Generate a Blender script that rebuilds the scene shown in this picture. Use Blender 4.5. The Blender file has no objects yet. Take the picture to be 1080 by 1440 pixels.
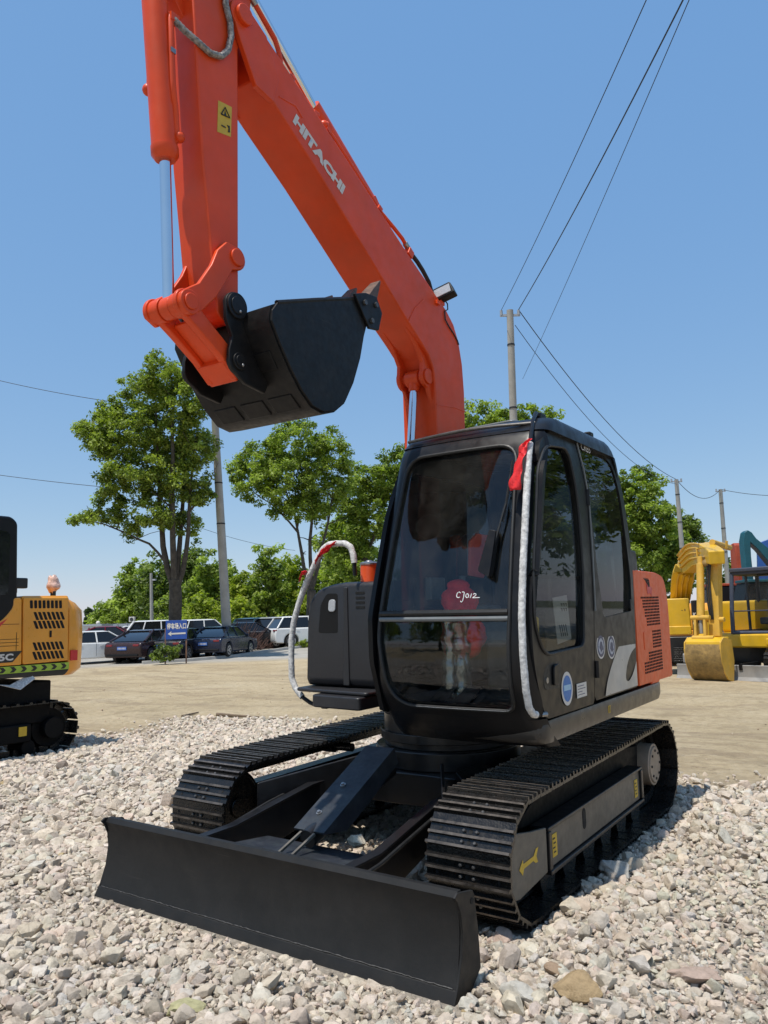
import bpy, bmesh, math, random
import numpy as np
from mathutils import Vector, Matrix, Quaternion
R = math.radians
scene = bpy.context.scene
col = scene.collection
random.seed(7)
# ---------------------------------------------------------------- camera, sky, sun, exposure
CF, CPITCH, CYAW, CROLL = 1095.559, math.atan((873 - 720) / 1096.0), -0.5976, -0.03
CPOS = Vector((2.8358, -4.8663, 1.4567))
cy_, sy_, cp_, sp_ = math.cos(CYAW), math.sin(CYAW), math.cos(CPITCH), math.sin(CPITCH)
FW = Vector((sy_ * cp_, cy_ * cp_, sp_)); RT0 = Vector((cy_, -sy_, 0)); UP0 = RT0.cross(FW)
RT = RT0 * math.cos(CROLL) + UP0 * math.sin(CROLL); UP = UP0 * math.cos(CROLL) - RT0 * math.sin(CROLL)
cam = bpy.data.cameras.new('camera'); camo = bpy.data.objects.new('camera', cam); col.objects.link(camo)
camo.matrix_world = Matrix(((RT.x, UP.x, -FW.x, CPOS.x), (RT.y, UP.y, -FW.y, CPOS.y), (RT.z, UP.z, -FW.z, CPOS.z), (0, 0, 0, 1)))
cam.sensor_fit = 'VERTICAL'; cam.sensor_height = 36.0; cam.sensor_width = 27.0; cam.lens = CF / 1440 * 36.0
cam.clip_start = 0.05; cam.clip_end = 3000
scene.camera = camo
SUN_EL = R(69); SUN_AZ = math.atan2(-0.12, -0.99)      # direction to the sun, from +Y towards +X
w = bpy.data.worlds.new('World'); scene.world = w; w.use_nodes = True
nt = w.node_tree; bg = nt.nodes['Background']
sky = nt.nodes.new('ShaderNodeTexSky'); sky.sky_type = 'NISHITA'; sky.sun_disc = False
sky.sun_elevation = SUN_EL; sky.sun_rotation = SUN_AZ; sky.altitude = 0; sky.air_density = 1.0; sky.dust_density = 0.3; sky.ozone_density = 5.0
ma = nt.nodes.new('ShaderNodeVectorMath'); ma.operation = 'MULTIPLY_ADD'          # paler horizon, deeper blue overhead
ma.inputs[1].default_value = (.66, .46, .215); ma.inputs[2].default_value = (.076 / .15, .224 / .15, .522 / .15)
nt.links.new(sky.outputs[0], ma.inputs[0]); nt.links.new(ma.outputs[0], bg.inputs[0]); bg.inputs[1].default_value = 0.15
sl = bpy.data.lights.new('sun', 'SUN'); sl.energy = 4.2; sl.angle = R(0.5); sl.color = (1.0, 0.95, 0.87)
so = bpy.data.objects.new('sun', sl); col.objects.link(so); so.location = (0, 0, 40)
tosun = Vector((math.sin(SUN_AZ) * math.cos(SUN_EL), math.cos(SUN_AZ) * math.cos(SUN_EL), math.sin(SUN_EL)))
so.rotation_euler = tosun.to_track_quat('Z', 'Y').to_euler()
scene.view_settings.view_transform = 'Standard'; scene.view_settings.look = 'None'
scene.view_settings.exposure = 0.10; scene.view_settings.gamma = 1.0
try:
    scene.cycles.max_bounces = 8; scene.cycles.transparent_max_bounces = 16; scene.cycles.use_denoising = True
    scene.cycles.caustics_reflective = False; scene.cycles.caustics_refractive = False
except Exception: pass

def ray(px, py):
    return FW + RT * ((px - 540) / CF) - UP * ((py - 720) / CF)
def at(px, py, d):                      # a point at depth d metres on the sight line of a photo pixel
    return CPOS + ray(px, py) * d
def on_plane(px, py, axis, val):
    r = ray(px, py); return CPOS + r * ((val - CPOS[axis]) / r[axis])

# ---------------------------------------------------------------- materials
def nodes(name):
    m = bpy.data.materials.new(name); m.use_nodes = True
    t = m.node_tree; b = t.nodes['Principled BSDF']
    return m, t, b
def N(t, kind, **kw):
    n = t.nodes.new(kind)
    for k, v in kw.items():
        if k in n.inputs: n.inputs[k].default_value = v
        else: setattr(n, k, v)
    return n
def ramp(t, src, stops):
    r = t.nodes.new('ShaderNodeValToRGB'); e = r.color_ramp.elements
    while len(e) < len(stops): e.new(0.5)
    for i, (p, c) in enumerate(stops):
        e[i].position = p; e[i].color = (c[0], c[1], c[2], 1) if not isinstance(c, (int, float)) else (c, c, c, 1)
    t.links.new(src, r.inputs[0]); return r.outputs[0]
def paint(name, c, rough=0.4, var=0.15, scale=6, metal=0.0, bump=0.0, bscale=40, dust=0.0, dustc=(0.35, 0.3, 0.24), coat=0.0, spec=0.5, world=False, scratch=0.0):
    m, t, b = nodes(name)
    tc = N(t, 'ShaderNodeTexCoord')
    if world: geo_ = N(t, 'ShaderNodeNewGeometry'); cs_ = geo_.outputs['Position']
    else: cs_ = tc.outputs['Object']
    n = N(t, 'ShaderNodeTexNoise', Scale=scale, Detail=6.0, Roughness=0.6); t.links.new(cs_, n.inputs['Vector'])
    lo = [x * (1 - var) for x in c]; hi = [min(1, x * (1 + var)) for x in c]
    co = ramp(t, n.outputs[0], [(0.3, lo), (0.7, hi)])
    n2 = N(t, 'ShaderNodeTexNoise', Scale=scale * 5, Detail=5.0); t.links.new(cs_, n2.inputs['Vector'])
    if dust > 0:
        n3 = N(t, 'ShaderNodeTexNoise', Scale=scale * 1.7, Detail=9.0, Roughness=0.7); t.links.new(cs_, n3.inputs['Vector'])
        f = ramp(t, n3.outputs[0], [(0.45, 0.0), (0.75, dust)])
        mx = N(t, 'ShaderNodeMixRGB'); t.links.new(f, mx.inputs[0]); t.links.new(co, mx.inputs[1]); mx.inputs[2].default_value = (*dustc, 1); co = mx.outputs[0]
    if scratch:
        for rot_, sc_ in ((0.3, (2.0, 2.0, 70)), (-1.1, (60, 3.0, 2.0))):
            mp_ = N(t, 'ShaderNodeMapping'); mp_.inputs['Rotation'].default_value = (rot_, 0, rot_ * .5); mp_.inputs['Scale'].default_value = sc_; t.links.new(cs_, mp_.inputs[0])
            n5 = N(t, 'ShaderNodeTexNoise', Scale=1.0, Detail=3.0); t.links.new(mp_.outputs[0], n5.inputs['Vector'])
            n6 = N(t, 'ShaderNodeTexNoise', Scale=2.2, Detail=2.0); t.links.new(cs_, n6.inputs['Vector'])
            ml = N(t, 'ShaderNodeMath', operation='MULTIPLY'); t.links.new(ramp(t, n5.outputs[0], [(.66, 0.0), (.74, scratch)]), ml.inputs[0]); t.links.new(ramp(t, n6.outputs[0], [(.48, 0.0), (.66, 1.0)]), ml.inputs[1])
            mx = N(t, 'ShaderNodeMixRGB'); t.links.new(ml.outputs[0], mx.inputs[0]); t.links.new(co, mx.inputs[1]); mx.inputs[2].default_value = (.10, .092, .082, 1); co = mx.outputs[0]
    t.links.new(co, b.inputs['Base Color'])
    ro = ramp(t, n2.outputs[0], [(0.3, max(0.02, rough - 0.08)), (0.7, min(1, rough + 0.1))]); t.links.new(ro, b.inputs['Roughness'])
    b.inputs['Metallic'].default_value = metal; b.inputs['Specular IOR Level'].default_value = spec
    if coat: b.inputs['Coat Weight'].default_value = coat; b.inputs['Coat Roughness'].default_value = 0.08
    if bump:
        n4 = N(t, 'ShaderNodeTexNoise', Scale=bscale, Detail=4.0); t.links.new(cs_, n4.inputs['Vector'])
        bp = N(t, 'ShaderNodeBump', Strength=bump, Distance=0.01); t.links.new(n4.outputs[0], bp.inputs['Height']); t.links.new(bp.outputs[0], b.inputs['Normal'])
    return m
def glass(name, tint=(0.25, 0.3, 0.3), rough=0.01, ior=1.5, dirt=0.0, refl=0.08):
    m, t, b = nodes(name); t.nodes.remove(b)
    out = t.nodes['Material Output']
    tr = N(t, 'ShaderNodeBsdfTransparent'); tr.inputs[0].default_value = (*tint, 1)
    gl = N(t, 'ShaderNodeBsdfGlossy'); gl.inputs[0].default_value = (0.95, 0.97, 1, 1); gl.inputs['Roughness'].default_value = rough
    fr = N(t, 'ShaderNodeFresnel', IOR=ior)
    ad = N(t, 'ShaderNodeMath', operation='ADD'); ad.inputs[1].default_value = refl; ad.use_clamp = True; t.links.new(fr.outputs[0], ad.inputs[0])
    mx = N(t, 'ShaderNodeMixShader'); t.links.new(ad.outputs[0], mx.inputs[0]); t.links.new(tr.outputs[0], mx.inputs[1]); t.links.new(gl.outputs[0], mx.inputs[2])
    fin = mx
    if dirt:
        tc = N(t, 'ShaderNodeTexCoord'); n = N(t, 'ShaderNodeTexNoise', Scale=3.0, Detail=8.0, Roughness=0.7); t.links.new(tc.outputs['Object'], n.inputs['Vector'])
        f = ramp(t, n.outputs[0], [(0.4, 0.0), (0.8, dirt)])
        df = N(t, 'ShaderNodeBsdfDiffuse'); df.inputs[0].default_value = (0.4, 0.38, 0.33, 1)
        m2 = N(t, 'ShaderNodeMixShader'); t.links.new(f, m2.inputs[0]); t.links.new(mx.outputs[0], m2.inputs[1]); t.links.new(df.outputs[0], m2.inputs[2]); fin = m2
    t.links.new(fin.outputs[0], out.inputs[0])
    return m
M = {}
M['orange'] = paint('orange_paint', (0.72, 0.068, 0.011), 0.40, 0.12, 3, bump=0.02, bscale=25, dust=0.16, dustc=(0.50, 0.13, 0.06), spec=0.35)
M['orange_light'] = paint('light_orange_paint', (0.80, 0.125, 0.030), 0.42, 0.10, 4, spec=0.35, dust=0.08, dustc=(0.55, 0.2, 0.11))  # lighter orange for the engine door and counterweight
M['black'] = paint('black_paint', (0.009, 0.009, 0.010), 0.36, 0.25, 4, coat=0.1, dust=0.06, dustc=(0.12, 0.1, 0.085))
M['cab_black'] = paint('black_cab_paint', (0.007, 0.007, 0.008), 0.36, 0.2, 3, dust=0.05, dustc=(0.06, 0.05, 0.045), spec=0.28)
M['blade'] = paint('black_blade_paint', (0.0135, 0.013, 0.0125), 0.55, 0.22, 3, bump=0.05, bscale=60, dust=0.14, dustc=(0.06, 0.055, 0.05), spec=0.3, scratch=.30)
M['track'] = paint('oiled_black_steel', (0.009, 0.008, 0.007), 0.27, 0.4, 7, bump=0.25, bscale=90, dust=0.30, dustc=(0.06, 0.045, 0.034), world=True)
M['bolt'] = paint('worn_steel', (0.35, 0.34, 0.33), 0.35, 0.2, 30, metal=0.9)
M['cover'] = paint('blue_black_cover_paint', (0.024, 0.027, 0.034), 0.46, 0.3, 8, spec=.35, dust=0.25, dustc=(0.10, 0.12, 0.11))
M['frame_panel'] = paint('dusty_black_frame', (0.12, 0.105, 0.083), 0.5, 0.3, 5, dust=0.4, dustc=(0.20, 0.17, 0.125))
M['chrome'] = paint('chrome_rod', (0.75, 0.76, 0.78), 0.08, 0.03, 5, metal=1.0)
M['hose'] = paint('black_rubber_hose', (0.012, 0.012, 0.012), 0.5, 0.2, 10)
M['braid'] = paint('braided_hose', (0.22, 0.21, 0.19), 0.45, 0.8, 60)
M['white'] = paint('white_lettering', (0.66, 0.62, 0.56), 0.5, 0.06, 10)
M['yellow_label'] = paint('yellow_label', (0.62, 0.40, 0.03), 0.5, 0.08, 20)
M['black_ink'] = paint('black_ink', (0.02, 0.02, 0.02), 0.6, 0.1, 20)
M['grey_box'] = paint('charcoal_plastic', (0.020, 0.020, 0.023), 0.42, 0.12, 8, bump=0.06, bscale=180)
M['foam'] = paint('grey_foam_sleeve', (0.58, 0.57, 0.55), 0.75, 0.35, 45, bump=0.5, bscale=60)
M['silver'] = paint('silver_decal', (0.42, 0.42, 0.41), 0.35, 0.2, 3, metal=0.3)
M['red_cloth'] = paint('red_cloth', (0.72, 0.02, 0.025), 0.6, 0.15, 12)
M['lens'] = paint('lamp_lens', (0.42, 0.44, 0.46), 0.12, 0.1, 60, coat=0.5)
M['interior'] = paint('cab_interior_plastic', (0.085, 0.088, 0.088), 0.6, 0.2, 8)
M['seat'] = paint('seat_fabric', (0.10, 0.105, 0.11), 0.8, 0.2, 20)
M['blue_sticker'] = paint('blue_sticker', (0.03, 0.17, 0.48), 0.4, 0.1, 10)
M['navy_sticker'] = paint('navy_sticker', (0.04, 0.05, 0.11), 0.4, 0.1, 10)
M['red_sticker'] = paint('red_sticker', (0.6, 0.03, 0.03), 0.4, 0.1, 10)
M['glass_front'] = glass('windshield_glass', (0.88, 0.93, 0.91), 0.01, 1.5, 0.07, 0.01)
M['glass_side'] = glass('side_window_glass', (0.72, 0.75, 0.74), 0.01, 1.27, 0.03, 0.0)
M['glass_tint'] = glass('dark_tinted_glass', (0.03, 0.035, 0.04), 0.01, 1.5, 0.02, 0.0)
M['plastic_film'] = glass('clear_plastic_film', (0.8, 0.84, 0.8), 0.12, 1.4, 0.35, 0.12)
M['dark_void'] = paint('dark_opening', (0.004, 0.004, 0.004), 0.8, 0.1, 10)
M['hub'] = paint('tan_dusty_cover', (0.34, 0.26, 0.19), 0.5, 0.2, 10)

# ---------------------------------------------------------------- mesh helpers
class MB:
    def __init__(s): s.v = []; s.f = []
    def add(s, vs, fs):
        o = len(s.v); s.v += [tuple(p) for p in vs]; s.f += [tuple(i + o for i in f) for f in fs]; return s
    def box(s, c, d, rot=None):
        vs = [Vector((sx * d[0] / 2, sy * d[1] / 2, sz * d[2] / 2)) for sx in (-1, 1) for sy in (-1, 1) for sz in (-1, 1)]
        if rot is not None: vs = [rot @ v for v in vs]
        vs = [v + Vector(c) for v in vs]
        return s.add(vs, [(0, 1, 3, 2), (4, 6, 7, 5), (0, 4, 5, 1), (2, 3, 7, 6), (0, 2, 6, 4), (1, 5, 7, 3)])
    def prism(s, poly, ax, a, b):
        def P(p, h): return {'x': (h, p[0], p[1]), 'y': (p[0], h, p[1]), 'z': (p[0], p[1], h)}[ax]
        n = len(poly); vs = [P(p, a) for p in poly] + [P(p, b) for p in poly]
        area = sum(poly[i][0] * poly[(i + 1) % n][1] - poly[(i + 1) % n][0] * poly[i][1] for i in range(n))
        ccw = area > 0
        if ax == 'y': ccw = not ccw
        if a > b: ccw = not ccw
        bot = tuple(range(n)); top = tuple(range(n, 2 * n))
        fs = [bot[::-1], top] + [(i, (i + 1) % n, n + (i + 1) % n, n + i) for i in range(n)]
        if not ccw: fs = [f[::-1] for f in fs]
        return s.add(vs, fs)
    def loft(s, rings, cap=True):
        n = len(rings[0]); vs = [p for r in rings for p in r]; fs = []
        for k in range(len(rings) - 1):
            for i in range(n):
                j = (i + 1) % n; fs.append((k * n + i, k * n + j, (k + 1) * n + j, (k + 1) * n + i))
        if cap: fs += [tuple(range(n))[::-1], tuple((len(rings) - 1) * n + i for i in range(n))]
        return s.add(vs, fs)
    def tube(s, path, r, n=10, cap=True):
        P = [Vector(p) for p in path]; rr = r if isinstance(r, (list, tuple)) else [r] * len(P)
        T = []
        for i in range(len(P)):
            t = (P[min(i + 1, len(P) - 1)] - P[max(i - 1, 0)])
            T.append(t.normalized() if t.length > 1e-9 else Vector((0, 0, 1)))
        u = T[0].orthogonal().normalized(); rings = []
        for i in range(len(P)):
            if i: u = (T[i - 1].rotation_difference(T[i]) @ u)
            u = (u - T[i] * u.dot(T[i])).normalized(); v = T[i].cross(u)
            rings.append([P[i] + (u * math.cos(2 * math.pi * k / n) + v * math.sin(2 * math.pi * k / n)) * rr[i] for k in range(n)])
        return s.loft(rings, cap)
    def cyl(s, a, b, r, r2=None, n=24): return s.tube([a, b], [r, r if r2 is None else r2], n)
    def ball(s, c, r, n=14, m=9):
        r = r if isinstance(r, (list, tuple)) else (r, r, r)
        rings = []
        for k in range(m + 1):
            th = 0.02 + (math.pi - 0.04) * k / m
            rings.append([(c[0] + r[0] * math.sin(th) * math.cos(2 * math.pi * i / n), c[1] + r[1] * math.sin(th) * math.sin(2 * math.pi * i / n), c[2] - r[2] * math.cos(th)) for i in range(n)])
        return s.loft(rings)
def tag(o, label=None, cat=None, group=None, kind=None):
    if label: o['label'] = label
    if cat: o['category'] = cat
    if group: o['group'] = group
    if kind: o['kind'] = kind
    return o
def obj(name, mb, mat, parent=None, bevel=0.0, angle=35, seg=2, solid=0.0, soff=-1.0, smooth=True):
    me = bpy.data.meshes.new(name); me.from_pydata([tuple(v) for v in mb.v], [], mb.f); me.update()
    bm = bmesh.new(); bm.from_mesh(me); bmesh.ops.recalc_face_normals(bm, faces=bm.faces); bm.to_mesh(me); bm.free()
    me.materials.append(mat)
    o = bpy.data.objects.new(name, me); col.objects.link(o)
    if smooth:
        me.polygons.foreach_set('use_smooth', [True] * len(me.polygons)); me.set_sharp_from_angle(angle=R(angle))
    if solid:
        md = o.modifiers.new('solid', 'SOLIDIFY'); md.thickness = solid; md.offset = soff
        if not bevel and angle < 65: es = o.modifiers.new('edge', 'EDGE_SPLIT'); es.split_angle = R(42)
    if bevel:
        md = o.modifiers.new('bevel', 'BEVEL'); md.width = bevel; md.segments = seg; md.limit_method = 'ANGLE'; md.angle_limit = R(30); md.harden_normals = True
    if parent: o.parent = parent
    return o
def empty(name, loc=(0, 0, 0), rz=0.0, parent=None):
    o = bpy.data.objects.new(name, None); col.objects.link(o); o.location = loc; o.rotation_euler = (0, 0, rz); o.empty_display_size = 0.2
    if parent: o.parent = parent
    return o
def kids(o): return [c for c in col.objects if c.parent == o]
def copy_tree(o, parent=None):
    c = o.copy(); col.objects.link(c); c.parent = parent
    for ch in list(o.children): copy_tree(ch, c)
    return c
def arc(c, r, a0, a1, n=8):
    return [(c[0] + r * math.cos(R(a0 + (a1 - a0) * i / n)), c[1] + r * math.sin(R(a0 + (a1 - a0) * i / n))) for i in range(n + 1)]
def rpoly(pts, rad, n=5):
    out = []; L = len(pts)
    for i in range(L):
        p = Vector(pts[i]); a = Vector(pts[i - 1]) - p; b = Vector(pts[(i + 1) % L]) - p
        r = rad[i] if isinstance(rad, (list, tuple)) else rad
        d = min(r, a.length * 0.45, b.length * 0.45)
        if d < 1e-4: out.append(tuple(p)); continue
        s = p + a.normalized() * d; e = p + b.normalized() * d
        for k in range(n + 1):
            q = k / n; out.append(tuple(s * (1 - q) ** 2 + p * 2 * q * (1 - q) + e * q * q))
    return out
def resample(poly, n):
    L = len(poly); seg = [(Vector(poly[(i + 1) % L]) - Vector(poly[i])).length for i in range(L)]; tot = sum(seg); out = []
    i = 0; acc = 0
    for k in range(n):
        d = tot * k / n
        while acc + seg[i] < d: acc += seg[i]; i += 1
        q = (d - acc) / max(seg[i], 1e-9); out.append(tuple(Vector(poly[i]) * (1 - q) + Vector(poly[(i + 1) % L]) * q))
    return out
def start_at(poly, ref):               # rotate a loop so it starts at the point nearest ref
    k = min(range(len(poly)), key=lambda i: (poly[i][0] - ref[0]) ** 2 + (poly[i][1] - ref[1]) ** 2); return poly[k:] + poly[:k]
def by_angle(poly, c, n):              # sample a star-shaped loop at n angles about c, keeping its corners
    dense = resample(poly, 720); an = sorted((math.atan2(p[1] - c[1], p[0] - c[0]), p) for p in dense); out = []
    A = [a for a, _ in an]
    import bisect
    for k in range(n):
        t = -math.pi + 2 * math.pi * (k + 0.5) / n; i = bisect.bisect(A, t) % len(an); out.append(an[i][1])
    return out
def annulus(outer, inner, c, fn, n=120, rings=3):
    """frame panel between two loops, mapped to 3-D by fn(u, v)"""
    o = by_angle(outer, c, n); i_ = by_angle(inner, c, n); mb = MB(); L = []
    for k in range(rings + 1):
        q = k / rings; L.append([fn(*(Vector(a) * (1 - q) + Vector(b) * q)) for a, b in zip(o, i_)])
    mb.loft(L, cap=False); return mb
def patch(loop, c, fn, n=96, rings=8):
    l = by_angle(loop, c, n); mb = MB(); L = [[fn(*(Vector(c) * (1 - q) + Vector(p) * q)) for p in l] for q in [1 - k / rings * 0.995 for k in range(rings + 1)]]
    mb.loft(L, cap=False); m = len(mb.v); mb.f.append(tuple(range(m - n, m))); return mb
def interp(tab, x):
    if x <= tab[0][0]: return tab[0][1]
    for (a, b), (c, d) in zip(tab, tab[1:]):
        if x <= c: return b + (d - b) * (x - a) / (c - a)
    return tab[-1][1]
def text_mesh(s, size, mat, name, parent, origin, udir, vdir, extrude=0.001, fit=None, bold=0.0, label=None):
    """flat lettering standing on a surface: udir along the line, vdir up the letters"""
    cu = bpy.data.curves.new(name, 'FONT'); cu.body = s; cu.size = size; cu.extrude = 0; cu.offset = bold; cu.resolution_u = 3
    tmp = bpy.data.objects.new('tmp_text', cu); col.objects.link(tmp)
    dg = bpy.context.evaluated_depsgraph_get(); me = bpy.data.meshes.new_from_object(tmp.evaluated_get(dg))
    bpy.data.objects.remove(tmp); bpy.data.curves.remove(cu)
    co = np.array([v.co[:] for v in me.vertices]) if len(me.vertices) else np.zeros((0, 3))
    u = Vector(udir).normalized(); v = Vector(vdir).normalized(); nrm = u.cross(v)
    if len(co):
        mn = co.min(0); mx = co.max(0); wd = max(mx[0] - mn[0], 1e-6); hg = max(mx[1] - mn[1], 1e-6)
        fx, fy = (fit[0] / wd, fit[1] / hg) if fit else (1, 1)
        for i, vt in enumerate(me.vertices):
            a, b = (co[i][0] - mn[0]) * fx, (co[i][1] - mn[1]) * fy
            vt.co = Vector(origin) + u * a + v * b + nrm * extrude
    me.materials.clear(); me.materials.append(mat); me.name = name
    o = bpy.data.objects.new(name, me); col.objects.link(o)
    if parent: o.parent = parent
    if label: o['label'] = label
    return o
M['skirt'] = paint('brownish_black_skirt', (0.034, 0.029, 0.024), 0.34, 0.2, 3, coat=0.15, dust=0.12, dustc=(0.11, 0.09, 0.07))
M['orange_bright'] = paint('fluorescent_orange_plastic', (0.85, 0.10, 0.02), 0.35, 0.05, 5)
M['weld'] = paint('scraped_weld_line', (0.05, 0.047, 0.044), 0.5, 0.9, 50)
M['trim'] = paint('pale_window_trim', (0.62, 0.63, 0.63), 0.4, 0.15, 20)
M['rail_grey'] = paint('grey_window_rail', (0.17, 0.18, 0.18), 0.35, 0.1, 10, coat=0.2)
M['pale_blue'] = paint('pale_blue_print', (0.35, 0.55, 0.7), 0.5, 0.1, 20)
M['sticker_grey'] = paint('sticker_grey_print', (0.42, 0.43, 0.48), 0.5, 0.5, 70)
M['white_marker'] = paint('white_paint_marker', (0.85, 0.85, 0.83), 0.5, 0.03, 20)
M['bucket'] = paint('satin_black_bucket_paint', (0.007, 0.007, 0.0075), 0.45, 0.3, 6, bump=0.04, bscale=50, spec=0.28, scratch=.22, dust=0.18, dustc=(0.075, 0.06, 0.048))
M['tooth'] = paint('rusty_worn_tooth', (0.11, 0.065, 0.045), 0.6, 0.5, 25, bump=0.3, bscale=60)
M['red_bag'] = paint('crumpled_red_cloth', (0.75, 0.025, 0.03), 0.7, 0.25, 14, bump=0.6, bscale=26)
M['card'] = paint('grey_card', (0.42, 0.41, 0.38), 0.7, 0.06, 10)
M['rib'] = paint('worn_rib_steel', (0.10, 0.085, 0.072), 0.42, 0.6, 18, metal=0.4, world=True)
M['salmon_reflection'] = paint('salmon_red_reflection', (0.80, 0.12, 0.10), 0.7, 0.12, 10)
M['deep_black'] = paint('shadowed_black_steel', (0.0045, 0.0045, 0.0045), 0.6, 0.2, 6, spec=0.15)  # black taken lower to hold the shade under and inside the tracks
# ================================================================= the orange excavator (machine frame: -Y is its front, +X its left)
TILT = Matrix(((0.99985, -0.00067, 0.01707), (0.00091, 0.9999, -0.01414), (-0.01706, 0.01416, 0.99975)))
ex = empty('hydraulic_excavator'); ex.rotation_euler = TILT.to_euler()
tag(ex, 'large orange and black crawler excavator with its bucket curled high above the gravel', 'excavator')

def track_path(yf, zf, rf, yr, zr, rr, n=14):
    d = Vector((yr - yf, zr - zf)); L = d.length; a = math.degrees(math.atan2(d.y, d.x)); b = math.degrees(math.asin((rf - rr) / L))
    top = a + 90 - b; bot = a - 90 + b
    return arc((yf, zf), rf, bot + 360, top, n) + arc((yr, zr), rr, top, bot, n)
def track_frames(path, count):
    """evenly spaced (point, tangent) along the belt"""
    P = resample(path, count * 8); out = []
    for k in range(count):
        p = Vector(P[k * 8]); t = (Vector(P[(k * 8 + 4) % len(P)]) - Vector(P[k * 8 - 4])).normalized(); out.append((p, t))
    return out
def shoe_mesh(wd, pitch, detail=True):
    """a track shoe lying flat: X across, Y along, Z outwards, ribs on top"""
    mb = MB(); h = pitch / 2
    prof = [(-h + .004, -.012), (h - .010, -.012), (h + .004, -.004), (h + .004, .003)]
    for r_, z_ in ((.034, .021), (-.018, .021), (-h + .007, .025)): prof += [(r_ + .010, .004), (r_ + .0065, z_), (r_ - .0065, z_), (r_ - .010, .004)]
    prof[-1] = (-h - .002, .0)
    mb.prism(prof, 'x', -wd / 2, wd / 2)
    return mb
def rib_mesh(wd, pitch):
    h = pitch / 2; mb = MB()
    for a, b_, z in ((.0278, .0402, .0214), (-.0242, -.0118, .0214), (-h + .0008, -h + .0132, .0254)): mb.add([(-wd / 2, a, z), (wd / 2, a, z), (wd / 2, b_, z), (-wd / 2, b_, z)], [(0, 1, 2, 3)])
    return mb
M['bolt_dark'] = paint('oily_bolt_steel', (0.10, 0.095, 0.09), 0.4, 0.3, 30, metal=0.5)

def multi(name, parts, parent=None, angle=25):
    """one mesh from several builders, each with its own material"""
    mb = MB(); mi = []
    for b_, _ in parts: mb.add(b_.v, b_.f); mi += [len(mi) and 0] * 0
    o = obj(name, mb, parts[0][1], parent, angle=angle); k = 0
    for i, (b_, m_) in enumerate(parts):
        if i: o.data.materials.append(m_)
        for _ in b_.f: o.data.polygons[k].material_index = i; k += 1
    return o
def build_track(parent, xc, side):
    tr = empty('crawler_track', parent=parent)
    path = track_path(-1.165, .318, .285, 1.235, .335, .300)
    ch = MB()
    for dx in (-.055, .055):
        rings = []
        for p, t in track_frames(path, 88):
            nrm = Vector((-t.y, t.x)); a = p - nrm * .022; b = p - nrm * .085
            rings.append([(xc + dx - .016, a.x, a.y), (xc + dx + .016, a.x, a.y), (xc + dx + .016, b.x, b.y), (xc + dx - .016, b.x, b.y)])
        rings.append(rings[0]); ch.loft(rings, cap=False)
    obj('track_chain', ch, M['track'], tr, angle=50)
    cnt = 44; fr = track_frames(path, cnt); per = sum((Vector(path[i]) - Vector(path[i - 1])).length for i in range(len(path))); pitch = per / cnt
    bm_ = MB(); hm = MB()
    for sx in (-.035, .035):
        for sy in (-.043, .009): bm_.tube([(sx, sy - .001, .003), (sx, sy - .001, .012), (sx, sy - .001, .016)], [.0095, .0095, .006], 6)
    for sx, sy in ((-.165, -.043), (.165, -.043), (-.165, .008), (.165, .008), (0, -.043), (0, .008)): hm.cyl((sx, sy, .003), (sx, sy, .0052), .0085 if sx else .011, n=10)
    proto = None
    for i, (p, t) in enumerate(fr):
        out = Vector((-t.y, t.x))
        if proto is None: s = proto = multi('track_shoe', [(shoe_mesh(.45, pitch), M['track']), (bm_, M['bolt_dark']), (hm, M['dark_void']), (rib_mesh(.45, pitch), M['rib'])], tr)
        else: s = proto.copy(); col.objects.link(s); s.parent = tr
        mw = Matrix(((1, 0, 0, xc), (0, t.x, out.x, p.x), (0, t.y, out.y, p.y), (0, 0, 0, 1)))
        s.matrix_local = mw @ Matrix.Rotation(R(random.uniform(-1.2, 1.2)), 4, 'X')
    return tr
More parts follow.
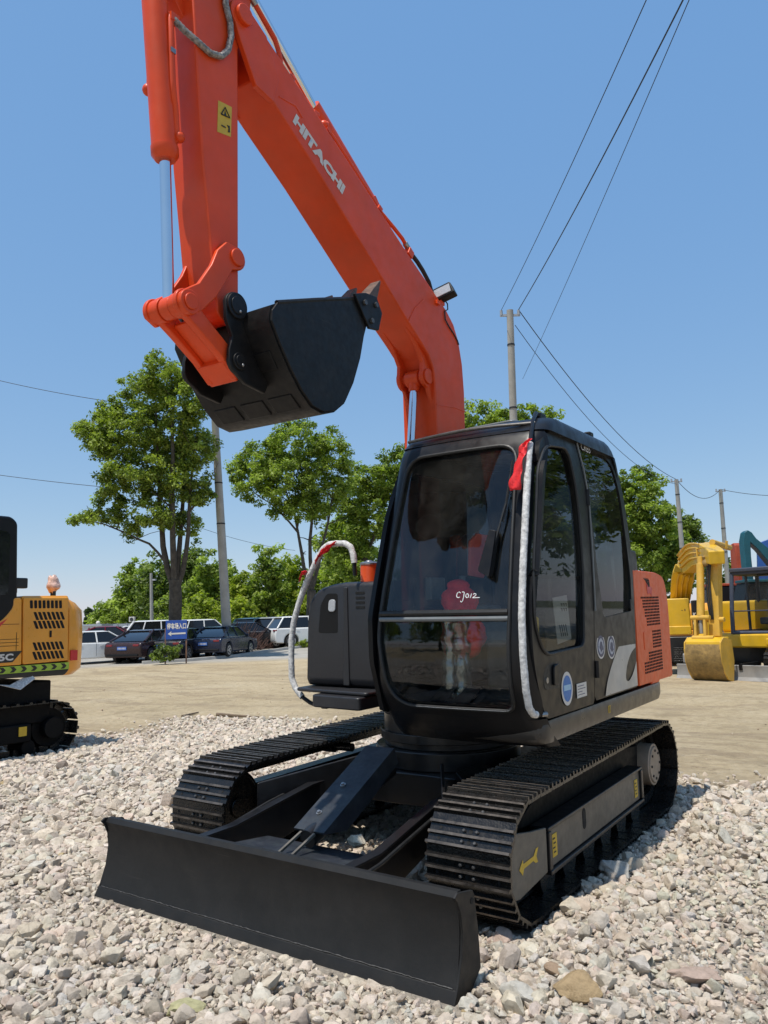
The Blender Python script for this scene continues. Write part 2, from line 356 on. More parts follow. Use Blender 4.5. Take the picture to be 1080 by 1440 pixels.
def build_side_frame(parent, s):
    """track frame with rollers, idler, sprocket; s = +1 on the machine's left"""
    def X(a, b): return (s * a, s * b)
    mb = MB()
    mb.prism([(-.86, .185), (.72, .205), (.72, .385), (-.86, .375)], 'x', *X(.80, 1.085))
    if s > 0: mb.prism([(-1.10, .40), (-.86, .375), (.74, .385), (1.02, .43), (1.02, .50), (.6, .54), (-.3, .545), (-.8, .50)], 'x', *X(.84, .985))  # upper plate fills the track loop, standing in for its dark shade
    mb.prism([(.70, .14), (1.05, .16), (1.1, .5), (.70, .46)], 'x', *X(.80, .98))
    fr = obj('track_frame', mb, M['deep_black'], parent, bevel=.012)
    # rims round the side panel, the forward guard, the slanted mud shield
    rim = MB()
    rim.prism([(-.89, .155), (.76, .175), (.76, .197), (-.89, .180)], 'x', *X(1.0, 1.112))
    rim.prism([(-.90, .375), (.76, .392), (.76, .410), (-.90, .396)], 'x', *X(1.0, 1.108))
    rim.prism([(-.90, .182), (-.862, .182), (-.862, .374), (-.90, .374)], 'x', *X(1.0, 1.11))
    rim.prism([(.725, .199), (.765, .199), (.765, .391), (.725, .391)], 'x', *X(1.0, 1.11))
    obj('frame_rim', rim, M['black'], fr, bevel=.006)
    pan = MB().prism([(-.858, .186), (.722, .203), (.722, .387), (-.858, .371)], 'x', *X(1.086, 1.092)); obj('side_panel', pan, M['frame_panel'], fr)
    gd = MB().prism([(-1.375, .455), (-1.34, .165), (-1.26, .150), (-.915, .180), (-.915, .40), (-1.10, .425), (-1.30, .462)], 'x', *X(1.082, 1.10)); obj('idler_guard', gd, M['frame_panel'], fr, bevel=.004)
    hole = MB().prism([(p[0] * .9 - .349, p[1] + .315) for p in arc((0, .03), .028, 0, 180, 8) + arc((0, -.03), .028, 180, 360, 8)], 'x', *X(1.0925, 1.0945)); obj('inspection_hole', hole, M['dark_void'], fr)
    if s > 0:
        a = 1.1025
        ar = MB().add([(a, y, z) for y, z in [(-1.262, .286), (-1.215, .325), (-1.212, .302), (-1.09, .306), (-1.06, .335), (-1.03, .335), (-1.055, .298), (-1.04, .265), (-1.07, .268), (-1.095, .284), (-1.208, .278), (-1.222, .25)]], [tuple(range(12))[::-1]]); obj('direction_arrow', ar, M['yellow_label'], fr, smooth=False)
        for yy, zz in ((-.80, .285), (.64, .285)):
            lb = MB().box((1.0945, yy, zz), (.003, .062, .115)); l = obj('frame_label', lb, M['yellow_label'], fr)
            ik = MB()
            for k in range(4): ik.box((1.0970, yy - .012 + .008 * (k % 2), zz + .035 - .023 * k), (.001, .03, .008))
            obj('label_print', ik, M['black_ink'], fr)
    for yy in (-.78, -.47, -.16, .15, .46, .77):
        rl = MB(); rl.cyl((s * .82, yy, .118), (s * 1.03, yy, .118), .085); rl.cyl((s * .80, yy, .118), (s * .85, yy, .118), .1); rl.cyl((s * 1.0, yy, .118), (s * 1.04, yy, .118), .1)
        obj('track_roller', rl, M['track'], fr)
    cr = MB(); cr.cyl((s * .88, -.15, .535), (s * .98, -.15, .535), .048); cr.cyl((s * .72, -.15, .535), (s * .88, -.15, .535), .03); obj('carrier_roller', cr, M['track'], fr)
    idl = MB(); idl.cyl((s * .88, -1.165, .318), (s * .97, -1.165, .318), .20, n=36); idl.cyl((s * .86, -1.165, .318), (s * .99, -1.165, .318), .06); idl.cyl((s * .895, -1.165, .318), (s * .955, -1.165, .318), .225, n=36)
    obj('idler_wheel', idl, M['track'], fr, bevel=.01)
    sp = MB(); pts = []
    for k in range(21):
        for da, rr in ((0, .205), (5, .245), (9, .245), (13, .205)): pts.append((1.235 + rr * math.cos(R(k * 360 / 21 + da)), .335 + rr * math.sin(R(k * 360 / 21 + da))))
    sp.prism(pts, 'x', *X(.895, .955)); obj('drive_sprocket', sp, M['track'], fr)
    mo = MB(); mo.cyl((s * .70, 1.235, .335), (s * .90, 1.235, .335), .12); mo.cyl((s * .95, 1.235, .335), (s * 1.055, 1.235, .335), .150, n=36); mo.cyl((s * 1.05, 1.235, .335), (s * 1.066, 1.235, .335), .135, .128, n=36)
    obj('travel_motor', mo, M['hub'], fr, bevel=.005)
    mbp = MB()
    for k in range(8): mbp.cyl((s * 1.064, 1.235 + .10 * math.cos(R(45 * k)), .335 + .10 * math.sin(R(45 * k))), (s * 1.072, 1.235 + .10 * math.cos(R(45 * k)), .335 + .10 * math.sin(R(45 * k))), .01, n=6)
    obj('motor_bolts', mbp, M['dark_void'], fr)
    return fr
for s in (1, -1):
    build_track(ex, s * .925, s); build_side_frame(ex, s)

# ---- car body, swing bearing
cb = MB()
cb.prism([(-.55, .30), (.6, .30), (.6, .50), (-.55, .50)], 'x', -.45, .45)
for s in (1, -1):
    for y0, y1, yo0, yo1 in ((-.58, -.2, -1.0, -.62), (.15, .5, .4, .75)):
        a = [(s * .38, y0, .28), (s * .38, y1, .28), (s * .38, y1, .55), (s * .38, y0, .55)]; b = [(s * .84, yo0, .26), (s * .84, yo1, .26), (s * .84, yo1, .44), (s * .84, yo0, .44)]
        cb.loft([a, b])
    cb.loft([[(s * .3, -.62, .27), (s * .3, -.58, .27), (s * .3, -.58, .60), (s * .3, -.62, .60)], [(s * .66, -1.22, .26), (s * .66, -1.18, .26), (s * .66, -1.18, .50), (s * .66, -1.22, .50)]])
cb.cyl((0, 0, .5), (0, 0, .62), .50, n=48)
obj('car_body', cb, M['black'], ex, bevel=.01)
sb = MB().cyl((0, 0, .62), (0, 0, .83), .44, n=48); sb.cyl((0, 0, .66), (0, 0, .72), .465, n=48); obj('swing_bearing', sb, M['black'], ex, bevel=.006)

# ---- dozer blade
bl = empty('dozer_blade', parent=ex)
pf = [(-2.008, -.035), (-1.975, .030), (-1.945, .11), (-1.928, .20), (-1.925, .27), (-1.930, .33), (-1.945, .375), (-1.93, .398), (-1.905, .398), (-1.898, .36), (-1.902, .27), (-1.905, .20), (-1.92, .12), (-1.95, .03), (-1.985, -.035)]
obj('mouldboard', MB().prism(pf, 'x', -1.14, 1.14), M['blade'], bl, angle=40)
ce = MB().prism([(-2.016, -.038), (-1.980, .034), (-1.974, .036), (-1.968, .03), (-2.004, -.038)], 'x', -1.145, 1.145); obj('cutting_edge', ce, M['blade'], bl, bevel=.003)
wl = []; rnd = random.Random(3)
wl_mb = MB().tube([(x, -1.977 + rnd.uniform(-.0015, .0015), .039 + rnd.uniform(-.0015, .0015)) for x in np.linspace(-1.13, 1.13, 130)], [.0026 + rnd.uniform(-.001, .0012) for _ in range(130)], 6); obj('weld_seam', wl_mb, M['weld'] if 'weld' in M else M['bolt_dark'], bl)
for s in (1, -1):
    ep = MB().prism([(-1.975, .385), (-1.95, .40), (-1.825, .375), (-1.808, .35), (-1.785, .20), (-1.773, .05), (-1.885, -.03), (-1.985, -.04), (-2.016, -.03), (-1.97, .05), (-1.935, .14), (-1.920, .24), (-1.928, .31), (-1.955, .365)], 'x', s * 1.140, s * 1.152)
    e = obj('end_plate', ep, M['blade'], bl, bevel=.003)
    obj('lifting_hole', MB().cyl((s * 1.152, -1.835, .335), (s * 1.1535, -1.835, .335), .013), M['dark_void'], e)
    rib = MB().prism([(-1.91, .36), (-1.80, .3), (-1.79, .1), (-1.9, .0)], 'x', s * .70, s * .72); obj('stiffener', rib, M['black'], bl)
bk = MB().prism([(-1.915, .06), (-1.82, .08), (-1.80, .14), (-1.82, .20), (-1.905, .22)], 'x', -1.1, 1.1); obj('torque_tube', bk, M['black'], bl, bevel=.01)
# push frame: cross plate and two arms back to the chassis
pl = MB().add([(-.50, -1.90, .300), (.42, -1.90, .300), (.30, -1.40, .27), (-.40, -1.40, .27)], [(0, 1, 2, 3)]); obj('cross_plate', pl, M['cover'], bl, solid=.02)
for s, xa, xb in ((1, .47, .46), (-1, -.53, -.46)):
    arm = MB()
    arm.loft([[(xa - .012, -1.92, .05), (xa + .012, -1.92, .05), (xa + .012, -1.92, .33), (xa - .012, -1.92, .33)],
              [(xa - .012, -1.55, .10), (xa + .012, -1.55, .10), (xa + .012, -1.55, .335), (xa - .012, -1.55, .335)],
              [(xb - .012, -.95, .25), (xb + .012, -.95, .25), (xb + .012, -.95, .45), (xb - .012, -.95, .45)],
              [(xb - .012, -.55, .30), (xb + .012, -.55, .30), (xb + .012, -.55, .45), (xb - .012, -.55, .45)]])
    fl = [(xa, -1.92, .338), (xa, -1.55, .343), (xb, -.95, .458), (xb, -.6, .458)]
    arm.loft([[(x - .03, y, z - .004), (x + .03, y, z - .004), (x + .03, y, z + .008), (x - .03, y, z + .008)] for x, y, z in fl])
    obj('push_arm', arm, M['black'], bl, bevel=.003)
    hz = MB().tube([(xa + s * .05, -1.86, .29), (xa + s * .055, -1.6, .315), (xa + s * .05, -1.2, .39), (xa + s * .03, -.8, .45)], .010, 8); obj('hydraulic_hose', hz, M['hose'], bl)
# blade cylinder under its folded cover
cyl = MB().cyl((-.02, -1.5, .33), (-.02, -.7, .55), .05)
obj('blade_cylinder', cyl, M['black'], bl)
for dx in (-.045, .045): obj('cover_strut', MB().box((-.02 + dx, -1.60, .325), (.014, .22, .014), Matrix.Rotation(R(18), 3, 'X')), M['frame_panel'], bl)
cvm = MB(); t0, t1 = (-1.49, .372), (-.80, .70)
def cv(y, z, w, d): return [(-.02 - w, y + .10 * d, z - d), (-.02 - w, y, z), (-.02 + w, y, z), (-.02 + w, y + .10 * d, z - d)]
secs = []
for q, d in ((0, .012), (.22, .12), (.60, .12), (1.0, .10)):
    y = t0[0] + (t1[0] - t0[0]) * q; z = t0[1] + (t1[1] - t0[1]) * q; secs.append((y, z, d))
pts = []
for y, z, d in secs: pts.append([(-.125, y + d * .45, z - d * .9), (-.125, y, z), (.085, y, z), (.085, y + d * .45, z - d * .9)])
cvm.loft(pts, cap=False)
cover = obj('cylinder_cover', cvm, M['cover'], bl, solid=.008, bevel=.003)
for q in (.18, .50):
    y = t0[0] + (t1[0] - t0[0]) * q; z = t0[1] + (t1[1] - t0[1]) * q; nv = Vector((0, -.43, .9))
    a = Vector((-.045, y, z)); obj('bolt', MB().cyl(a, a + nv * .006, .017, n=16).cyl(a + nv * .006, a + nv * .016, .010, n=6), M['bolt'], cover)

# ---- upper structure: platform, counterweight, hood
plan = rpoly([(-1.08, .35), (-.36, .35), (-.34, -.30), (.14, -.36), (.165, -.90), (1.148, -1.00), (1.148, .6), (1.148, 1.30), (.9, 1.62), (-.9, 1.62), (-1.12, 1.30)], [.08, .03, .05, .03, .05, .10, .02, .2, .15, .15, .2])
pm = MB(); c0 = (0.3, .4)
def sc(p, k): return (p[0] + (c0[0] - p[0]) * k, p[1] + (c0[1] - p[1]) * k)
pm.loft([[(*sc(p, .05), .815) for p in plan], [(*sc(p, .012), .828) for p in plan], [(*sc(p, 0), .862) for p in plan], [(*sc(p, 0), .925) for p in plan], [(*sc(p, .006), .945) for p in plan]])
base = obj('platform', pm, M['skirt'] if 'skirt' in M else M['black'], ex, angle=50)
lk = MB().add([(1.1495, .005, .868), (1.1495, .05, .868), (1.1495, .05, .912), (1.1495, .005, .912)], [(0, 1, 2, 3)]); d = obj('lifting_label', lk, M['yellow_label'], base, smooth=False)
lk = MB().add([(1.1505, .015 + .018 * k + o, z) for k in (0, 1) for o, z in ((0, .872), (.008, .872), (.008, .908), (0, .908))], [(0, 1, 2, 3), (4, 5, 6, 7)]); obj('label_print', lk, M['black_ink'], base, smooth=False)
cw = rpoly([(-1.10, 1.05), (-1.12, 1.30), (-.9, 1.63), (.9, 1.63), (1.142, 1.30), (1.135, 1.05)], [.02, .2, .15, .15, .2, .02])
cwm = MB().loft([[(p[0], p[1] - o, z) for p in cw] for z, o in ((.948, .03), (.97, .0), (1.25, -.01), (1.5, .0), (1.58, .03), (1.62, .10))]); obj('counterweight', cwm, M['orange_light'], ex, angle=45)
# left engine door: rounded towards the roof and the tail
hd = MB(); prof = rpoly([(.70, .962), (1.575, .957), (1.572, 1.55), (1.50, 1.73), (1.30, 1.765), (.70, 1.772)], [.01, .03, .12, .12, .12, .01], 6)
rings = []
for x, k in ((.80, .10), (1.05, .02), (1.118, .0), (1.138, .008), (1.145, .022)):
    rings.append([(x, 1.13 + (y - 1.13) * (1 - k * .4), 1.36 + (z - 1.36) * (1 - k * .6)) for y, z in prof])
hd.loft(rings); hood_side = obj('engine_door', hd, M['orange_light'], ex, angle=40)
def slots(y0, y1, z0, z1, nx, nz, x=1.1465, skip=None):
    mb = MB(); dy = (y1 - y0) / nx; dz = (z1 - z0) / nz
    for j in range(nz):
        for i in range(nx):
            if skip and skip(i, j): continue
            y = y0 + dy * (i + .5); z = z0 + dz * (j + .5) ; mb.box((x, y, z), (.003, dy * .55, dz * .60))
    return mb
obj('louvre_grille', slots(.80, 1.31, 1.365, 1.585, 13, 10, skip=lambda i, j: i < 5 - j * .35 - 1), M['dark_void'], hood_side)
obj('louvre_grille', slots(1.08, 1.31, 1.20, 1.335, 6, 6), M['dark_void'], hood_side)
obj('louvre_grille', slots(.84, 1.31, 1.03, 1.185, 12, 7, skip=lambda i, j: i < 3 and j > 3), M['dark_void'], hood_side)
obj('door_pull', MB().prism(rpoly([(.86, 1.20), (.92, 1.20), (.92, 1.33), (.86, 1.33)], .015), 'x', 1.144, 1.149), M['orange_light'], hood_side, bevel=.003)
st = MB()
for k in range(5): st.tube([(1.10 + .0 * k, .78 + .05 * k, 1.772), (1.135, .86 + .04 * k, 1.745), (1.146, .99 + .02 * k, 1.70), (1.1475, 1.05 + .006 * k, 1.655)], .004, 6)
obj('hood_strakes', st, M['black_ink'], hood_side)
rs_ = MB().add([(1.1480, y, z) for y, z in [(1.0, 1.675), (1.05, 1.70), (1.09, 1.66), (1.15, 1.64), (1.12, 1.61), (1.13, 1.585), (1.06, 1.61), (1.02, 1.595)]], [tuple(range(8))]); obj('red_decal', rs_, M['red_sticker'], hood_side, smooth=False)
hm = MB().prism(rpoly([(.70, .96), (1.50, .96), (1.50, 1.60), (1.38, 1.74), (.70, 1.755)], .05), 'x', -1.08, 1.0); obj('engine_hood', hm, M['cab_black'], ex, bevel=.02)
it = MB().prism(rpoly([(.80, 1.76), (1.02, 1.76), (1.0, 1.92), (.82, 1.93)], .03), 'x', .92, 1.09); obj('air_intake', it, M['cab_black'], ex, bevel=.015)
ti = MB().prism([(-.35, .96), (.30, .96), (.25, 1.3), (.05, 1.42), (-.15, 1.42)], 'x', -.27, -.22).prism([(-.35, .96), (.30, .96), (.25, 1.3), (.05, 1.42), (-.15, 1.42)], 'x', .105, .14); obj('boom_bracket', ti, M['orange'], ex, bevel=.01)

# ---- right tool box with its light, step, handrail
bx = empty('storage_box', parent=ex)
out = rpoly([(-1.02, .985), (-1.0, 1.50), (-.97, 1.62), (-.90, 1.695), (-.72, 1.738), (-.32, 1.738), (-.32, .985)], [.03, .1, .06, .08, .08, .02, .01])
def inset(poly, k): cx = sum(p[0] for p in poly) / len(poly); cz = sum(p[1] for p in poly) / len(poly); return [(p[0] + (cx - p[0]) * k, p[1] + (cz - p[1]) * k) for p in poly]
bm1 = MB().loft([[(p[0], y, p[1]) for p in inset(out, k)] for y, k in ((-.325, .14), (-.318, .07), (-.29, .015), (-.25, 0), (.62, 0))]); obj('box_body', bm1, M['grey_box'], bx, angle=50)
g = MB().prism(rpoly([(-.655, 1.0), (-.60, 1.0), (-.605, 1.70), (-.64, 1.70)], .01), 'y', -.334, -.300); obj('front_rib', g, M['grey_box'], bx, bevel=.008)
lp = MB().prism(rpoly([(-.885, 1.37), (-.70, 1.37), (-.695, 1.66), (-.80, 1.66), (-.86, 1.58)], .025), 'y', -.3265, -.31); r_ = obj('lamp_recess', lp, M['cab_black'], bx, bevel=.004)
hl = MB().prism(rpoly([(-.785, 1.525), (-.715, 1.525), (-.715, 1.615), (-.775, 1.615)], .03), 'y', -.336, -.32); obj('headlight', hl, M['lens'], bx, bevel=.006)
vt = MB()
for k in range(4): vt.prism(rpoly([(-.535, 1.545 + .034 * k), (-.455, 1.545 + .034 * k), (-.455, 1.562 + .034 * k), (-.535, 1.562 + .034 * k)], .006), 'y', -.3275, -.32)
obj('vent_slots', vt, M['dark_void'], bx)
sp_ = MB().prism(rpoly([(-1.03, -.42), (-.33, -.50), (-.33, .5), (-1.06, .5)], .04), 'z', .955, .982).prism(rpoly([(-.80, -.52), (-.35, -.56), (-.35, .0), (-.84, .0)], .04), 'z', .865, .952); obj('foot_step', sp_, M['grey_box'], bx, bevel=.012)
can = MB().tube([(-.50, -.20, 1.735), (-.50, -.20, 1.86)], .064, 24); cn = obj('air_precleaner', can, M['orange_bright'] if 'orange_bright' in M else M['orange'], ex)
obj('precleaner_cap', MB().tube([(-.50, -.20, 1.86), (-.50, -.20, 1.872), (-.50, -.20, 1.882)], [.068, .068, .05], 24).ball((-.50, -.20, 1.88), (.03, .03, .015)), M['bolt'], cn, angle=50)
RY = -.35
hp = [(-.519, RY, 1.78), (-.522, RY, 1.87), (-.531, RY, 1.93), (-.552, RY, 1.985), (-.60, RY, 2.015), (-.669, RY, 2.02), (-.75, RY, 2.018), (-.803, RY, 1.99), (-.86, RY, 1.92), (-.942, RY, 1.794), (-1.0, RY, 1.69), (-1.049, RY, 1.585), (-1.10, RY, 1.45), (-1.122, RY, 1.33), (-1.127, RY, 1.18), (-1.124, RY, 1.04), (-1.09, RY, .97), (-1.024, RY, .906), (-.95, RY, .868), (-.89, RY, .853), (-.726, RY, .858)]
hr = obj('handrail', MB().tube(hp, .015, 10), M['cab_black'], ex)
rnd = random.Random(5)
def dense(path, n):
    P = [Vector(p) for p in path]; L = [0]
    for a, b in zip(P, P[1:]): L.append(L[-1] + (b - a).length)
    out = []
    for k in range(n):
        d = L[-1] * k / (n - 1); i = max(j for j in range(len(L)) if L[j] <= d + 1e-9); i = min(i, len(P) - 2); q = (d - L[i]) / (L[i + 1] - L[i]); out.append(P[i] * (1 - q) + P[i + 1] * q)
    return out
dp = dense(hp[1:18], 120); obj('foam_sleeve', MB().tube(dp, [.0225 + rnd.uniform(-.0008, .001) for _ in dp], 12), M['foam'], hr)
obj('rail_clamp', MB().box((-.80, RY - .01, .852), (.05, .04, .035)).box((-.70, RY - .01, .858), (.05, .04, .035)), M['bolt_dark'], hr, bevel=.006)
# ================================================================= cab
XL, XR = .165, 1.148; XC = (XL + XR) / 2; HW = (XR - XL) / 2
FT = [(.80, -.90), (.86, -.985), (.95, -1.06), (1.05, -1.12), (1.15, -1.155), (1.25, -1.168), (1.36, -1.168), (1.5, -1.15), (1.65, -1.112), (1.78, -1.075), (1.95, -1.025), (2.13, -.968), (2.30, -.912), (2.45, -.86), (2.52, -.82), (2.57, -.765), (2.61, -.69), (2.64, -.55)]
RB = [(.95, .66), (1.43, .67), (1.88, .68), (2.17, .615), (2.47, .535), (2.56, .48), (2.64, .35)]
def Fs(x, z, off=0.0):
    y = interp(FT, z); q = abs(x - XC); y += .035 * (q / HW) ** 2
    d = max(0.0, q - (HW - .085)); d = min(d, .085); y += .085 - math.sqrt(max(0, .085 ** 2 - d * d))
    return (x, y - off, z)
def Sx(y, z, off=0.0, s=1):
    b = .012 * math.sin(min(max((z - .95) / 1.6, 0), 1) * math.pi) - .028 * max(0, (z - 2.2) / .4) ** 2
    return ((XR - .004 + b + off) if s > 0 else (XL + .004 - b - off), y, z)
cab = empty('operator_cab', parent=ex)
fo = rpoly([(XL, .96), (XR, .96), (XR, 1.5), (XR, 2.56), (XL, 2.56), (XL, 1.5)], [.05, .05, .0, .10, .10, .0], 6)
fi = rpoly([(.285, 1.005), (1.035, 1.005), (1.045, 1.5), (1.005, 2.455), (.275, 2.455), (.225, 1.4)], [.15, .06, .05, .12, .12, .05], 8)
obj('front_frame', annulus(fo, fi, (XC, 1.75), lambda x, z: Fs(x, z), 160, 6), M['cab_black'], cab, angle=60, solid=.045)
seal = [Vector(Fs(x, z, .004)) for x, z in resample(fi, 150)]
obj('window_seal', MB().tube(seal + [seal[0]], .011, 8, cap=False), M['hose'], cab)
# bright worn strip along the window edge
ws = [Vector(Fs(x, z, .010)) for x, z in resample(fi, 150)]
trim = [p for p in ws if (p.z < 1.06 and p.x > .42) or (p.x > .97 and p.z < 1.1)]
trim = sorted(trim, key=lambda p: (p.x + max(0, p.z - 1.02) * .6)); obj('edge_trim', MB().tube(trim, .0045, 6), M['trim'] if 'trim' in M else M['bolt'], cab)
trim2 = sorted([p for p in ws if (p.z > 2.30 and p.x > .85) or (p.z > 2.44 and p.x > .4)], key=lambda p: p.x - max(0, 2.44 - p.z)*-1.0)
trim2 = [p for p in trim2 if p.z > 2.44]; obj('edge_trim', MB().tube(trim2, .0035, 6), M['bolt'], cab)
obj('windshield', patch(rpoly([(.275, 1.50), (1.045, 1.50), (1.005, 2.455), (.275, 2.455), (.225, 1.50)], [0, 0, .12, .12, 0], 8), (.64, 1.95), lambda x, z: Fs(x, z, -.012), 96, 10), M['glass_front'], cab, angle=80)
obj('lower_windshield', patch(rpoly([(.285, 1.005), (1.035, 1.005), (1.045, 1.49), (.225, 1.49)], [.15, .06, 0, 0], 8), (.64, 1.25), lambda x, z: Fs(x, z, -.012), 96, 8), M['glass_front'], cab, angle=80)
rail = [Fs(x, 1.497, .004) for x in np.linspace(.235, 1.04, 24)]
obj('window_rail', MB().tube([(p[0], p[1], p[2] + .020) for p in rail], .017, 8), M['hose'], cab)
obj('window_rail', MB().tube([(p[0], p[1] - .004, p[2] - .012) for p in rail], .014, 8), M['rail_grey'], cab)
# base sill below the front glass
sm = MB(); L = []
for z in (.80, .83, .87, .91, .96): L.append([Fs(x, z) for x in np.linspace(XL, XR - .0, 40)])
vs = [p for r in L for p in r]; sm.add(vs, [(k * 40 + i, k * 40 + i + 1, (k + 1) * 40 + i + 1, (k + 1) * 40 + i) for k in range(4) for i in range(39)])
obj('front_sill', sm, M['cab_black'], cab, solid=.04, angle=60)
# left side: door with window, rear quarter with window
do = rpoly([(-.955, .955), (-.218, .952), (-.172, 1.54), (-.17, 2.20), (-.270, 2.565), (-.70, 2.535), (-.86, 2.43), (-.935, 2.123), (-1.105, 1.55), (-1.095, 1.25)], [.05, .02, .05, .1, .04, .10, .06, .1, .25, .2], 5)
di = rpoly([(-.96, 1.285), (-.375, 1.30), (-.335, 1.75), (-.352, 2.18), (-.43, 2.475), (-.78, 2.44), (-.93, 2.28), (-.985, 2.04), (-1.062, 1.73), (-1.075, 1.45)], [.12, .06, .1, .2, .09, .12, .06, .1, .1, .1], 6)
dc = (-.68, 1.85)
door = obj('cab_door', annulus(do, di, dc, lambda y, z: Sx(y, z), 200, 4), M['cab_black'], ex, angle=50, solid=.035, bevel=.006)
obj('door_glass', patch(di, dc, lambda y, z: Sx(y, z, -.016), 96, 6), M['glass_side'], door)
sl_ = [Vector(Sx(y, z, .003)) for y, z in resample(di, 120)]; obj('glass_seal', MB().tube(sl_ + [sl_[0]], .009, 8, cap=False), M['hose'], door)
obj('door_crossbar', MB().box((XR - .02, -.70, 1.70), (.02, .70, .022)), M['hose'], door)
hq = MB().prism(rpoly([(-.975, 1.105), (-.745, 1.10), (-.72, 1.235), (-.80, 1.262), (-.965, 1.215)], .05), 'x', 1.1475, 1.1505); hr_ = obj('handle_recess', hq, M['hose'], door, bevel=.002)
hd_ = MB().prism(rpoly([(-.865, 1.12), (-.80, 1.12), (-.79, 1.235), (-.86, 1.225)], .02), 'x', 1.150, 1.166); hdl = obj('door_handle', hd_, M['cab_black'], door, bevel=.006)
obj('door_lock', MB().cyl((1.150, -.935, 1.155), (1.156, -.935, 1.155), .016, n=16), M['bolt'], door)
hg = MB()
for z in (1.15, 2.2): hg.cyl((1.150, -.165, z - .05), (1.150, -.165, z + .05), .016)
obj('door_hinge', hg, M['cab_black'], door)
def disc(y, z, r, x, name, m, parent, sq=1.0):
    return obj(name, MB().add([(x, y + r * math.cos(2 * math.pi * k / 36), z + r * sq * math.sin(2 * math.pi * k / 36)) for k in range(36)], [tuple(range(36))]), m, parent, smooth=False)
disc(-.655, 1.085, .082, 1.1505, 'round_sticker', M['white'], door, 1.12); disc(-.655, 1.085, .064, 1.1515, 'sticker_centre', M['blue_sticker'], door, 1.12)
ib = MB().box((1.1522, -.655, 1.09), (.0006, .10, .030)); obj('sticker_band', ib, M['pale_blue'], door)
obj('paper_label', MB().box((1.1512, -.435, 1.055), (.002, .155, .080)), M['white'], door)
ik = MB()
for k, (ln) in enumerate((.10, .12, .07, .11)): ik.box((1.1527, -.50 + ln / 2, 1.08 - .016 * k), (.0006, ln, .004))
obj('label_print', ik, M['navy_sticker'], door)
qo = rpoly([(-.198, .965), (.655, .965), (.665, 1.43), (.675, 1.87), (.61, 2.17), (.53, 2.47), (.44, 2.575), (.10, 2.625), (-.255, 2.60), (-.15, 2.2), (-.152, 1.54)], [.01, .01, .02, .1, .1, .1, .08, .1, .02, .1, .05], 5)
qi = rpoly([(.02, 1.455), (.60, 1.485), (.615, 1.70), (.565, 1.97), (.50, 2.30), (.42, 2.49), (.16, 2.555), (-.195, 2.54), (-.115, 2.15), (-.055, 1.72)], [.04, .03, .1, .1, .1, .08, .1, .03, .1, .1], 5)
quarter = obj('rear_quarter_panel', annulus(qo, qi, (.22, 2.0), lambda y, z: Sx(y, z, -.004), 200, 4), M['cab_black'], cab, angle=50, solid=.035)
obj('quarter_window', patch(qi, (.22, 2.0), lambda y, z: Sx(y, z, -.012), 96, 6), M['glass_side'], cab)
obj('pillar_strip', MB().tube([Sx(-.262, 2.60, .006), Sx(-.20, 2.38, .006), Sx(-.16, 2.2, .006), Sx(-.157, 1.9, .006), Sx(-.16, 1.5, .006)], .006, 6), M['rail_grey'], cab)
# silver swoosh decal on the lower quarter
def flat(poly, x, name, m, parent): return obj(name, MB().add([(x, y, z) for y, z in poly], [tuple(range(len(poly)))]), m, parent, smooth=False)
flat(rpoly([(.648, 1.395), (.648, 1.235), (.57, 1.215), (.50, 1.18), (.43, 1.12), (.40, 1.06), (.405, 1.03), (.46, 1.02), (.56, 1.06), (.648, 1.14), (.648, .975), (-.02, .975), (.02, 1.05), (.10, 1.13), (.24, 1.235), (.42, 1.33)], [0, 0, .05, .08, .08, .05, .04, .05, .08, 0, 0, 0, .08, .1, .1, .1])[::-1], 1.1468, 'silver_decal', M['silver'], quarter)
for yy, zz in ((-.062, 1.282), (.135, 1.268)):
    disc(yy, zz, .077, 1.1482, 'round_sticker', M['white'], quarter, 1.0); disc(yy, zz, .066, 1.1489, 'sticker_field', M['navy_sticker'], quarter); disc(yy, zz, .048, 1.1495, 'sticker_ring', M['sticker_grey'], quarter); 
    em = MB().prism([(yy - .03, zz - .01), (yy - .01, zz + .03), (yy + .02, zz + .025), (yy + .035, zz - .02), (yy, zz - .035)], 'x', 1.1500, 1.1504); obj('sticker_emblem', em, M['navy_sticker'], quarter)
# right wall with a big window, rear wall, roof, floor
ro_ = [(-1.06, .95), (.66, .95), (.68, 1.9), (.53, 2.5), (.1, 2.6), (-.72, 2.55), (-.95, 2.1), (-1.15, 1.5), (-1.15, 1.25)]
ri_ = rpoly([(-.95, 1.45), (.45, 1.45), (.45, 2.1), (.36, 2.42), (-.70, 2.40), (-.90, 2.0)], .08)
obj('right_wall', annulus(ro_, ri_, (-.2, 1.95), lambda y, z: Sx(y, z, 0, -1), 160, 4), M['cab_black'], cab, solid=.03)
obj('right_window', patch(ri_, (-.2, 1.95), lambda y, z: Sx(y, z, -.01, -1), 96, 4), M['glass_tint'], cab)
wo = [(XL + .01, .96), (XR - .01, .96), (XR - .01, 2.56), (XL + .01, 2.56)]; wi = rpoly([(XL + .1, 1.5), (XR - .1, 1.5), (XR - .12, 2.4), (XL + .12, 2.4)], .08)
obj('rear_wall', annulus(wo, wi, (XC, 1.95), lambda x, z: (x, interp(RB, z) - .03, z), 160, 4), M['cab_black'], cab, solid=.03)
obj('rear_window', patch(wi, (XC, 1.95), lambda x, z: (x, interp(RB, z) - .035, z), 96, 4), M['glass_tint'], cab)
rings = []
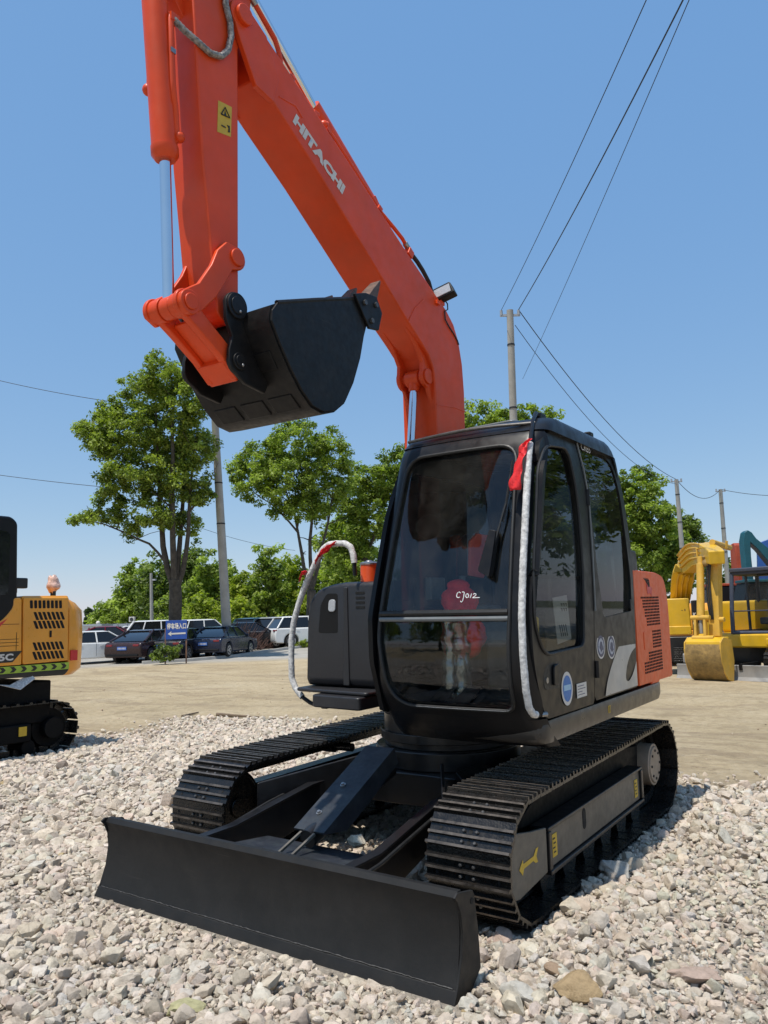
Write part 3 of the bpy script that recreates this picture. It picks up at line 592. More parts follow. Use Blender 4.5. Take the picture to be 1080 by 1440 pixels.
for z, k in ((2.535, 0), (2.575, .012), (2.605, .035), (2.628, .08), (2.640, .16), (2.648, .30)):
    y0 = interp(FT, min(z, 2.57)) + max(0, z - 2.57) * 1.6; y1 = interp(RB, min(z, 2.56)) - max(0, z - 2.56) * 1.2
    lp_ = rpoly([(XL, y0 + .02), (XC, y0 - .015), (XR, y0 + .02), (XR, y1), (XL, y1)], [.10, .5, .10, .10, .10], 6)
    rings.append([(XC + (x - XC) * (1 - k * .6), -.15 + (y + .15) * (1 - k * .35), z) for x, y in lp_])
obj('roof', MB().loft(rings), M['cab_black'], cab, angle=60)
ht = MB().prism(rpoly([(XL + .16, -.55), (XR - .26, -.60), (XR - .26, .1), (XL + .16, .1)], .06), 'z', 2.645, 2.662); obj('roof_hatch', ht, M['rail_grey'], cab, bevel=.008)
rb1 = MB().box((1.00, -.50, 2.668), (.05, .09, .05)).cyl((1.0, -.50, 2.66), (1.0, -.56, 2.68), .02); obj('rail_bracket', rb1, M['cab_black'], cab, bevel=.008)
obj('rain_rail', MB().tube([(XL + .05, -.745, 2.585), (XL + .3, -.775, 2.592), (XC, -.785, 2.594), (XR - .3, -.77, 2.592), (XR - .08, -.73, 2.585)], .010, 8), M['bolt_dark'], cab)
obj('roof_antenna_base', MB().box((1.06, .18, 2.655), (.05, .07, .06)), M['cab_black'], cab, bevel=.01)
obj('latch', MB().prism(rpoly([(.58, 1.495), (.645, 1.495), (.645, 1.565), (.58, 1.565)], .01), 'x', 1.142, 1.152), M['hose'], cab, bevel=.003)
obj('cab_floor', MB().box((XC, -.2, 1.0), (HW * 2 - .06, 1.60, .04)), M['interior'], cab)
# interior
seat = empty('operator_seat', parent=ex)
obj('seat_cushion', MB().loft([[(x, y, z) for x, y in rpoly([(XC - w_, -.32), (XC + w_, -.32), (XC + w_, .22), (XC - w_, .22)], .08)] for z, w_ in ((1.33, .22), (1.37, .25), (1.45, .25), (1.48, .22))]), M['seat'], seat, angle=60)
obj('seat_back', MB().loft([[(x, y + (z - 1.45) * .22, z) for x, y in rpoly([(XC - w_, .16), (XC + w_, .16), (XC + w_, .28), (XC - w_, .28)], .05)] for z, w_ in ((1.44, .22), (1.55, .25), (1.95, .23), (2.05, .18))]), M['seat'], seat, angle=60)
obj('headrest', MB().ball((XC, .36, 2.15), (.12, .06, .09)), M['seat'], seat)
obj('seat_base', MB().box((XC, -.05, 1.17), (.40, .45, .32)), M['interior'], seat, bevel=.03)
obj('side_console', MB().box((XC - .34, -.15, 1.30), (.15, .6, .5)).box((XC + .34, -.15, 1.30), (.15, .55, .46)), M['interior'], seat, bevel=.03)
lv = MB()
for x in (.50, .60): lv.tube([(x, -.74, 1.02), (x, -.78, 1.25), (x, -.74, 1.55), (x, -.72, 1.62)], [.014, .013, .011, .018], 8)
for x in (XC - .30, XC + .30): lv.tube([(x, -.36, 1.5), (x, -.38, 1.62), (x, -.36, 1.74)], [.012, .012, .024], 8)
obj('control_lever', lv, M['interior'], ex)
pd = MB()
for x in (.50, .66): pd.box((x, -.90, 1.05), (.10, .2, .015), Matrix.Rotation(R(25), 3, 'X'))
obj('foot_pedal', pd, M['bolt_dark'], ex, bevel=.004)
obj('monitor', MB().box((XL + .14, -.62, 1.66), (.05, .18, .14)), M['interior'], ex, bevel=.01)
# wiper
wp = MB(); a = Vector(Fs(.905, 1.735, .030)); b = Vector(Fs(.995, 2.35, .022))
m_ = Vector(Fs(.955, 1.93, .035))
wp.tube([a, m_], [.012, .008], 8); wp.tube([m_, Vector(Fs(.985, 2.10, .03))], .006, 8); wa = obj('wiper_arm', wp, M['hose'], cab)
obj('wiper_blade', MB().tube([Vector(Fs(.975, 2.0, .018)), Vector(Fs(.985, 2.15, .018)), b], [.006, .008, .005], 6), M['hose'], cab)
mm = MB().prism(rpoly([(.872, 1.735), (.94, 1.70), (.955, 1.95), (.915, 1.96)], .015), 'y', 0, .05)
mm.v = [(x, Fs(x, z)[1] - .055 + y, z) for x, y, z in mm.v]; obj('wiper_motor_cover', mm, M['cab_black'], cab, bevel=.006)
# grab rail on the front pillar, wrapped in foam
gp = [(1.02, -.60, 2.675), (1.045, -.70, 2.615), (1.075, -.80, 2.535), (1.10, -.885, 2.455), (1.112, -.945, 2.36), (1.118, -1.015, 2.123), (1.118, -1.10, 1.739), (1.118, -1.14, 1.50), (1.116, -1.142, 1.30), (1.114, -1.12, 1.12), (1.114, -1.09, 1.03), (1.116, -1.05, .995), (1.125, -1.0, .985), (1.132, -.975, .985)]
gr = obj('grab_rail', MB().tube(dense(gp, 80), .012, 10), M['cab_black'], cab)
rnd = random.Random(9); dp = dense(gp, 160)[32:156]
obj('foam_sleeve', MB().tube(dp, [.0188 + rnd.uniform(-.0007, .0009) for _ in dp], 12), M['foam'], gr)
obj('rail_bolt', MB().cyl((1.132, -.985, .985), (1.15, -.955, .985), .014, n=8), M['bolt'], gr)
strokes = [[(.16, .62), (.10, .70), (.03, .62), (.0, .45), (.02, .32), (.08, .28), (.14, .33)], [(.22, .70), (.27, .72), (.31, .70), (.30, .4), (.27, .08), (.22, -.02), (.18, .06)], [(.45, .62), (.39, .55), (.38, .40), (.43, .32), (.49, .36), (.50, .50), (.45, .62)], [(.61, .64), (.59, .45), (.57, .32)], [(.68, .58), (.73, .66), (.80, .62), (.78, .52), (.68, .38), (.66, .34), (.80, .36), (.95, .40)]]
ck = MB(); o_ = Vector(Fs(.728, 1.577)); 
for s_ in strokes: ck.tube([tuple(o_ + Vector((a_ * .145, 0, b_ * .075 - a_ * .012)) + Vector((0, Fs(.728 + a_ * .145, 1.577 + b_ * .075)[1] - o_.y + .009, 0))) for a_, b_ in s_], .0024, 5)
obj('chalk_marking', ck, M['white_marker'], cab)
text_mesh('CRB5', .05, M['white'], 'window_marking', cab, Sx(-.175, 2.505, .002), (0, 1, -.02), (0, 0, 1), fit=(.165, .045))

# ================================================================= boom, stick, bucket
BX0, BX1 = -.19, .09; BC = -.05
boom = empty('boom', parent=ex)
up = [(.12, 1.12), (.20, 1.6), (.242, 2.2), (.258, 2.75), (.266, 3.15), (.250, 3.36), (.205, 3.53), (.135, 3.645), (.03, 3.725), (-.2, 3.835), (-.475, 3.968), (-1.18, 4.338), (-1.75, 4.625), (-1.95, 4.725)]
lo = [(-1.97, 4.42), (-1.808, 4.318), (-1.443, 4.100), (-.752, 3.640), (-.50, 3.470), (-.36, 3.385), (-.25, 3.31), (-.19, 3.23), (-.172, 3.12), (-.166, 2.8), (-.16, 2.2), (-.14, 1.6), (-.10, 1.12)]
obj('boom_beam', MB().prism(up + lo, 'x', BX0, BX1), M['orange'], boom, bevel=.012, angle=30)
for x0, x1 in ((BX1 - .028, BX1 + .004), (BX0 - .004, BX0 + .028)):
    f = [(-1.90, 4.70), (-2.02, 4.762)] + [(-2.085 + .085 * math.cos(R(a)), 4.70 + .085 * math.sin(R(a))) for a in range(110, 231, 15)] + [(-2.10, 4.55), (-1.985, 4.36), (-1.85, 4.34), (-1.80, 4.5)]
    obj('boom_fork', MB().prism(f, 'x', x0, x1), M['orange'], boom, bevel=.006)
pin = MB().cyl((BX1 + .002, -2.085, 4.70), (BX1 + .03, -2.085, 4.70), .055, n=28).cyl((BX0 - .002, -2.085, 4.70), (BX0 - .03, -2.085, 4.70), .055, n=28).cyl((BX0, -2.085, 4.70), (BX1, -2.085, 4.70), .05); obj('boom_pin', pin, M['orange'], boom, bevel=.006)
# boom cylinder lugs on the inside of the bend
for x0, x1 in ((.030, .060), (-.160, -.130)):
    f = [(-.50, 3.47), (-.36, 3.37), (-.285, 3.26)] + [(-.225 + .075 * math.cos(R(a)), 3.165 + .075 * math.sin(R(a))) for a in range(150, 271, 20)] + [(-.165, 2.98), (-.16, 2.80), (-.10, 2.8), (-.1, 3.3), (-.4, 3.5)]
    obj('cylinder_lug', MB().prism(f, 'x', x0, x1), M['orange'], boom, bevel=.008)
obj('lug_pin', MB().cyl((-.17, -.225, 3.165), (.07, -.225, 3.165), .042, n=24).cyl((.06, -.225, 3.165), (.075, -.225, 3.165), .055, n=24), M['orange'], boom, bevel=.004)
bc = MB().cyl((BC, -.36, 1.35), (BC, -.33, 2.45), .062); obj('boom_cylinder', bc, M['orange'], boom)
obj('cylinder_rod', MB().cyl((BC, -.33, 2.44), (BC, -.232, 3.10), .0285, n=28), M['chrome'], boom)
obj('rod_end', MB().cyl((BC - .055, -.225, 3.165), (BC + .055, -.225, 3.165), .058, n=28).cyl((BC, -.24, 3.07), (BC, -.225, 3.15), .035, .05), M['orange'], boom, bevel=.006)
obj('gland', MB().cyl((BC, -.333, 2.40), (BC, -.329, 2.50), .066), M['black'], boom, bevel=.005)
# arm cylinder on top
ac0, ac1 = Vector((BC, -.75, 4.27)), Vector((BC, -1.95, 5.00))
axd = (Vector((BC, -1.93, 5.20)) - ac0).normalized()
acb = MB().cyl(ac0, Vector((BC, -1.35, 4.64)), .06); obj('arm_cylinder', acb, M['orange'], boom)
obj('arm_rod', MB().cyl(Vector((BC + .02, -1.35, 4.62)), Vector((BC + .02, -1.97, 5.06)), .030, n=24), M['chrome'], boom)
obj('cylinder_bracket', MB().prism([(-.95, 4.21), (-.62, 4.04), (-.70, 4.24), (-.76, 4.30), (-.82, 4.27)], 'x', -.12, .02), M['orange'], boom, bevel=.006)
pp = MB()
pp.tube([(.06, -1.33, 4.50), (.06, -1.36, 4.47), (.055, -1.25, 4.435), (.055, -.75, 4.165), (.055, -.70, 4.15), (.055, -.60, 4.12), (.055, -.50, 4.085), (.055, -.455, 4.055)], .014, 8)
pp.tube([(.02, -1.33, 4.52), (.02, -.75, 4.20), (.02, -.6, 4.14)], .014, 8)
for y, z in ((-1.34, 4.445), (-.80, 4.17)): pp.box((.05, y, z), (.07, .04, .03), Matrix.Rotation(R(-28), 3, 'X'))
obj('boom_pipe', pp, M['orange'], boom, angle=50)
pb = MB().ball((.055, -1.355, 4.475), (.03, .03, .03)).box((.055, -1.44, 4.50), (.04, .05, .03)); pb.ball((.06, -1.665, 4.60), (.025, .03, .025)); pb.box((.06, -.43, 4.0), (.05, .06, .06), Matrix.Rotation(R(-28), 3, 'X')); obj('pipe_fitting', pb, M['orange'], boom, bevel=.006)
obj('boom_pipe', MB().tube([(.06, -2.03, 4.92), (.06, -1.965, 4.875), (.06, -1.85, 4.80), (.06, -1.80, 4.765), (.06, -1.772, 4.72), (.06, -1.752, 4.66), (.06, -1.75, 4.62)], .015, 8), M['orange'], boom)
obj('hose_ferrule', MB().cyl((.06, -2.06, 4.945), (.06, -1.955, 4.868), .019), M['bolt'], boom)
hs = MB().tube([(.055, -.455, 4.055), (.055, -.40, 4.02), (.05, -.30, 3.99), (.045, -.22, 3.955), (.04, -.13, 3.90), (.03, -.07, 3.83), (.03, -.05, 3.76)], .016, 8).tube([(.0, -.5, 4.06), (-.0, -.36, 3.99), (-.0, -.25, 3.93), (.0, -.16, 3.85), (.0, -.10, 3.79)], .016, 8); obj('hydraulic_hose', hs, M['hose'], boom)
obj('hose_ferrule', MB().cyl((.055, -.47, 4.065), (.055, -.40, 4.025), .019), M['bolt'], boom)
text_mesh('HITACHI', .1, M['white'], 'brand_lettering', boom, (BX1 + .0010, -1.690, 4.308), (0, .888, -.460), (0, .46, .888), fit=(.515, .077), bold=.006, extrude=.0015)
wlm = MB().prism(rpoly([(-.088, -.05), (.088, -.05), (.07, .055), (-.07, .055)], .012), 'y', -.02, .05); wl_o = obj('work_light', wlm, M['cab_black'], boom, bevel=.015); wl_o.location = (.105, -.035, 3.835); wl_o.rotation_euler = (R(-14), R(-16), R(10))
lz = obj('lamp_lens', MB().box((0, -.022, .0), (.125, .008, .072)), M['lens'], wl_o, bevel=.004)
wc_ = MB().tube([(.09, .0, 3.80), (.10, .03, 3.77), (.098, .035, 3.73), (.097, -.01, 3.70), (.097, -.005, 3.64), (.097, .05, 3.60), (.096, .11, 3.57), (.096, .17, 3.53), (.096, .19, 3.50)], .005, 6); obj('lamp_wire', wc_, M['hose'], boom)
obj('lamp_bracket', MB().box((.075, -.02, 3.775), (.03, .06, .05)).box((.1, -.11, 3.735), (.02, .05, .03)), M['orange'], boom, bevel=.004)

for pts_ in ([(-1.80, 4.40), (-1.66, 4.42), (-1.60, 4.38)], [(-.30, 3.70), (-.42, 3.60), (-.50, 3.49)], [(-.16, 2.97), (.10, 3.0), (.262, 3.0)]):
    d3 = dense([(BX1 + .0005, y, z) for y, z in pts_], 26); rnd = random.Random(len(d3)); obj('weld_bead', MB().tube(d3, [.0042 + rnd.uniform(-.001, .0012) for _ in d3], 6), M['orange'], boom)
stick = empty('stick', parent=ex)
sp = [(-2.085, 3.10), (-2.085, 4.52), (-2.03, 4.62), (-2.0, 4.72), (-1.98, 4.9), (-1.90, 5.25), (-1.95, 5.34), (-2.05, 5.30), (-2.40, 4.95), (-2.405, 4.66), (-2.335, 3.80), (-2.262, 3.22), (-2.235, 3.06)] + [(-2.165 + .075 * math.cos(R(a)), 3.062 + .075 * math.sin(R(a))) for a in range(200, 351, 15)]
obj('stick_beam', MB().prism(sp, 'x', -.16, .06), M['orange'], stick, bevel=.012)
obj('stick_lug', MB().prism([(-2.36, 4.5), (-2.42, 4.9), (-2.55, 5.25), (-2.62, 5.25), (-2.58, 5.1), (-2.45, 4.6)], 'x', -.085, -.015), M['orange'], stick, bevel=.006)
wl2 = MB().add([(.0615, -2.232, 4.150), (.0615, -2.135, 4.165), (.0615, -2.142, 3.995), (.0615, -2.238, 3.975)], [(0, 3, 2, 1)]); wlab = obj('warning_label', wl2, M['yellow_label'], stick, smooth=False)
tri = MB().tube([(.0635, -2.212, 4.085), (.0635, -2.185, 4.135), (.0635, -2.152, 4.095), (.0635, -2.212, 4.085)], .004, 4).prism([(-2.19, 4.093), (-2.185, 4.12), (-2.175, 4.096)], 'x', .0625, .0640)
tri.prism([(-2.165, 4.01), (-2.150, 4.015), (-2.152, 4.05), (-2.172, 4.045), (-2.160, 4.035)], 'x', .0625, .0640); tri.prism([(-2.21, 4.02), (-2.18, 4.024), (-2.18, 4.030), (-2.21, 4.028)], 'x', .0625, .0640)
obj('label_pictogram', tri, M['black_ink'], wlab)
bcy = MB().tube([(BC, -2.61, 5.20), (BC, -2.478, 3.80)], .063, 28); bcy.tube([(BC, -2.479, 3.81), (BC, -2.475, 3.77), (BC, -2.473, 3.745)], [.067, .067, .05], 28); obj('bucket_cylinder', bcy, M['orange'], stick, angle=40)
obj('cylinder_rod', MB().cyl((BC, -2.475, 3.76), (BC, -2.445, 3.03), .028, n=28), M['chrome'], stick)
py_ = MB().tube([(.01, -2.50, 4.47), (.015, -2.505, 4.44), (.015, -2.498, 4.30), (.012, -2.487, 4.12), (.01, -2.474, 4.03), (.005, -2.465, 4.02), (-.0, -2.45, 3.88), (-.01, -2.44, 3.84)], .017, 10)
py_.ball((.005, -2.435, 3.865), (.028, .028, .028)); py_.box((.012, -2.49, 4.455), (.045, .05, .04)); obj('cylinder_pipe', py_, M['orange'], stick, angle=50)
obj('grease_block', MB().ball((BC - .075, -2.52, 4.12), (.03, .03, .03)).tube([(BC - .075, -2.52, 4.12), (BC - .06, -2.53, 4.3)], .01, 6), M['orange'], stick)
obj('pipe_clip', MB().box((.031, -2.498, 4.275), (.006, .03, .025)), M['bolt'], stick)
hp2 = [(.02, -2.49, 4.452), (.045, -2.44, 4.41), (.07, -2.383, 4.378), (.078, -2.30, 4.36), (.08, -2.23, 4.385), (.08, -2.18, 4.45), (.08, -2.158, 4.54), (.08, -2.165, 4.62), (.078, -2.195, 4.70), (.075, -2.20, 4.82), (.07, -2.2, 5.0)]
dp = dense(hp2, 90); obj('braided_hose', MB().tube(dp, [.0155 + (.0022 if k % 2 else 0) for k in range(len(dp))], 10), M['braid'], stick)
# guide links, cross tube, bucket link
T0 = (-2.455, 2.995); P1 = (-2.13, 3.335); E1 = (-2.165, 3.062); E2 = (-2.148, 2.782)
for x0, x1 in ((.064, .092), (-.146, -.120)):
    f = arc(P1, .062, -75, 75, 8) + [(-2.20, 3.395), (-2.26, 3.33), (-2.30, 3.24), (-2.38, 3.12)] + arc(T0, .070, 95, 215, 8) + [(-2.45, 2.925), (-2.36, 2.985), (-2.27, 3.08), (-2.20, 3.19), (-2.16, 3.26)]
    obj('guide_link', MB().prism(f, 'x', x0, x1), M['orange'], stick, bevel=.007)
obj('link_pivot', MB().cyl((-.20, P1[0], P1[1]), (.105, P1[0], P1[1]), .045, n=28), M['orange'], stick, bevel=.006)
ct = MB(); ct.cyl((-.124, *T0), (-.055, *T0), .060, n=32); ct.cyl((-.05, *T0), (.015, *T0), .055, n=32); ct.cyl((.02, *T0), (.118, *T0), .060, n=32); ct.cyl((.118, *T0), (.128, *T0), .040, n=24); obj('link_tube', ct, M['orange'], stick, bevel=.006)
hl_ = MB(); dv = (Vector(E2) - Vector(T0)).normalized(); nv = Vector((-dv.y, dv.x))
def lk2(t, n_): p = Vector(T0) + dv * t + nv * n_; return (p.x, p.y)
Ln = (Vector(E2) - Vector(T0)).length
for x0, x1, in ((.045, .090), (-.118, -.076)): hl_.prism([lk2(-.02, .055), lk2(-.02, -.055), lk2(.12, -.045), lk2(Ln - .08, -.040), lk2(Ln + .06, -.055), lk2(Ln + .08, 0), lk2(Ln + .06, .05), lk2(.12, .045)], 'x', x0, x1)
hl_.prism([lk2(.085, .012), lk2(.085, -.015), lk2(Ln + .03, -.015), lk2(Ln + .03, .012)], 'x', -.076, .045)
hl_.prism([lk2(Ln - .05, .05), lk2(Ln - .05, -.05), lk2(Ln + .078, -.05), lk2(Ln + .078, .05)], 'x', -.112, .080)
obj('bucket_link', hl_, M['orange'], stick, bevel=.009)
# bucket
bk = empty('bucket', parent=ex); W0, W1 = -.39, .29
shell = [(-1.285, 3.27), (-1.33, 3.10), (-1.37, 2.96), (-1.44, 2.80), (-1.52, 2.675), (-1.61, 2.61), (-1.71, 2.582), (-1.80, 2.598), (-1.885, 2.665), (-1.965, 2.755), (-2.045, 2.865), (-2.105, 2.965), (-2.095, 3.04), (-2.03, 3.075)]
sm2 = MB(); n = len(shell); sm2.add([(x, y, z) for x in (W0, W1) for y, z in shell], [(i, i + 1, n + i + 1, n + i) for i in range(n - 1)]); obj('bucket_shell', sm2, M['bucket'], bk, solid=.018, soff=0, angle=50)
for x0, x1 in ((W1 - .006, W1 + .014), (W0 - .014, W0 + .006)):
    sd = [(-2.06, 3.072), (-1.40, 3.305), (-1.275, 3.235)] + [(y + .012 * 0, z) for y, z in shell[1:12]] + [(-2.10, 3.02)]
    obj('side_plate', MB().prism(sd, 'x', x0, x1), M['bucket'], bk, bevel=.004, angle=30)
    rimp = [(x0 + .01, y, z) for y, z in [(-2.06, 3.07), (-1.75, 3.182), (-1.40, 3.303), (-1.28, 3.24)]]; obj('rim_bar', MB().tube(rimp, .014, 8), M['bucket'], bk)
    s_ = 1 if x0 > 0 else -1; xo = x1 + .001 if s_ > 0 else x0 - .019
    cut = MB().prism([(-1.44, 3.315), (-1.33, 3.355), (-1.22, 3.365), (-1.165, 3.28), (-1.205, 3.165), (-1.30, 3.15), (-1.36, 3.22)], 'x', xo, xo + .018); c_ = obj('side_cutter', cut, M['bucket'], bk, bevel=.004)
    bb = MB()
    for y, z in ((-1.345, 3.29), (-1.235, 3.31), (-1.28, 3.20)): bb.cyl((xo + .018 if s_ > 0 else xo, y, z), ((xo + .03) if s_ > 0 else xo - .012, y, z), .016, n=6)
    obj('cutter_bolts', bb, M['bolt_dark'], c_)
for x in (-.31, -.12, .07, .245):
    th = MB(); u = Vector((0, .56, .83)); q = Vector((0, -.83, .56)); o_ = Vector((x, -1.30, 3.235))
    rr = []
    for t, wd, hh in ((-.02, .050, .050), (.10, .048, .046), (.22, .042, .028), (.33, .036, .006)):
        c_ = o_ + u * t; rr.append([c_ + Vector((-wd, 0, 0)) - q * hh, c_ + Vector((wd, 0, 0)) - q * hh, c_ + Vector((wd, 0, 0)) + q * hh, c_ + Vector((-wd, 0, 0)) + q * hh])
    th.loft(rr); obj('bucket_tooth', th, M['tooth'], bk, bevel=.004)
ear = arc(E1, .072, -10, 170, 10) + [(-2.232, 2.98), (-2.19, 2.90), (-2.212, 2.83)] + arc(E2, .066, 170, 255, 5) + [(-2.10, 2.68), (-1.96, 2.66), (-1.93, 2.72), (-2.03, 2.86), (-2.07, 2.98)]
for x0, x1 in ((.098, .122), (-.222, -.198)): obj('bucket_ear', MB().prism(ear, 'x', x0, x1), M['bucket'], bk, bevel=.006)
for (y, z), r in ((E1, .066), (E2, .044)):
    p_ = MB().cyl((.10, y, z), (.134, y, z), r, n=32).cyl((.134, y, z), (.140, y, z), r * .7, n=24); b_ = obj('pin_boss', p_, M['bucket'], bk, bevel=.006); obj('pin_boss', MB().cyl((-.20, y, z), (-.25, y, z), r, n=32), M['bucket'], bk, bevel=.006)
    obj('grease_nipple', MB().ball((.141, y + .01, z - r * .45), (.006, .008, .008)), M['bolt'], b_)
for i in (7, 9):
    a_, b_ = shell[i], shell[i + 1]; m2 = ((a_[0] + b_[0]) / 2, (a_[1] + b_[1]) / 2); d_ = (Vector(b_) - Vector(a_)).normalized(); n_ = Vector((d_.y, -d_.x))
    if n_.x > 0: n_ = -n_
    for x in (-.25, -.05, .15): obj('wear_plate', MB().box((x, m2[0] + n_.x * .010, m2[1] + n_.y * .010), (.16, .012, .10), Matrix.Rotation(math.atan2(n_.y, n_.x), 3, 'X')), M['bucket'], bk, bevel=.004)

rc = MB().prism([(.02, 2.0), (.13, 2.06), (.42, 2.055), (.42, 1.93), (.20, 1.74), (-.01, 1.755)], 'x', .205, .225)  # thin prism stands in for a red machine's reflection in the glass
RED_REFLECTION = rc
# ---- things hung on, tied to or lying on the machine
def inx(p): return TILT @ Vector(p)
def machine_thing(name, mb, mat, label, cat, group=None, **k):
    mb.v = [tuple(inx(p)) for p in mb.v]; o = obj(name, mb, mat, None, **k); tag(o, label, cat, group); return o
def ribbon(path, wd, seed, name, label, wdir=(1, .3, 0)):
    rnd = random.Random(seed); P = dense(path, 22); mb = MB(); vs = []
    for i, p in enumerate(P):
        q = i / 21; w2 = wd * (0.35 + .65 * min(1, q * 2.2)) * (1 - .3 * max(0, q - .8)); tw = Vector(wdir).normalized(); tw = Matrix.Rotation(math.sin(i * .35 + seed) * .35, 3, 'Z') @ tw
        for k in range(5): vs.append(p + tw * w2 * (k - 2) / 2 + Vector((0, .012 * math.sin(i * .9 + k * 1.9 + seed), 0)))
    fs = [(i * 5 + k, i * 5 + k + 1, (i + 1) * 5 + k + 1, (i + 1) * 5 + k) for i in range(21) for k in range(4)]
    mb.add(vs, fs); return machine_thing(name, mb, M['red_cloth'], label, 'ribbon', solid=.003, angle=80)
ribbon([(1.112, -.925, 2.455), (1.095, -.955, 2.42), (1.075, -.985, 2.33), (1.06, -1.01, 2.24), (1.055, -1.02, 2.165)], .033, 1, 'red_ribbon', 'bright red ribbon tied to the foam-wrapped rail at the top corner of the cab', (1, -.2, 0))
ribbon([(-.665, -.385, 2.025), (-.73, -.39, 1.985), (-.80, -.395, 1.955), (-.84, -.39, 1.90)], .035, 2, 'red_ribbon', 'crumpled red ribbon under the bend of the grey foam-wrapped handrail', (.5, .0, .8))
ribbon([(-.93, -.39, 1.825), (-.985, -.39, 1.81), (-1.0, -.39, 1.77)], .022, 4, 'red_ribbon', 'short red ribbon end tied midway down the sloping handrail', (.4, .0, .9))
def bag(c, r, seed, label, squash=None):
    rnd = random.Random(seed); mb = MB().ball((0, 0, 0), 1, 22, 16); ph = [rnd.uniform(0, 6) for _ in range(6)]
    vs = []
    for x, y, z in mb.v:
        a = math.atan2(y, x); k = 1 + .10 * math.sin(3 * a + ph[0] + z * 2) + .07 * math.sin(7 * a + ph[1] + 4 * z) + .05 * math.sin(9 * z + ph[2] + 2 * a)
        pinch = 1 - .35 * math.exp(-((z - .55) / .18) ** 2)
        vs.append((c[0] + x * r[0] * k * pinch, c[1] + y * r[1] * k * pinch, c[2] + z * r[2]))
    mb.v = vs; return machine_thing('cloth_bag', mb, M['red_bag'], label, 'bag', angle=70)
bag((.545, -.755, 1.59), (.115, .085, .12), 3, 'red cloth bag pulled over the lever above the window bar')
bag((.565, -.73, 1.39), (.13, .09, .15), 6, 'larger red cloth bag hanging over the lever below the window bar')
machine_thing('reflection_shape', RED_REFLECTION, M['salmon_reflection'], 'salmon red shape added as a reflection, set by the far cab window', 'cover', bevel=.006)
fm = MB()
for k in range(2):
    c_ = [(.50 + .075 * k, -.80, z) for z in np.linspace(1.03, 1.46, 14)]; rnd = random.Random(k); fm.tube([(p[0] + rnd.uniform(-.012, .012), p[1] + rnd.uniform(-.01, .01), p[2]) for p in c_], [.055 + rnd.uniform(-.014, .014) for _ in c_], 10)
machine_thing('plastic_sheet', fm, M['plastic_film'], 'clear crumpled plastic film wrapped round the pedals behind the lower glass', 'plastic film', angle=70)
pc = MB().add([(1.105, -.69, 1.585), (1.105, -.475, 1.60), (1.105, -.435, 1.345), (1.105, -.645, 1.325)], [(0, 3, 2, 1)]); card = machine_thing('notice_card', pc, M['card'], 'grey card with handwriting propped inside the door window', 'card', solid=.003)
rnd = random.Random(12); ik = MB()
for k in range(6):
    y, z = -.60 + .035 * (k % 3) + .03, 1.55 - .028 * (k // 3); ik.box((1.1072, y, z), (.0012, .022, .006)); ik.box((1.1072, y + .006, z - .006), (.0012, .006, .016))
for k in range(4): ik.box((1.1072, -.60 + .03 * k, 1.40), (.0012, .007, .07), Matrix.Rotation(R(20), 3, 'X'))
ik.v = [tuple(inx(p)) for p in ik.v]; obj('handwriting', ik, M['black_ink'], card)
yb = MB()
for k in range(3): yb.prism(rpoly([(-1.02 + .05 * k, 1.38), (-.985 + .05 * k, 1.38), (-.98 + .05 * k, 1.52 - .02 * k), (-1.015 + .05 * k, 1.53 - .02 * k)], .008), 'x', 1.06, 1.10)
machine_thing('oil_bottle', yb, M['yellow_label'], 'yellow plastic containers standing low inside the door window', 'container', bevel=.006)
# ================================================================= ground, gravel
CAMXY = np.array([CPOS.x, CPOS.y]); HEAD = math.atan2(FW.x, FW.y)
rs = np.random.RandomState(11)
class VN:                                   # small value noise for terrain and stone tints
    def __init__(s, seed): s.g = np.random.RandomState(seed).rand(64, 64)
    def __call__(s, x, y):
        x = np.asarray(x, float); y = np.asarray(y, float)
        xi = np.floor(x).astype(int); yi = np.floor(y).astype(int); fx = x - xi; fy = y - yi; fx = fx * fx * (3 - 2 * fx); fy = fy * fy * (3 - 2 * fy)
        g = lambda a, b: s.g[a % 64, b % 64]
        return (g(xi, yi) * (1 - fx) + g(xi + 1, yi) * fx) * (1 - fy) + (g(xi, yi + 1) * (1 - fx) + g(xi + 1, yi + 1) * fx) * fy
vn = VN(1); vn2 = VN(2); vn3 = VN(3)
def sstep(a, b, x): t = np.clip((x - a) / (b - a), 0, 1); return t * t * (3 - 2 * t)
def gz(x, y):
    x = np.asarray(x, float); y = np.asarray(y, float)
    r = np.hypot(x, y); dc = np.hypot(x - CAMXY[0], y - CAMXY[1])
    near = 1 - sstep(3.2, 7.0, r)
    z = (-.01706 * x + .01416 * y - .012) * near + (-.085) * (1 - near)
    gm = gravel_mask(x, y)
    bump = (vn(x * .9, y * .9) - .5) * .07 + (vn2(x * 2.3 + 7, y * 2.3) - .5) * .035
    under = (1 - sstep(1.15, 1.45, np.abs(x))) * (1 - sstep(2.0, 2.5, np.abs(y + .2)))
    z = z + bump * (1 - under) * (.35 + .65 * gm)
    z = z + .055 * np.exp(-((x - 1.55) / .32) ** 2) * (1 - sstep(1.2, 2.2, np.abs(y))) * gm         # spoil heaped beside the left track
    z = z + .25 * sstep(37, 46, dc) * (dc < 200)
    # wheel ruts on the dirt
    rut = np.sin((x * .45 + y * .9) * 2.2 + 2 * vn3(x * .25, y * .25)) * .012 * (1 - gm) * (dc < 30)
    return z + rut
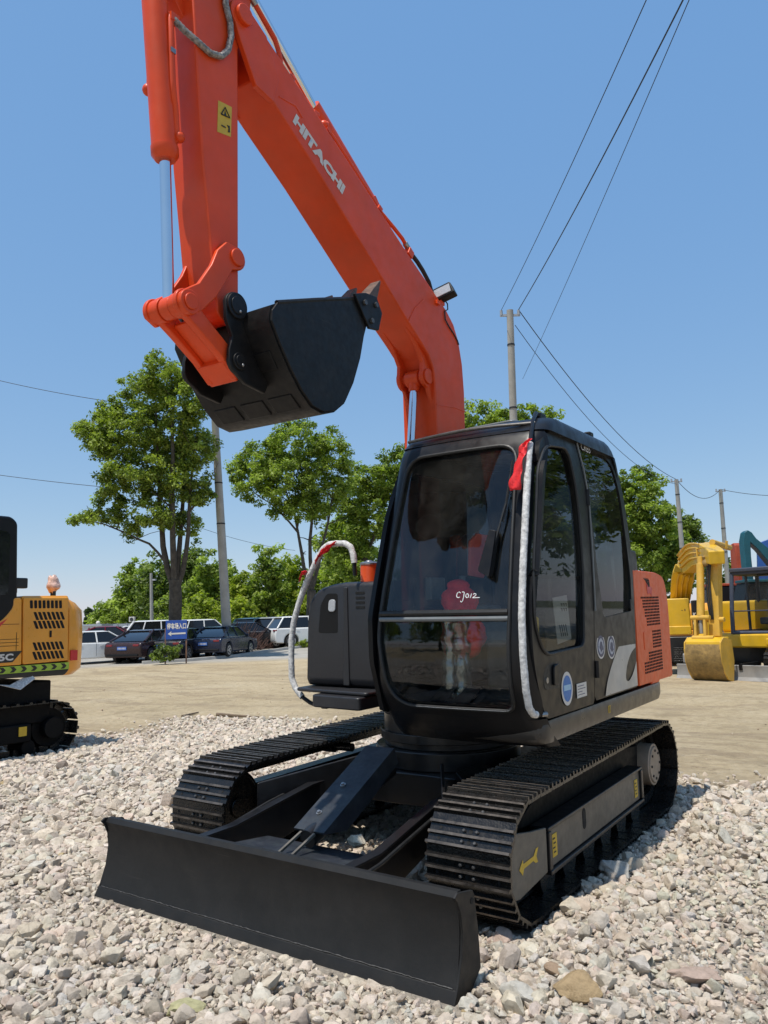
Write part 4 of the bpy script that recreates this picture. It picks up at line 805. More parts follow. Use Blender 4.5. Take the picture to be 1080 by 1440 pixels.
def gravel_mask(x, y):
    dx = x - CAMXY[0]; dy = y - CAMXY[1]; dc = np.hypot(dx, dy)
    ang = np.degrees(np.arctan2(dx, dy)) - math.degrees(HEAD)
    ang = (ang + 180) % 360 - 180
    lim = np.interp(ang, [-90, -30, -22, -12, 0, 8, 13, 20, 26, 90], [13, 13, 12.7, 12.3, 11.2, 10.0, 8.8, 7.4, 7.6, 7.0])
    lim = lim + (vn3(x * .7, y * .7) - .5) * 2.4
    return sstep(1.6, -1.1, dc - lim)
ang = np.unique(np.concatenate([np.linspace(-180, -42, 60), np.linspace(-42, 42, 420), np.linspace(42, 180, 60)]))[:-1]
rad = np.concatenate([[0.25], np.geomspace(.6, 60, 330), np.geomspace(64, 2500, 40)])
A_, R_ = np.meshgrid(np.radians(ang) + HEAD, rad); GX = CAMXY[0] + np.sin(A_) * R_; GY = CAMXY[1] + np.cos(A_) * R_
GZ = gz(GX, GY); GM = gravel_mask(GX, GY)
def np_mesh(name, verts, faces, mat, cols=None, k=4, smooth=True):
    me = bpy.data.meshes.new(name); nv, nf = len(verts), len(faces)
    me.vertices.add(nv); me.vertices.foreach_set('co', np.asarray(verts, np.float32).ravel())
    me.loops.add(nf * k); me.loops.foreach_set('vertex_index', np.asarray(faces, np.int32).ravel())
    me.polygons.add(nf); me.polygons.foreach_set('loop_start', np.arange(0, nf * k, k, dtype=np.int32)); me.polygons.foreach_set('loop_total', np.full(nf, k, np.int32))
    me.polygons.foreach_set('use_smooth', np.full(nf, smooth)); me.update(calc_edges=True)
    if cols is not None:
        at_ = me.color_attributes.new('tint', 'FLOAT_COLOR', 'POINT'); at_.data.foreach_set('color', np.asarray(cols, np.float32).ravel())
    me.materials.append(mat); o = bpy.data.objects.new(name, me); col.objects.link(o); return o
nr, na = GX.shape
idx = np.arange(nr * na).reshape(nr, na); i0 = idx[:-1, :]; i1 = idx[1:, :]; j0 = np.roll(i0, -1, 1); j1 = np.roll(i1, -1, 1)
gf = np.stack([i0.ravel(), j0.ravel(), j1.ravel(), i1.ravel()], 1)
# ground material: bare yellowish dirt, pale grit under the gravel, worn concrete in the car park, far grass
DC = np.hypot(GX - CAMXY[0], GY - CAMXY[1]); LOT = sstep(33, 37, DC); FAR = sstep(110, 150, DC)
gc = np.stack([GM, LOT, FAR, np.ones_like(GM)], -1).reshape(-1, 4)
m, t, b = nodes('ground_surface'); M['ground'] = m
atn = N(t, 'ShaderNodeAttribute', attribute_name='tint'); sep = N(t, 'ShaderNodeSeparateColor'); t.links.new(atn.outputs['Color'], sep.inputs[0])
tc = N(t, 'ShaderNodeTexCoord')
def nz(scale, detail=8.0, rough=.6, dist=0.0):
    n = N(t, 'ShaderNodeTexNoise', Scale=scale, Detail=detail, Roughness=rough, Distortion=dist); t.links.new(tc.outputs['Object'], n.inputs['Vector']); return n.outputs[0]
def mixc(f, a, b_):
    mx = N(t, 'ShaderNodeMixRGB')
    for i, v in ((0, f), (1, a), (2, b_)):
        if isinstance(v, (tuple, float)): mx.inputs[i].default_value = (*v, 1) if isinstance(v, tuple) else v
        else: t.links.new(v, mx.inputs[i])
    return mx.outputs[0]
dirt = ramp(t, nz(.35, 10), [(.30, (.30, .215, .125)), (.46, (.45, .345, .205)), (.62, (.54, .43, .275)), (.74, (.60, .505, .35))])
fine = ramp(t, nz(9, 8, .7), [(.32, (.27, .205, .125)), (.5, (.50, .40, .25)), (.72, (.62, .525, .37))]); dirt = mixc(.45, dirt, fine)
wv = N(t, 'ShaderNodeTexNoise', Scale=1.0, Detail=7.0, Roughness=.65); mp = N(t, 'ShaderNodeMapping'); mp.inputs['Rotation'].default_value = (0, 0, R(-20)); mp.inputs['Scale'].default_value = (.35, 1.5, 1); t.links.new(tc.outputs['Object'], mp.inputs[0]); t.links.new(mp.outputs[0], wv.inputs['Vector'])
st_ = ramp(t, wv.outputs[0], [(.50, 0.0), (.66, .60)]); dirt = mixc(st_, dirt, (.30, .225, .14))
dark = ramp(t, nz(.9, 9, .65), [(.56, 0.0), (.70, .6)]); dirt = mixc(dark, dirt, (.25, .19, .115))
spk = ramp(t, nz(5, 10, .8), [(.55, 0.0), (.66, .8)]); dirt = mixc(spk, dirt, (.20, .15, .095))
geo = N(t, 'ShaderNodeVectorMath', operation='DISTANCE'); t.links.new(tc.outputs['Object'], geo.inputs[0]); geo.inputs[1].default_value = (-13, 34, 0)
wob = N(t, 'ShaderNodeMath', operation='MULTIPLY_ADD'); t.links.new(nz(.35, 3), wob.inputs[0]); wob.inputs[1].default_value = 2.2; t.links.new(geo.outputs['Value'], wob.inputs[2])
for r0 in (21.0, 22.9, 26.2, 28.2, 31.5, 33.3):                                    # pressed wheel tracks curving over the yard
    cm = N(t, 'ShaderNodeMath', operation='COMPARE'); t.links.new(wob.outputs[0], cm.inputs[0]); cm.inputs[1].default_value = r0 + 1.1; cm.inputs[2].default_value = .16
    bk_ = N(t, 'ShaderNodeMath', operation='MULTIPLY'); t.links.new(cm.outputs[0], bk_.inputs[0]); t.links.new(ramp(t, nz(3.5, 6, .7), [(.35, 0.0), (.6, .55)]), bk_.inputs[1]); dirt = mixc(bk_.outputs[0], dirt, (.28, .21, .135))
vo = N(t, 'ShaderNodeTexVoronoi', Scale=45.0); t.links.new(tc.outputs['Object'], vo.inputs['Vector'])
pb = ramp(t, vo.outputs['Distance'], [(.16, .8), (.30, 0.0)]); pebm = N(t, 'ShaderNodeMath', operation='MULTIPLY'); t.links.new(pb, pebm.inputs[0]); t.links.new(ramp(t, nz(1.6, 4), [(.5, 0.0), (.62, 1.0)]), pebm.inputs[1]); dirt = mixc(pebm.outputs[0], dirt, (.50, .44, .36))
grit = ramp(t, nz(30, 8, .75), [(.3, (.24, .20, .155)), (.5, (.46, .40, .325)), (.7, (.60, .53, .44))])
lot = ramp(t, nz(.6, 8), [(.3, (.36, .335, .29)), (.7, (.46, .43, .38))])
grass = ramp(t, nz(.8, 8), [(.3, (.09, .10, .05)), (.7, (.17, .16, .09))])
c_ = mixc(sep.outputs[0], dirt, grit); c_ = mixc(sep.outputs[1], c_, lot); c_ = mixc(sep.outputs[2], c_, grass); t.links.new(c_, b.inputs['Base Color'])
b.inputs['Roughness'].default_value = .92; b.inputs['Specular IOR Level'].default_value = .2
bp = N(t, 'ShaderNodeBump', Strength=1.0, Distance=.06); add = N(t, 'ShaderNodeMath', operation='ADD'); t.links.new(nz(14, 9, .7), add.inputs[0]); t.links.new(nz(2.2, 6, .6), add.inputs[1]); t.links.new(add.outputs[0], bp.inputs['Height']); t.links.new(bp.outputs[0], b.inputs['Normal'])
ground = np_mesh('ground', np.stack([GX, GY, GZ], -1).reshape(-1, 3), gf, M['ground'], gc); ground['kind'] = 'structure'

# ---- crushed stone: many separate angular pieces in one uncountable heap
m, t, b = nodes('crushed_stone'); M['stone'] = m
atn = N(t, 'ShaderNodeAttribute', attribute_name='tint'); tc = N(t, 'ShaderNodeTexCoord')
n1 = nz(28, 8, .7); mul = N(t, 'ShaderNodeMixRGB', blend_type='MULTIPLY'); mul.inputs[0].default_value = 1.0
t.links.new(atn.outputs['Color'], mul.inputs[1]); t.links.new(ramp(t, n1, [(.28, (.62, .59, .54)), (.48, (.98, .97, .95)), (.72, (1.18, 1.17, 1.15))]), mul.inputs[2]); t.links.new(mul.outputs[0], b.inputs['Base Color'])
b.inputs['Roughness'].default_value = .88; b.inputs['Specular IOR Level'].default_value = .25
bp = N(t, 'ShaderNodeBump', Strength=.9, Distance=.012); t.links.new(nz(55, 10, .75), bp.inputs['Height']); t.links.new(bp.outputs[0], b.inputs['Normal'])
def rock_proto(sub, seed, cuts=16):
    r = np.random.RandomState(seed); bm = bmesh.new(); bmesh.ops.create_icosphere(bm, subdivisions=sub, radius=1.0)
    v = np.array([x.co[:] for x in bm.verts]); f = np.array([[q.index for q in p.verts] for p in bm.faces]); bm.free()
    for _ in range(cuts):
        n = r.normal(size=3); n /= np.linalg.norm(n); d = r.uniform(.46, .80); h = v @ n; ex_ = np.clip(h - d, 0, None); v = v - ex_[:, None] * n * .97
    for _ in range(4):
        k = r.normal(size=3) * r.uniform(4, 9); v = v * (1 + .022 * np.sin(v @ k + r.uniform(0, 6)))[:, None]
    v *= np.array([1.0, r.uniform(.62, 1.0), r.uniform(.50, .82)]); v /= np.abs(v).max(); return v, f
def rot_mats(n, r):
    q = r.normal(size=(n, 4)); q /= np.linalg.norm(q, axis=1)[:, None]; a, b_, c, d = q.T
    return np.stack([1 - 2 * (c * c + d * d), 2 * (b_ * c - a * d), 2 * (b_ * d + a * c), 2 * (b_ * c + a * d), 1 - 2 * (b_ * b_ + d * d), 2 * (c * d - a * b_), 2 * (b_ * d - a * c), 2 * (c * d + a * b_), 1 - 2 * (b_ * b_ + c * c)], 1).reshape(n, 3, 3)
PAL = np.array([(.60, .512, .415), (.64, .558, .462), (.54, .462, .37), (.58, .53, .458), (.50, .43, .352), (.57, .46, .372), (.54, .503, .402), (.40, .345, .28), (.47, .35, .20)])
def stones(P, rad_, lod, seed, sink=.35):
    r = np.random.RandomState(seed); n = len(P); protos = [rock_proto(lod, 100 + k) for k in range(14)]
    which = r.randint(0, 14, n); Rm = rot_mats(n, r)
    # flatten: most stones lie on a broad face
    V = []; F = []; C = []; off = 0
    patch_ = vn2(P[:, 0] * .55 + 20, P[:, 1] * .55); pw = np.tile(np.array([.33, .24, .21, .07, .09, .03, .012, .014, .001]), (n, 1))
    gp = np.exp(-(((P[:, 0] - 2.1) / .7) ** 2 + ((P[:, 1] - .3) / 1.3) ** 2)); rp = np.exp(-(((P[:, 0] - 2.35) / .5) ** 2 + ((P[:, 1] + 1.55) / .7) ** 2)); gy = sstep(.62, .8, patch_)
    pw[:, 6] += gp * .25; pw[:, 5] += rp * .6; pw[:, 3] += gy * .3; pw /= pw.sum(1)[:, None]
    ci = (pw.cumsum(1) < r.rand(n)[:, None]).sum(1); ci = np.clip(ci, 0, 8); cc = PAL[ci] * r.uniform(.88, 1.12, (n, 1)) * r.uniform(.975, 1.025, (n, 3))
    for k in range(14):
        s_ = np.where(which == k)[0]; v, f = protos[k]
        vv = np.einsum('nij,vj->nvi', Rm[s_], v) * rad_[s_][:, None, None]; vv[..., 2] *= .86
        vv += P[s_][:, None, :]; m_ = len(s_); nv = len(v)
        V.append(vv.reshape(-1, 3)); F.append((f[None] + (np.arange(m_) * nv)[:, None, None] + off).reshape(-1, 3)); C.append(np.repeat(np.concatenate([cc[s_], np.ones((m_, 1))], 1), nv, 0)); off += m_ * nv
    return np.concatenate(V), np.concatenate(F), np.concatenate(C)
def scatter(r0, r1, half, sp0, sp1, seed):
    r = np.random.RandomState(seed); out = []; q = r0
    while q < r1:
        s_ = sp0 + (sp1 - sp0) * (q - r0) / (r1 - r0); n = int(2 * math.radians(half) * q / s_); a = HEAD + math.radians(half) * (2 * (np.arange(n) + r.rand(n)) / n - 1); rr = q + (r.rand(n) - .5) * s_ * 1.3
        out.append(np.stack([CAMXY[0] + np.sin(a) * rr, CAMXY[1] + np.cos(a) * rr], 1)); q += s_
    return np.concatenate(out)
def tracks_clear(P, rad_):
    """how far a stone must sink where steel presses on it"""
    x, y = P[:, 0], P[:, 1]; u = ((np.abs(np.abs(x) - .925) < .24) & (np.abs(y - .03) < 1.35)) | ((np.abs(x) < 1.17) & (np.abs(y + 1.93) < .12)); f = (np.abs(x) < 1.25) & (y > -2.28) & (y < -2.04); return np.where(u, rad_ * .8 + .02, 0) + np.where(f, np.clip(rad_ - .030, 0, 1) * 1.3, 0)
def lay(r0, r1, half, a, b_, size, seed, lod, lift=0.0, keep=None):
    P = scatter(r0, r1, half, a, b_, seed); r = np.random.RandomState(seed + 1); gm = gravel_mask(P[:, 0], P[:, 1]); ok = r.rand(len(P)) < gm
    if keep is not None: ok &= keep(P, r)
    P = P[ok]; n = len(P); sz = size * np.exp(r.normal(0, .30, n)); sz = np.clip(sz, size * .45, size * 1.9)
    finez = np.exp(-(((P[:, 0] - 2.6) / .7) ** 2 + ((P[:, 1] + 1.2) / 1.1) ** 2)); sz *= (1 - .42 * finez)
    z = gz(P[:, 0], P[:, 1]) + sz * r.uniform(-.15, .45, n) + lift; P3 = np.concatenate([P, z[:, None]], 1); P3[:, 2] -= tracks_clear(P3, sz)
    return stones(P3, sz, lod, seed + 2)
parts_ = [lay(1.2, 5.6, 58, .037, .043, .0265, 21, 3), lay(1.2, 5.6, 58, .10, .11, .038, 31, 3, .010), lay(5.6, 14.6, 46, .043, .062, .030, 41, 2), lay(1.2, 8, 46, .032, .05, .0135, 51, 2, .012), lay(5.6, 14.0, 46, .13, .17, .042, 61, 2, .008)]
V = []; F = []; C = []; o_ = 0
for v, f, c in parts_: V.append(v); F.append(f + o_); C.append(c); o_ += len(v)
V = np.concatenate(V); F = np.concatenate(F); C = np.concatenate(C)
gv = np_mesh('gravel', V, F, M['stone'], C, 3, True); gv.data.set_sharp_from_angle(angle=R(22)); tag(gv, 'pale beige crushed stone spread under and around the large excavator', 'gravel', kind='stuff')
# loose clods on the bare dirt
P = scatter(7.0, 27, 34, .26, .55, 71); r = np.random.RandomState(72); ok = (r.rand(len(P)) < .6 * (1 - gravel_mask(P[:, 0], P[:, 1])) * (vn(P[:, 0] * .5, P[:, 1] * .5) > .35)); P = P[ok]; sz = .010 * np.exp(r.normal(0, .5, len(P))); sz = np.clip(sz, .005, .035)
v, f, c = stones(np.concatenate([P, (gz(P[:, 0], P[:, 1]) + sz * .25)[:, None]], 1), sz, 2, 73); c[:, :3] *= np.array([.80, .72, .62]); cl = np_mesh('dirt_clods', v, f, M['stone'], c, 3, True); tag(cl, 'small clods and pebbles scattered over the bare yellow dirt', 'clods', kind='stuff')
def rock(px, py, size, scale, color, label, seed, pos=None, rz=0.0):
    v, f = rock_proto(4, seed, 14); v = v * np.array(scale) * size
    p = np.array(pos if pos is not None else on_plane(px, py, 2, -.03)); 
    if pos is None: p[2] = gz(p[0], p[1]) + size * scale[2] * .45
    c, s = math.cos(rz), math.sin(rz); v = v @ np.array([[c, s, 0], [-s, c, 0], [0, 0, 1]]) 
    o = np_mesh('rock', v, f, M['stone'], np.tile(np.array([*color, 1.0]), (len(v), 1)), 3); o.location = p; o.data.set_sharp_from_angle(angle=R(24)); return tag(o, label, 'rock')
rock(816, 1400, .105, (1.0, .75, .85), (.40, .29, .165), 'ochre brown rock in the gravel right of the blade end', 501, rz=.5)
rock(783, 1372, .055, (1.0, .9, 1.0), (.36, .26, .18), 'small brown rock just behind the ochre rock', 502)
rock(868, 1236, .10, (1.0, .9, 1.0), (.47, .45, .41), 'large grey boulder in the gravel beside the track', 503, rz=.2)
rock(970, 1368, .125, (1.0, .75, .55), (.46, .35, .285), 'flat pinkish slab of stone at the lower right', 504, rz=.3)
rock(259, 1420, .085, (1.0, .9, .8), (.46, .43, .24), 'yellowish stained rock in front of the blade', 505, rz=.7)
rock(727, 1400, .078, (1.0, .85, 1.0), (.53, .50, .44), 'pale round rock beside the right end of the blade', 506)
rock(0, 0, .066, (1.0, .8, .9), (.52, .46, .36), 'pale rock caught between the push arm and the cylinder cover', 507, pos=TILT @ Vector((.235, -1.40, .335)))
def stick_(pts, r0, label, colr='wood'):
    P = []
    for px, py in pts: p = on_plane(px, py, 2, -.08); P.append((p.x, p.y, float(gz(p.x, p.y)) + r0 * .9))
    o = obj('dead_stick', MB().tube(dense(P, 14), [r0 * (1 - .5 * k / 13) for k in range(14)], 7), M[colr]); return tag(o, label, 'stick')
M['wood'] = paint('weathered_stick', (.16, .115, .075), .85, .3, 12); M['pale_wood'] = paint('bleached_stick', (.5, .36, .27), .85, .2, 12)
stick_([(305, 1006), (364, 1009)], .030, 'straight dark stick lying on the dirt, farther of the pair')
stick_([(303, 1022), (335, 1021), (362, 1016), (388, 1010)], .018, 'thin curved twig lying on the dirt nearer than the straight stick')
stick_([(256, 1010), (279, 1003)], .022, 'short dark stick at the left on the dirt')
stick_([(950, 1328), (975, 1338), (1000, 1352)], .010, 'thin bleached twig on the gravel at the lower right', 'pale_wood')
# ================================================================= trees
m, t, b = nodes('leaf'); 
def leaf_mat(name, dark, light):
    m, t, b = nodes(name); out = t.nodes['Material Output']
    atn = t.nodes.new('ShaderNodeAttribute'); atn.attribute_name = 'tint'; s_ = N(t, 'ShaderNodeSeparateColor'); t.links.new(atn.outputs['Color'], s_.inputs[0])
    c = ramp(t, s_.outputs[0], [(0.0, dark), (1.0, light)]); t.links.new(c, b.inputs['Base Color']); b.inputs['Roughness'].default_value = .5; b.inputs['Specular IOR Level'].default_value = .35
    tl = N(t, 'ShaderNodeBsdfTranslucent'); g = N(t, 'ShaderNodeMixRGB', blend_type='MULTIPLY'); g.inputs[0].default_value = 1; t.links.new(c, g.inputs[1]); g.inputs[2].default_value = (1.5, 1.7, .6, 1); t.links.new(g.outputs[0], tl.inputs[0])
    mx = N(t, 'ShaderNodeMixShader'); mx.inputs[0].default_value = .42; t.links.new(b.outputs[0], mx.inputs[1]); t.links.new(tl.outputs[0], mx.inputs[2]); t.links.new(mx.outputs[0], out.inputs[0]); return m
M['leaf_camphor'] = leaf_mat('camphor_leaf', (.066, .10, .016), (.37, .44, .085))
M['leaf_green'] = leaf_mat('fresh_leaf', (.07, .11, .016), (.36, .44, .08))
M['leaf_dark'] = leaf_mat('dark_leaf', (.045, .075, .016), (.25, .32, .07))
M['leaf_lime'] = leaf_mat('lime_leaf', (.11, .16, .016), (.42, .47, .07))
M['needle'] = leaf_mat('needle', (.03, .055, .02), (.09, .13, .05))
M['bark'] = paint('dark_bark', (.075, .062, .048), .9, .4, 5, bump=.6, bscale=14)
M['brush'] = paint('dead_brush', (.12, .065, .05), .9, .35, 8)
def leaves(C, rad, per, size, rng, up=.75, flat=.75):
    """leaf quads in clumps: C clump centres, rad clump radii"""
    n = len(C); k = per
    d = rng.normal(size=(n, k, 3)); d /= np.linalg.norm(d, axis=2)[..., None]; rr = rng.rand(n, k, 1) ** .45
    p = C[:, None, :] + d * rr * rad[:, None, None] * np.array([1, 1, flat])
    nr_ = d * .6 + rng.normal(size=(n, k, 3)) * .6 + np.array([0, 0, up]); nr_ /= np.linalg.norm(nr_, axis=2)[..., None]
    a = np.cross(nr_, rng.normal(size=(n, k, 3))); a /= np.linalg.norm(a, axis=2)[..., None]; b_ = np.cross(nr_, a)
    s_ = size * np.exp(rng.normal(0, .25, (n, k, 1)))
    q = np.stack([p - a * s_, p - b_ * s_ * .5 + nr_ * s_ * .12, p + a * s_, p + b_ * s_ * .5 + nr_ * s_ * .12], 2)
    tint = np.clip(rng.normal(.5, .22, (n, k)) + rng.normal(0, .20, (n, 1)), 0, 1)
    return q.reshape(-1, 3), np.repeat(tint.ravel(), 4)
def tree(name, label, base, trunk, limbs, lobes, mat, seed, per=34, size=.11, clump=.42, group=None, cat='tree', density=1.0):
    """trunk / limbs: tube paths with radii in metres from the base; lobes: (x, y, z, rx, ry, rz)"""
    rng = np.random.RandomState(seed); root = empty(name, base)
    if trunk:
        mb = MB(); mb.tube(trunk[0], trunk[1], 10)
        obj('trunk', mb, M['bark'], root)
        rnd = random.Random(seed)
        for P, r_ in limbs:
            P = dense(P, 9); P = [p + Vector((rnd.uniform(-.06, .06), rnd.uniform(-.06, .06), 0)) * (0 if i == 0 else 1) for i, p in enumerate(P)]
            lm = MB(); lm.tube(P, [max(.015, r_ * (1 - .75 * k / 8)) for k in range(9)], 7)
            for k in range(3, 9, 2):
                for s_ in range(2):
                    d = Vector((rnd.uniform(-1, 1), rnd.uniform(-1, 1), rnd.uniform(.1, .9))).normalized() * rnd.uniform(.5, 1.3)
                    lm.tube([P[k], P[k] + d * .5 + Vector((0, 0, .05)), P[k] + d], [r_ * .3, r_ * .2, .012], 5)
            obj('limb', lm, M['bark'], root)
    C = []; Rr = []
    for x, y, z, rx, ry, rz in lobes:
        vol = 4.19 * rx * ry * rz; n = max(5, int(density * (rx * ry + ry * rz + rx * rz) / 3 * 4.2 / (clump * clump)))
        d = rng.normal(size=(n, 3)); d /= np.linalg.norm(d, axis=1)[:, None]; q = rng.uniform(.35, 1.04, (n, 1)) ** .6
        # uneven outline: lumps pushed in and out
        lump = 1 + .16 * np.sin(d[:, :1] * 5 + seed) + .13 * np.sin(d[:, 1:2] * 6 + d[:, 2:] * 5 + seed * 2)
        C.append(np.array([x, y, z]) + d * q * lump * np.array([rx, ry, rz])); Rr.append(clump * rng.uniform(.55, 1.15, n))
    C = np.concatenate(C); Rr = np.concatenate(Rr); v, tint = leaves(C, Rr, per, size, rng)
    f = np.arange(len(v)).reshape(-1, 4); cols = np.stack([tint, tint, tint, np.ones_like(tint)], 1)
    o = np_mesh('crown', v, f, mat, cols, 4, False); o.parent = root
    tag(root, label, cat, group); return root
def gp(px, py, d):                      # ground point under a sight line at depth d
    p = at(px, py, d); return Vector((p.x, p.y, float(gz(p.x, p.y))))
def loc2(px, py, d, base):              # offset of a sight-line point from a tree base
    return Vector(at(px, py, d)) - base
RH = Vector((RT.x, RT.y, 0)).normalized(); FH = Vector((FW.x, FW.y, 0)).normalized()
def lobes_px(base, d, L):
    """lobes read off the photo at depth d: (px, py, half width px, half height px, depth offset)"""
    out = []
    for px, py, hw, hh, dd in L:
        c = loc2(px, py, d + dd, base); s = (d + dd) / CF; out.append((c.x, c.y, c.z, hw * s, hw * s * .95, hh * s))
    return out
def path_px(base, d, pts):
    return [loc2(px, py, d + dd, base) for px, py, dd in pts]
TG = 'trees round the car park'
b1 = gp(246, 918, 37)
tree('camphor_tree', 'tall many-stemmed tree with a ragged yellow-green crown behind the blue sign', b1, (path_px(b1, 37, [(246, 925, 0), (246, 880, 0), (247, 840, 0), (246, 815, 0)]), [.34, .30, .30, .27]),
     [(path_px(b1, 37, [(246, 830, 0), (232, 790, 0), (226, 720, .3), (222, 640, .4), (218, 580, 0)]), .17), (path_px(b1, 37, [(246, 828, 0), (243, 760, -.3), (240, 680, -.4), (243, 580, -.3), (240, 530, 0)]), .17),
      (path_px(b1, 37, [(248, 826, 0), (254, 760, .3), (258, 690, .6), (256, 600, .5)]), .15), (path_px(b1, 37, [(248, 830, 0), (264, 770, 0), (268, 690, 0), (276, 610, -.2)]), .14), (path_px(b1, 37, [(232, 790, 0), (210, 765, 0), (178, 750, 0), (150, 738, 0), (115, 730, 0)]), .07),
      (path_px(b1, 37, [(228, 700, 0), (190, 670, 0), (150, 640, 0)]), .08), (path_px(b1, 37, [(266, 720, 0), (290, 690, 0), (298, 670, 0)]), .06)],
     lobes_px(b1, 37, [(237, 532, 38, 30, 0), (205, 560, 46, 34, .6), (268, 560, 36, 40, -.4), (170, 612, 50, 32, 0), (235, 612, 52, 44, .8), (140, 622, 28, 24, -.3), (182, 668, 48, 36, -.5), (245, 672, 48, 40, .5), (275, 630, 26, 40, 0), (282, 690, 18, 26, 0), (155, 706, 22, 26, 0), (178, 738, 24, 18, .2), (128, 728, 24, 8, 0), (112, 733, 12, 7, 0), (222, 720, 30, 26, -.4), (262, 735, 22, 20, .4), (150, 590, 20, 26, .3), (120, 600, 14, 14, 0)]), M['leaf_camphor'], 3, per=76, size=.078, clump=.38, group=TG, density=1.45)
b2 = gp(436, 905, 46)
tree('camphor_tree', 'round bright green tree beside the concrete pole, second of the tall trees from the left', b2, (path_px(b2, 46, [(436, 910, 0), (437, 870, 0), (438, 830, 0)]), [.32, .28, .26]),
     [(path_px(b2, 46, [(438, 835, 0), (424, 780, 0), (416, 730, 0), (404, 690, 0)]), .14), (path_px(b2, 46, [(438, 832, 0), (436, 770, 0), (438, 700, 0), (432, 640, 0)]), .14), (path_px(b2, 46, [(438, 832, 0), (452, 780, 0), (462, 730, 0), (470, 680, 0)]), .13), (path_px(b2, 46, [(420, 750, 0), (390, 715, 0), (360, 695, 0)]), .07)],
     lobes_px(b2, 46, [(420, 622, 52, 36, 0), (365, 648, 42, 30, .4), (465, 636, 32, 34, 0), (400, 672, 60, 30, -.6), (455, 690, 40, 34, .6), (352, 682, 30, 22, 0), (432, 715, 38, 26, 0), (480, 665, 14, 28, .3), (395, 715, 22, 18, 0), (335, 660, 16, 18, 0)]), M['leaf_green'], 8, per=66, size=.088, clump=.44, group=TG, density=1.45)
b3 = gp(515, 900, 52)
tree('camphor_tree', 'green tree half hidden behind the cab and the orange canister', b3, (path_px(b3, 52, [(515, 905, 0), (515, 840, 0), (512, 780, 0)]), [.3, .26, .22]), [(path_px(b3, 52, [(512, 790, 0), (500, 740, 0), (492, 700, 0)]), .12), (path_px(b3, 52, [(512, 790, 0), (530, 740, 0), (540, 690, 0)]), .12)],
     lobes_px(b3, 52, [(500, 700, 30, 40, 0), (530, 672, 40, 28, 0), (492, 750, 34, 36, .5), (540, 720, 40, 46, 0), (470, 765, 26, 30, 0), (560, 660, 30, 26, .4), (505, 795, 34, 30, 0)]), M['leaf_green'], 12, per=64, size=.115, clump=.5, group=TG, density=1.4)
b4 = gp(715, 895, 50)
tree('camphor_tree', 'bushy tree whose top shows above the cab roof behind the concrete pole', b4, (path_px(b4, 50, [(715, 900, 0), (715, 800, 0), (715, 720, 0)]), [.3, .27, .2]), [(path_px(b4, 50, [(715, 740, 0), (690, 680, 0), (675, 620, 0)]), .12), (path_px(b4, 50, [(715, 740, 0), (740, 670, 0), (752, 610, 0)]), .12)],
     lobes_px(b4, 50, [(672, 590, 34, 30, 0), (750, 592, 30, 24, 0), (712, 606, 46, 32, .5), (690, 660, 60, 50, 0), (750, 660, 50, 50, 0), (640, 640, 30, 46, .3)]), M['leaf_green'], 15, per=64, size=.11, clump=.5, group=TG, density=1.4)
b5 = gp(905, 890, 52)
tree('camphor_tree', 'dense dark green tree right behind the black cab', b5, (path_px(b5, 52, [(905, 890, 0), (905, 830, 0)]), [.32, .28]), [(path_px(b5, 52, [(905, 840, 0), (890, 780, 0), (890, 720, 0)]), .12), (path_px(b5, 52, [(905, 840, 0), (925, 780, 0), (930, 730, 0)]), .12)],
     lobes_px(b5, 52, [(895, 688, 36, 30, 0), (912, 730, 40, 34, -.4), (880, 735, 34, 40, .4), (930, 765, 38, 32, 0), (895, 790, 46, 34, 0), (948, 800, 30, 28, 0), (870, 690, 20, 26, 0)]), M['leaf_green'], 18, per=64, size=.115, clump=.48, group=TG, density=1.6)
b6 = gp(965, 888, 56)
tree('camphor_tree', 'dense tree at the right behind the yellow boom and a leaning pole', b6, (path_px(b6, 56, [(965, 890, 0), (965, 840, 0)]), [.3, .26]), [(path_px(b6, 56, [(965, 845, 0), (960, 780, 0), (962, 740, 0)]), .1)],
     lobes_px(b6, 56, [(958, 742, 24, 26, 0), (970, 762, 22, 24, 0), (955, 790, 34, 30, .3), (976, 795, 16, 22, 0), (940, 815, 30, 30, 0)]), M['leaf_dark'], 22, per=64, size=.115, clump=.48, group=TG, density=1.6)
BGT = 'background trees beyond the car park'
def bg_tree(px, py_top, hw, d, mat, label, seed, base_py=895, n=6, name='broadleaf_tree', lean=0, trunk=True):
    py_top -= 9; hw *= 1.08; b = gp(px, base_py, d); rng = random.Random(seed); hh = (base_py - py_top) / 2
    L = [(px, py_top + hh * .38, hw * .72, hh * .44, 0), (px - hw * .40, py_top + hh * .85, hw * .70, hh * .55, .4), (px + hw * .42, py_top + hh * .95, hw * .70, hh * .55, -.3), (px, py_top + hh * 1.45, hw * 1.0, hh * .58, 0)]
    for _ in range(n - 4): L.append((px + rng.uniform(-.7, .7) * hw, py_top + hh * rng.uniform(.5, 1.5), hw * .4, hh * .3, rng.uniform(-.5, .5)))
    tr_ = (path_px(b, d, [(px, base_py + 3, 0), (px, base_py - hh * .6, 0), (px, base_py - hh * 1.1, 0)]), [.2, .16, .1])
    return tree(name, label, b, tr_, [(path_px(b, d, [(px, base_py - hh, 0), (px + hw * .2, base_py - hh * 1.5, 0)]), .06)], lobes_px(b, d, L), mat, seed, per=48, size=.17 * d / 70, clump=.64 * d / 70, group=BGT, density=1.35)
bg_tree(168, 838, 18, 95, M['leaf_green'], 'small pale tree at the left end of the background row', 41)
bg_tree(148, 856, 16, 110, M['leaf_green'], 'lowest hazy tree just right of the yellow excavator', 42)
bg_tree(192, 800, 26, 78, M['leaf_green'], 'medium green tree left of the lamp post', 43)
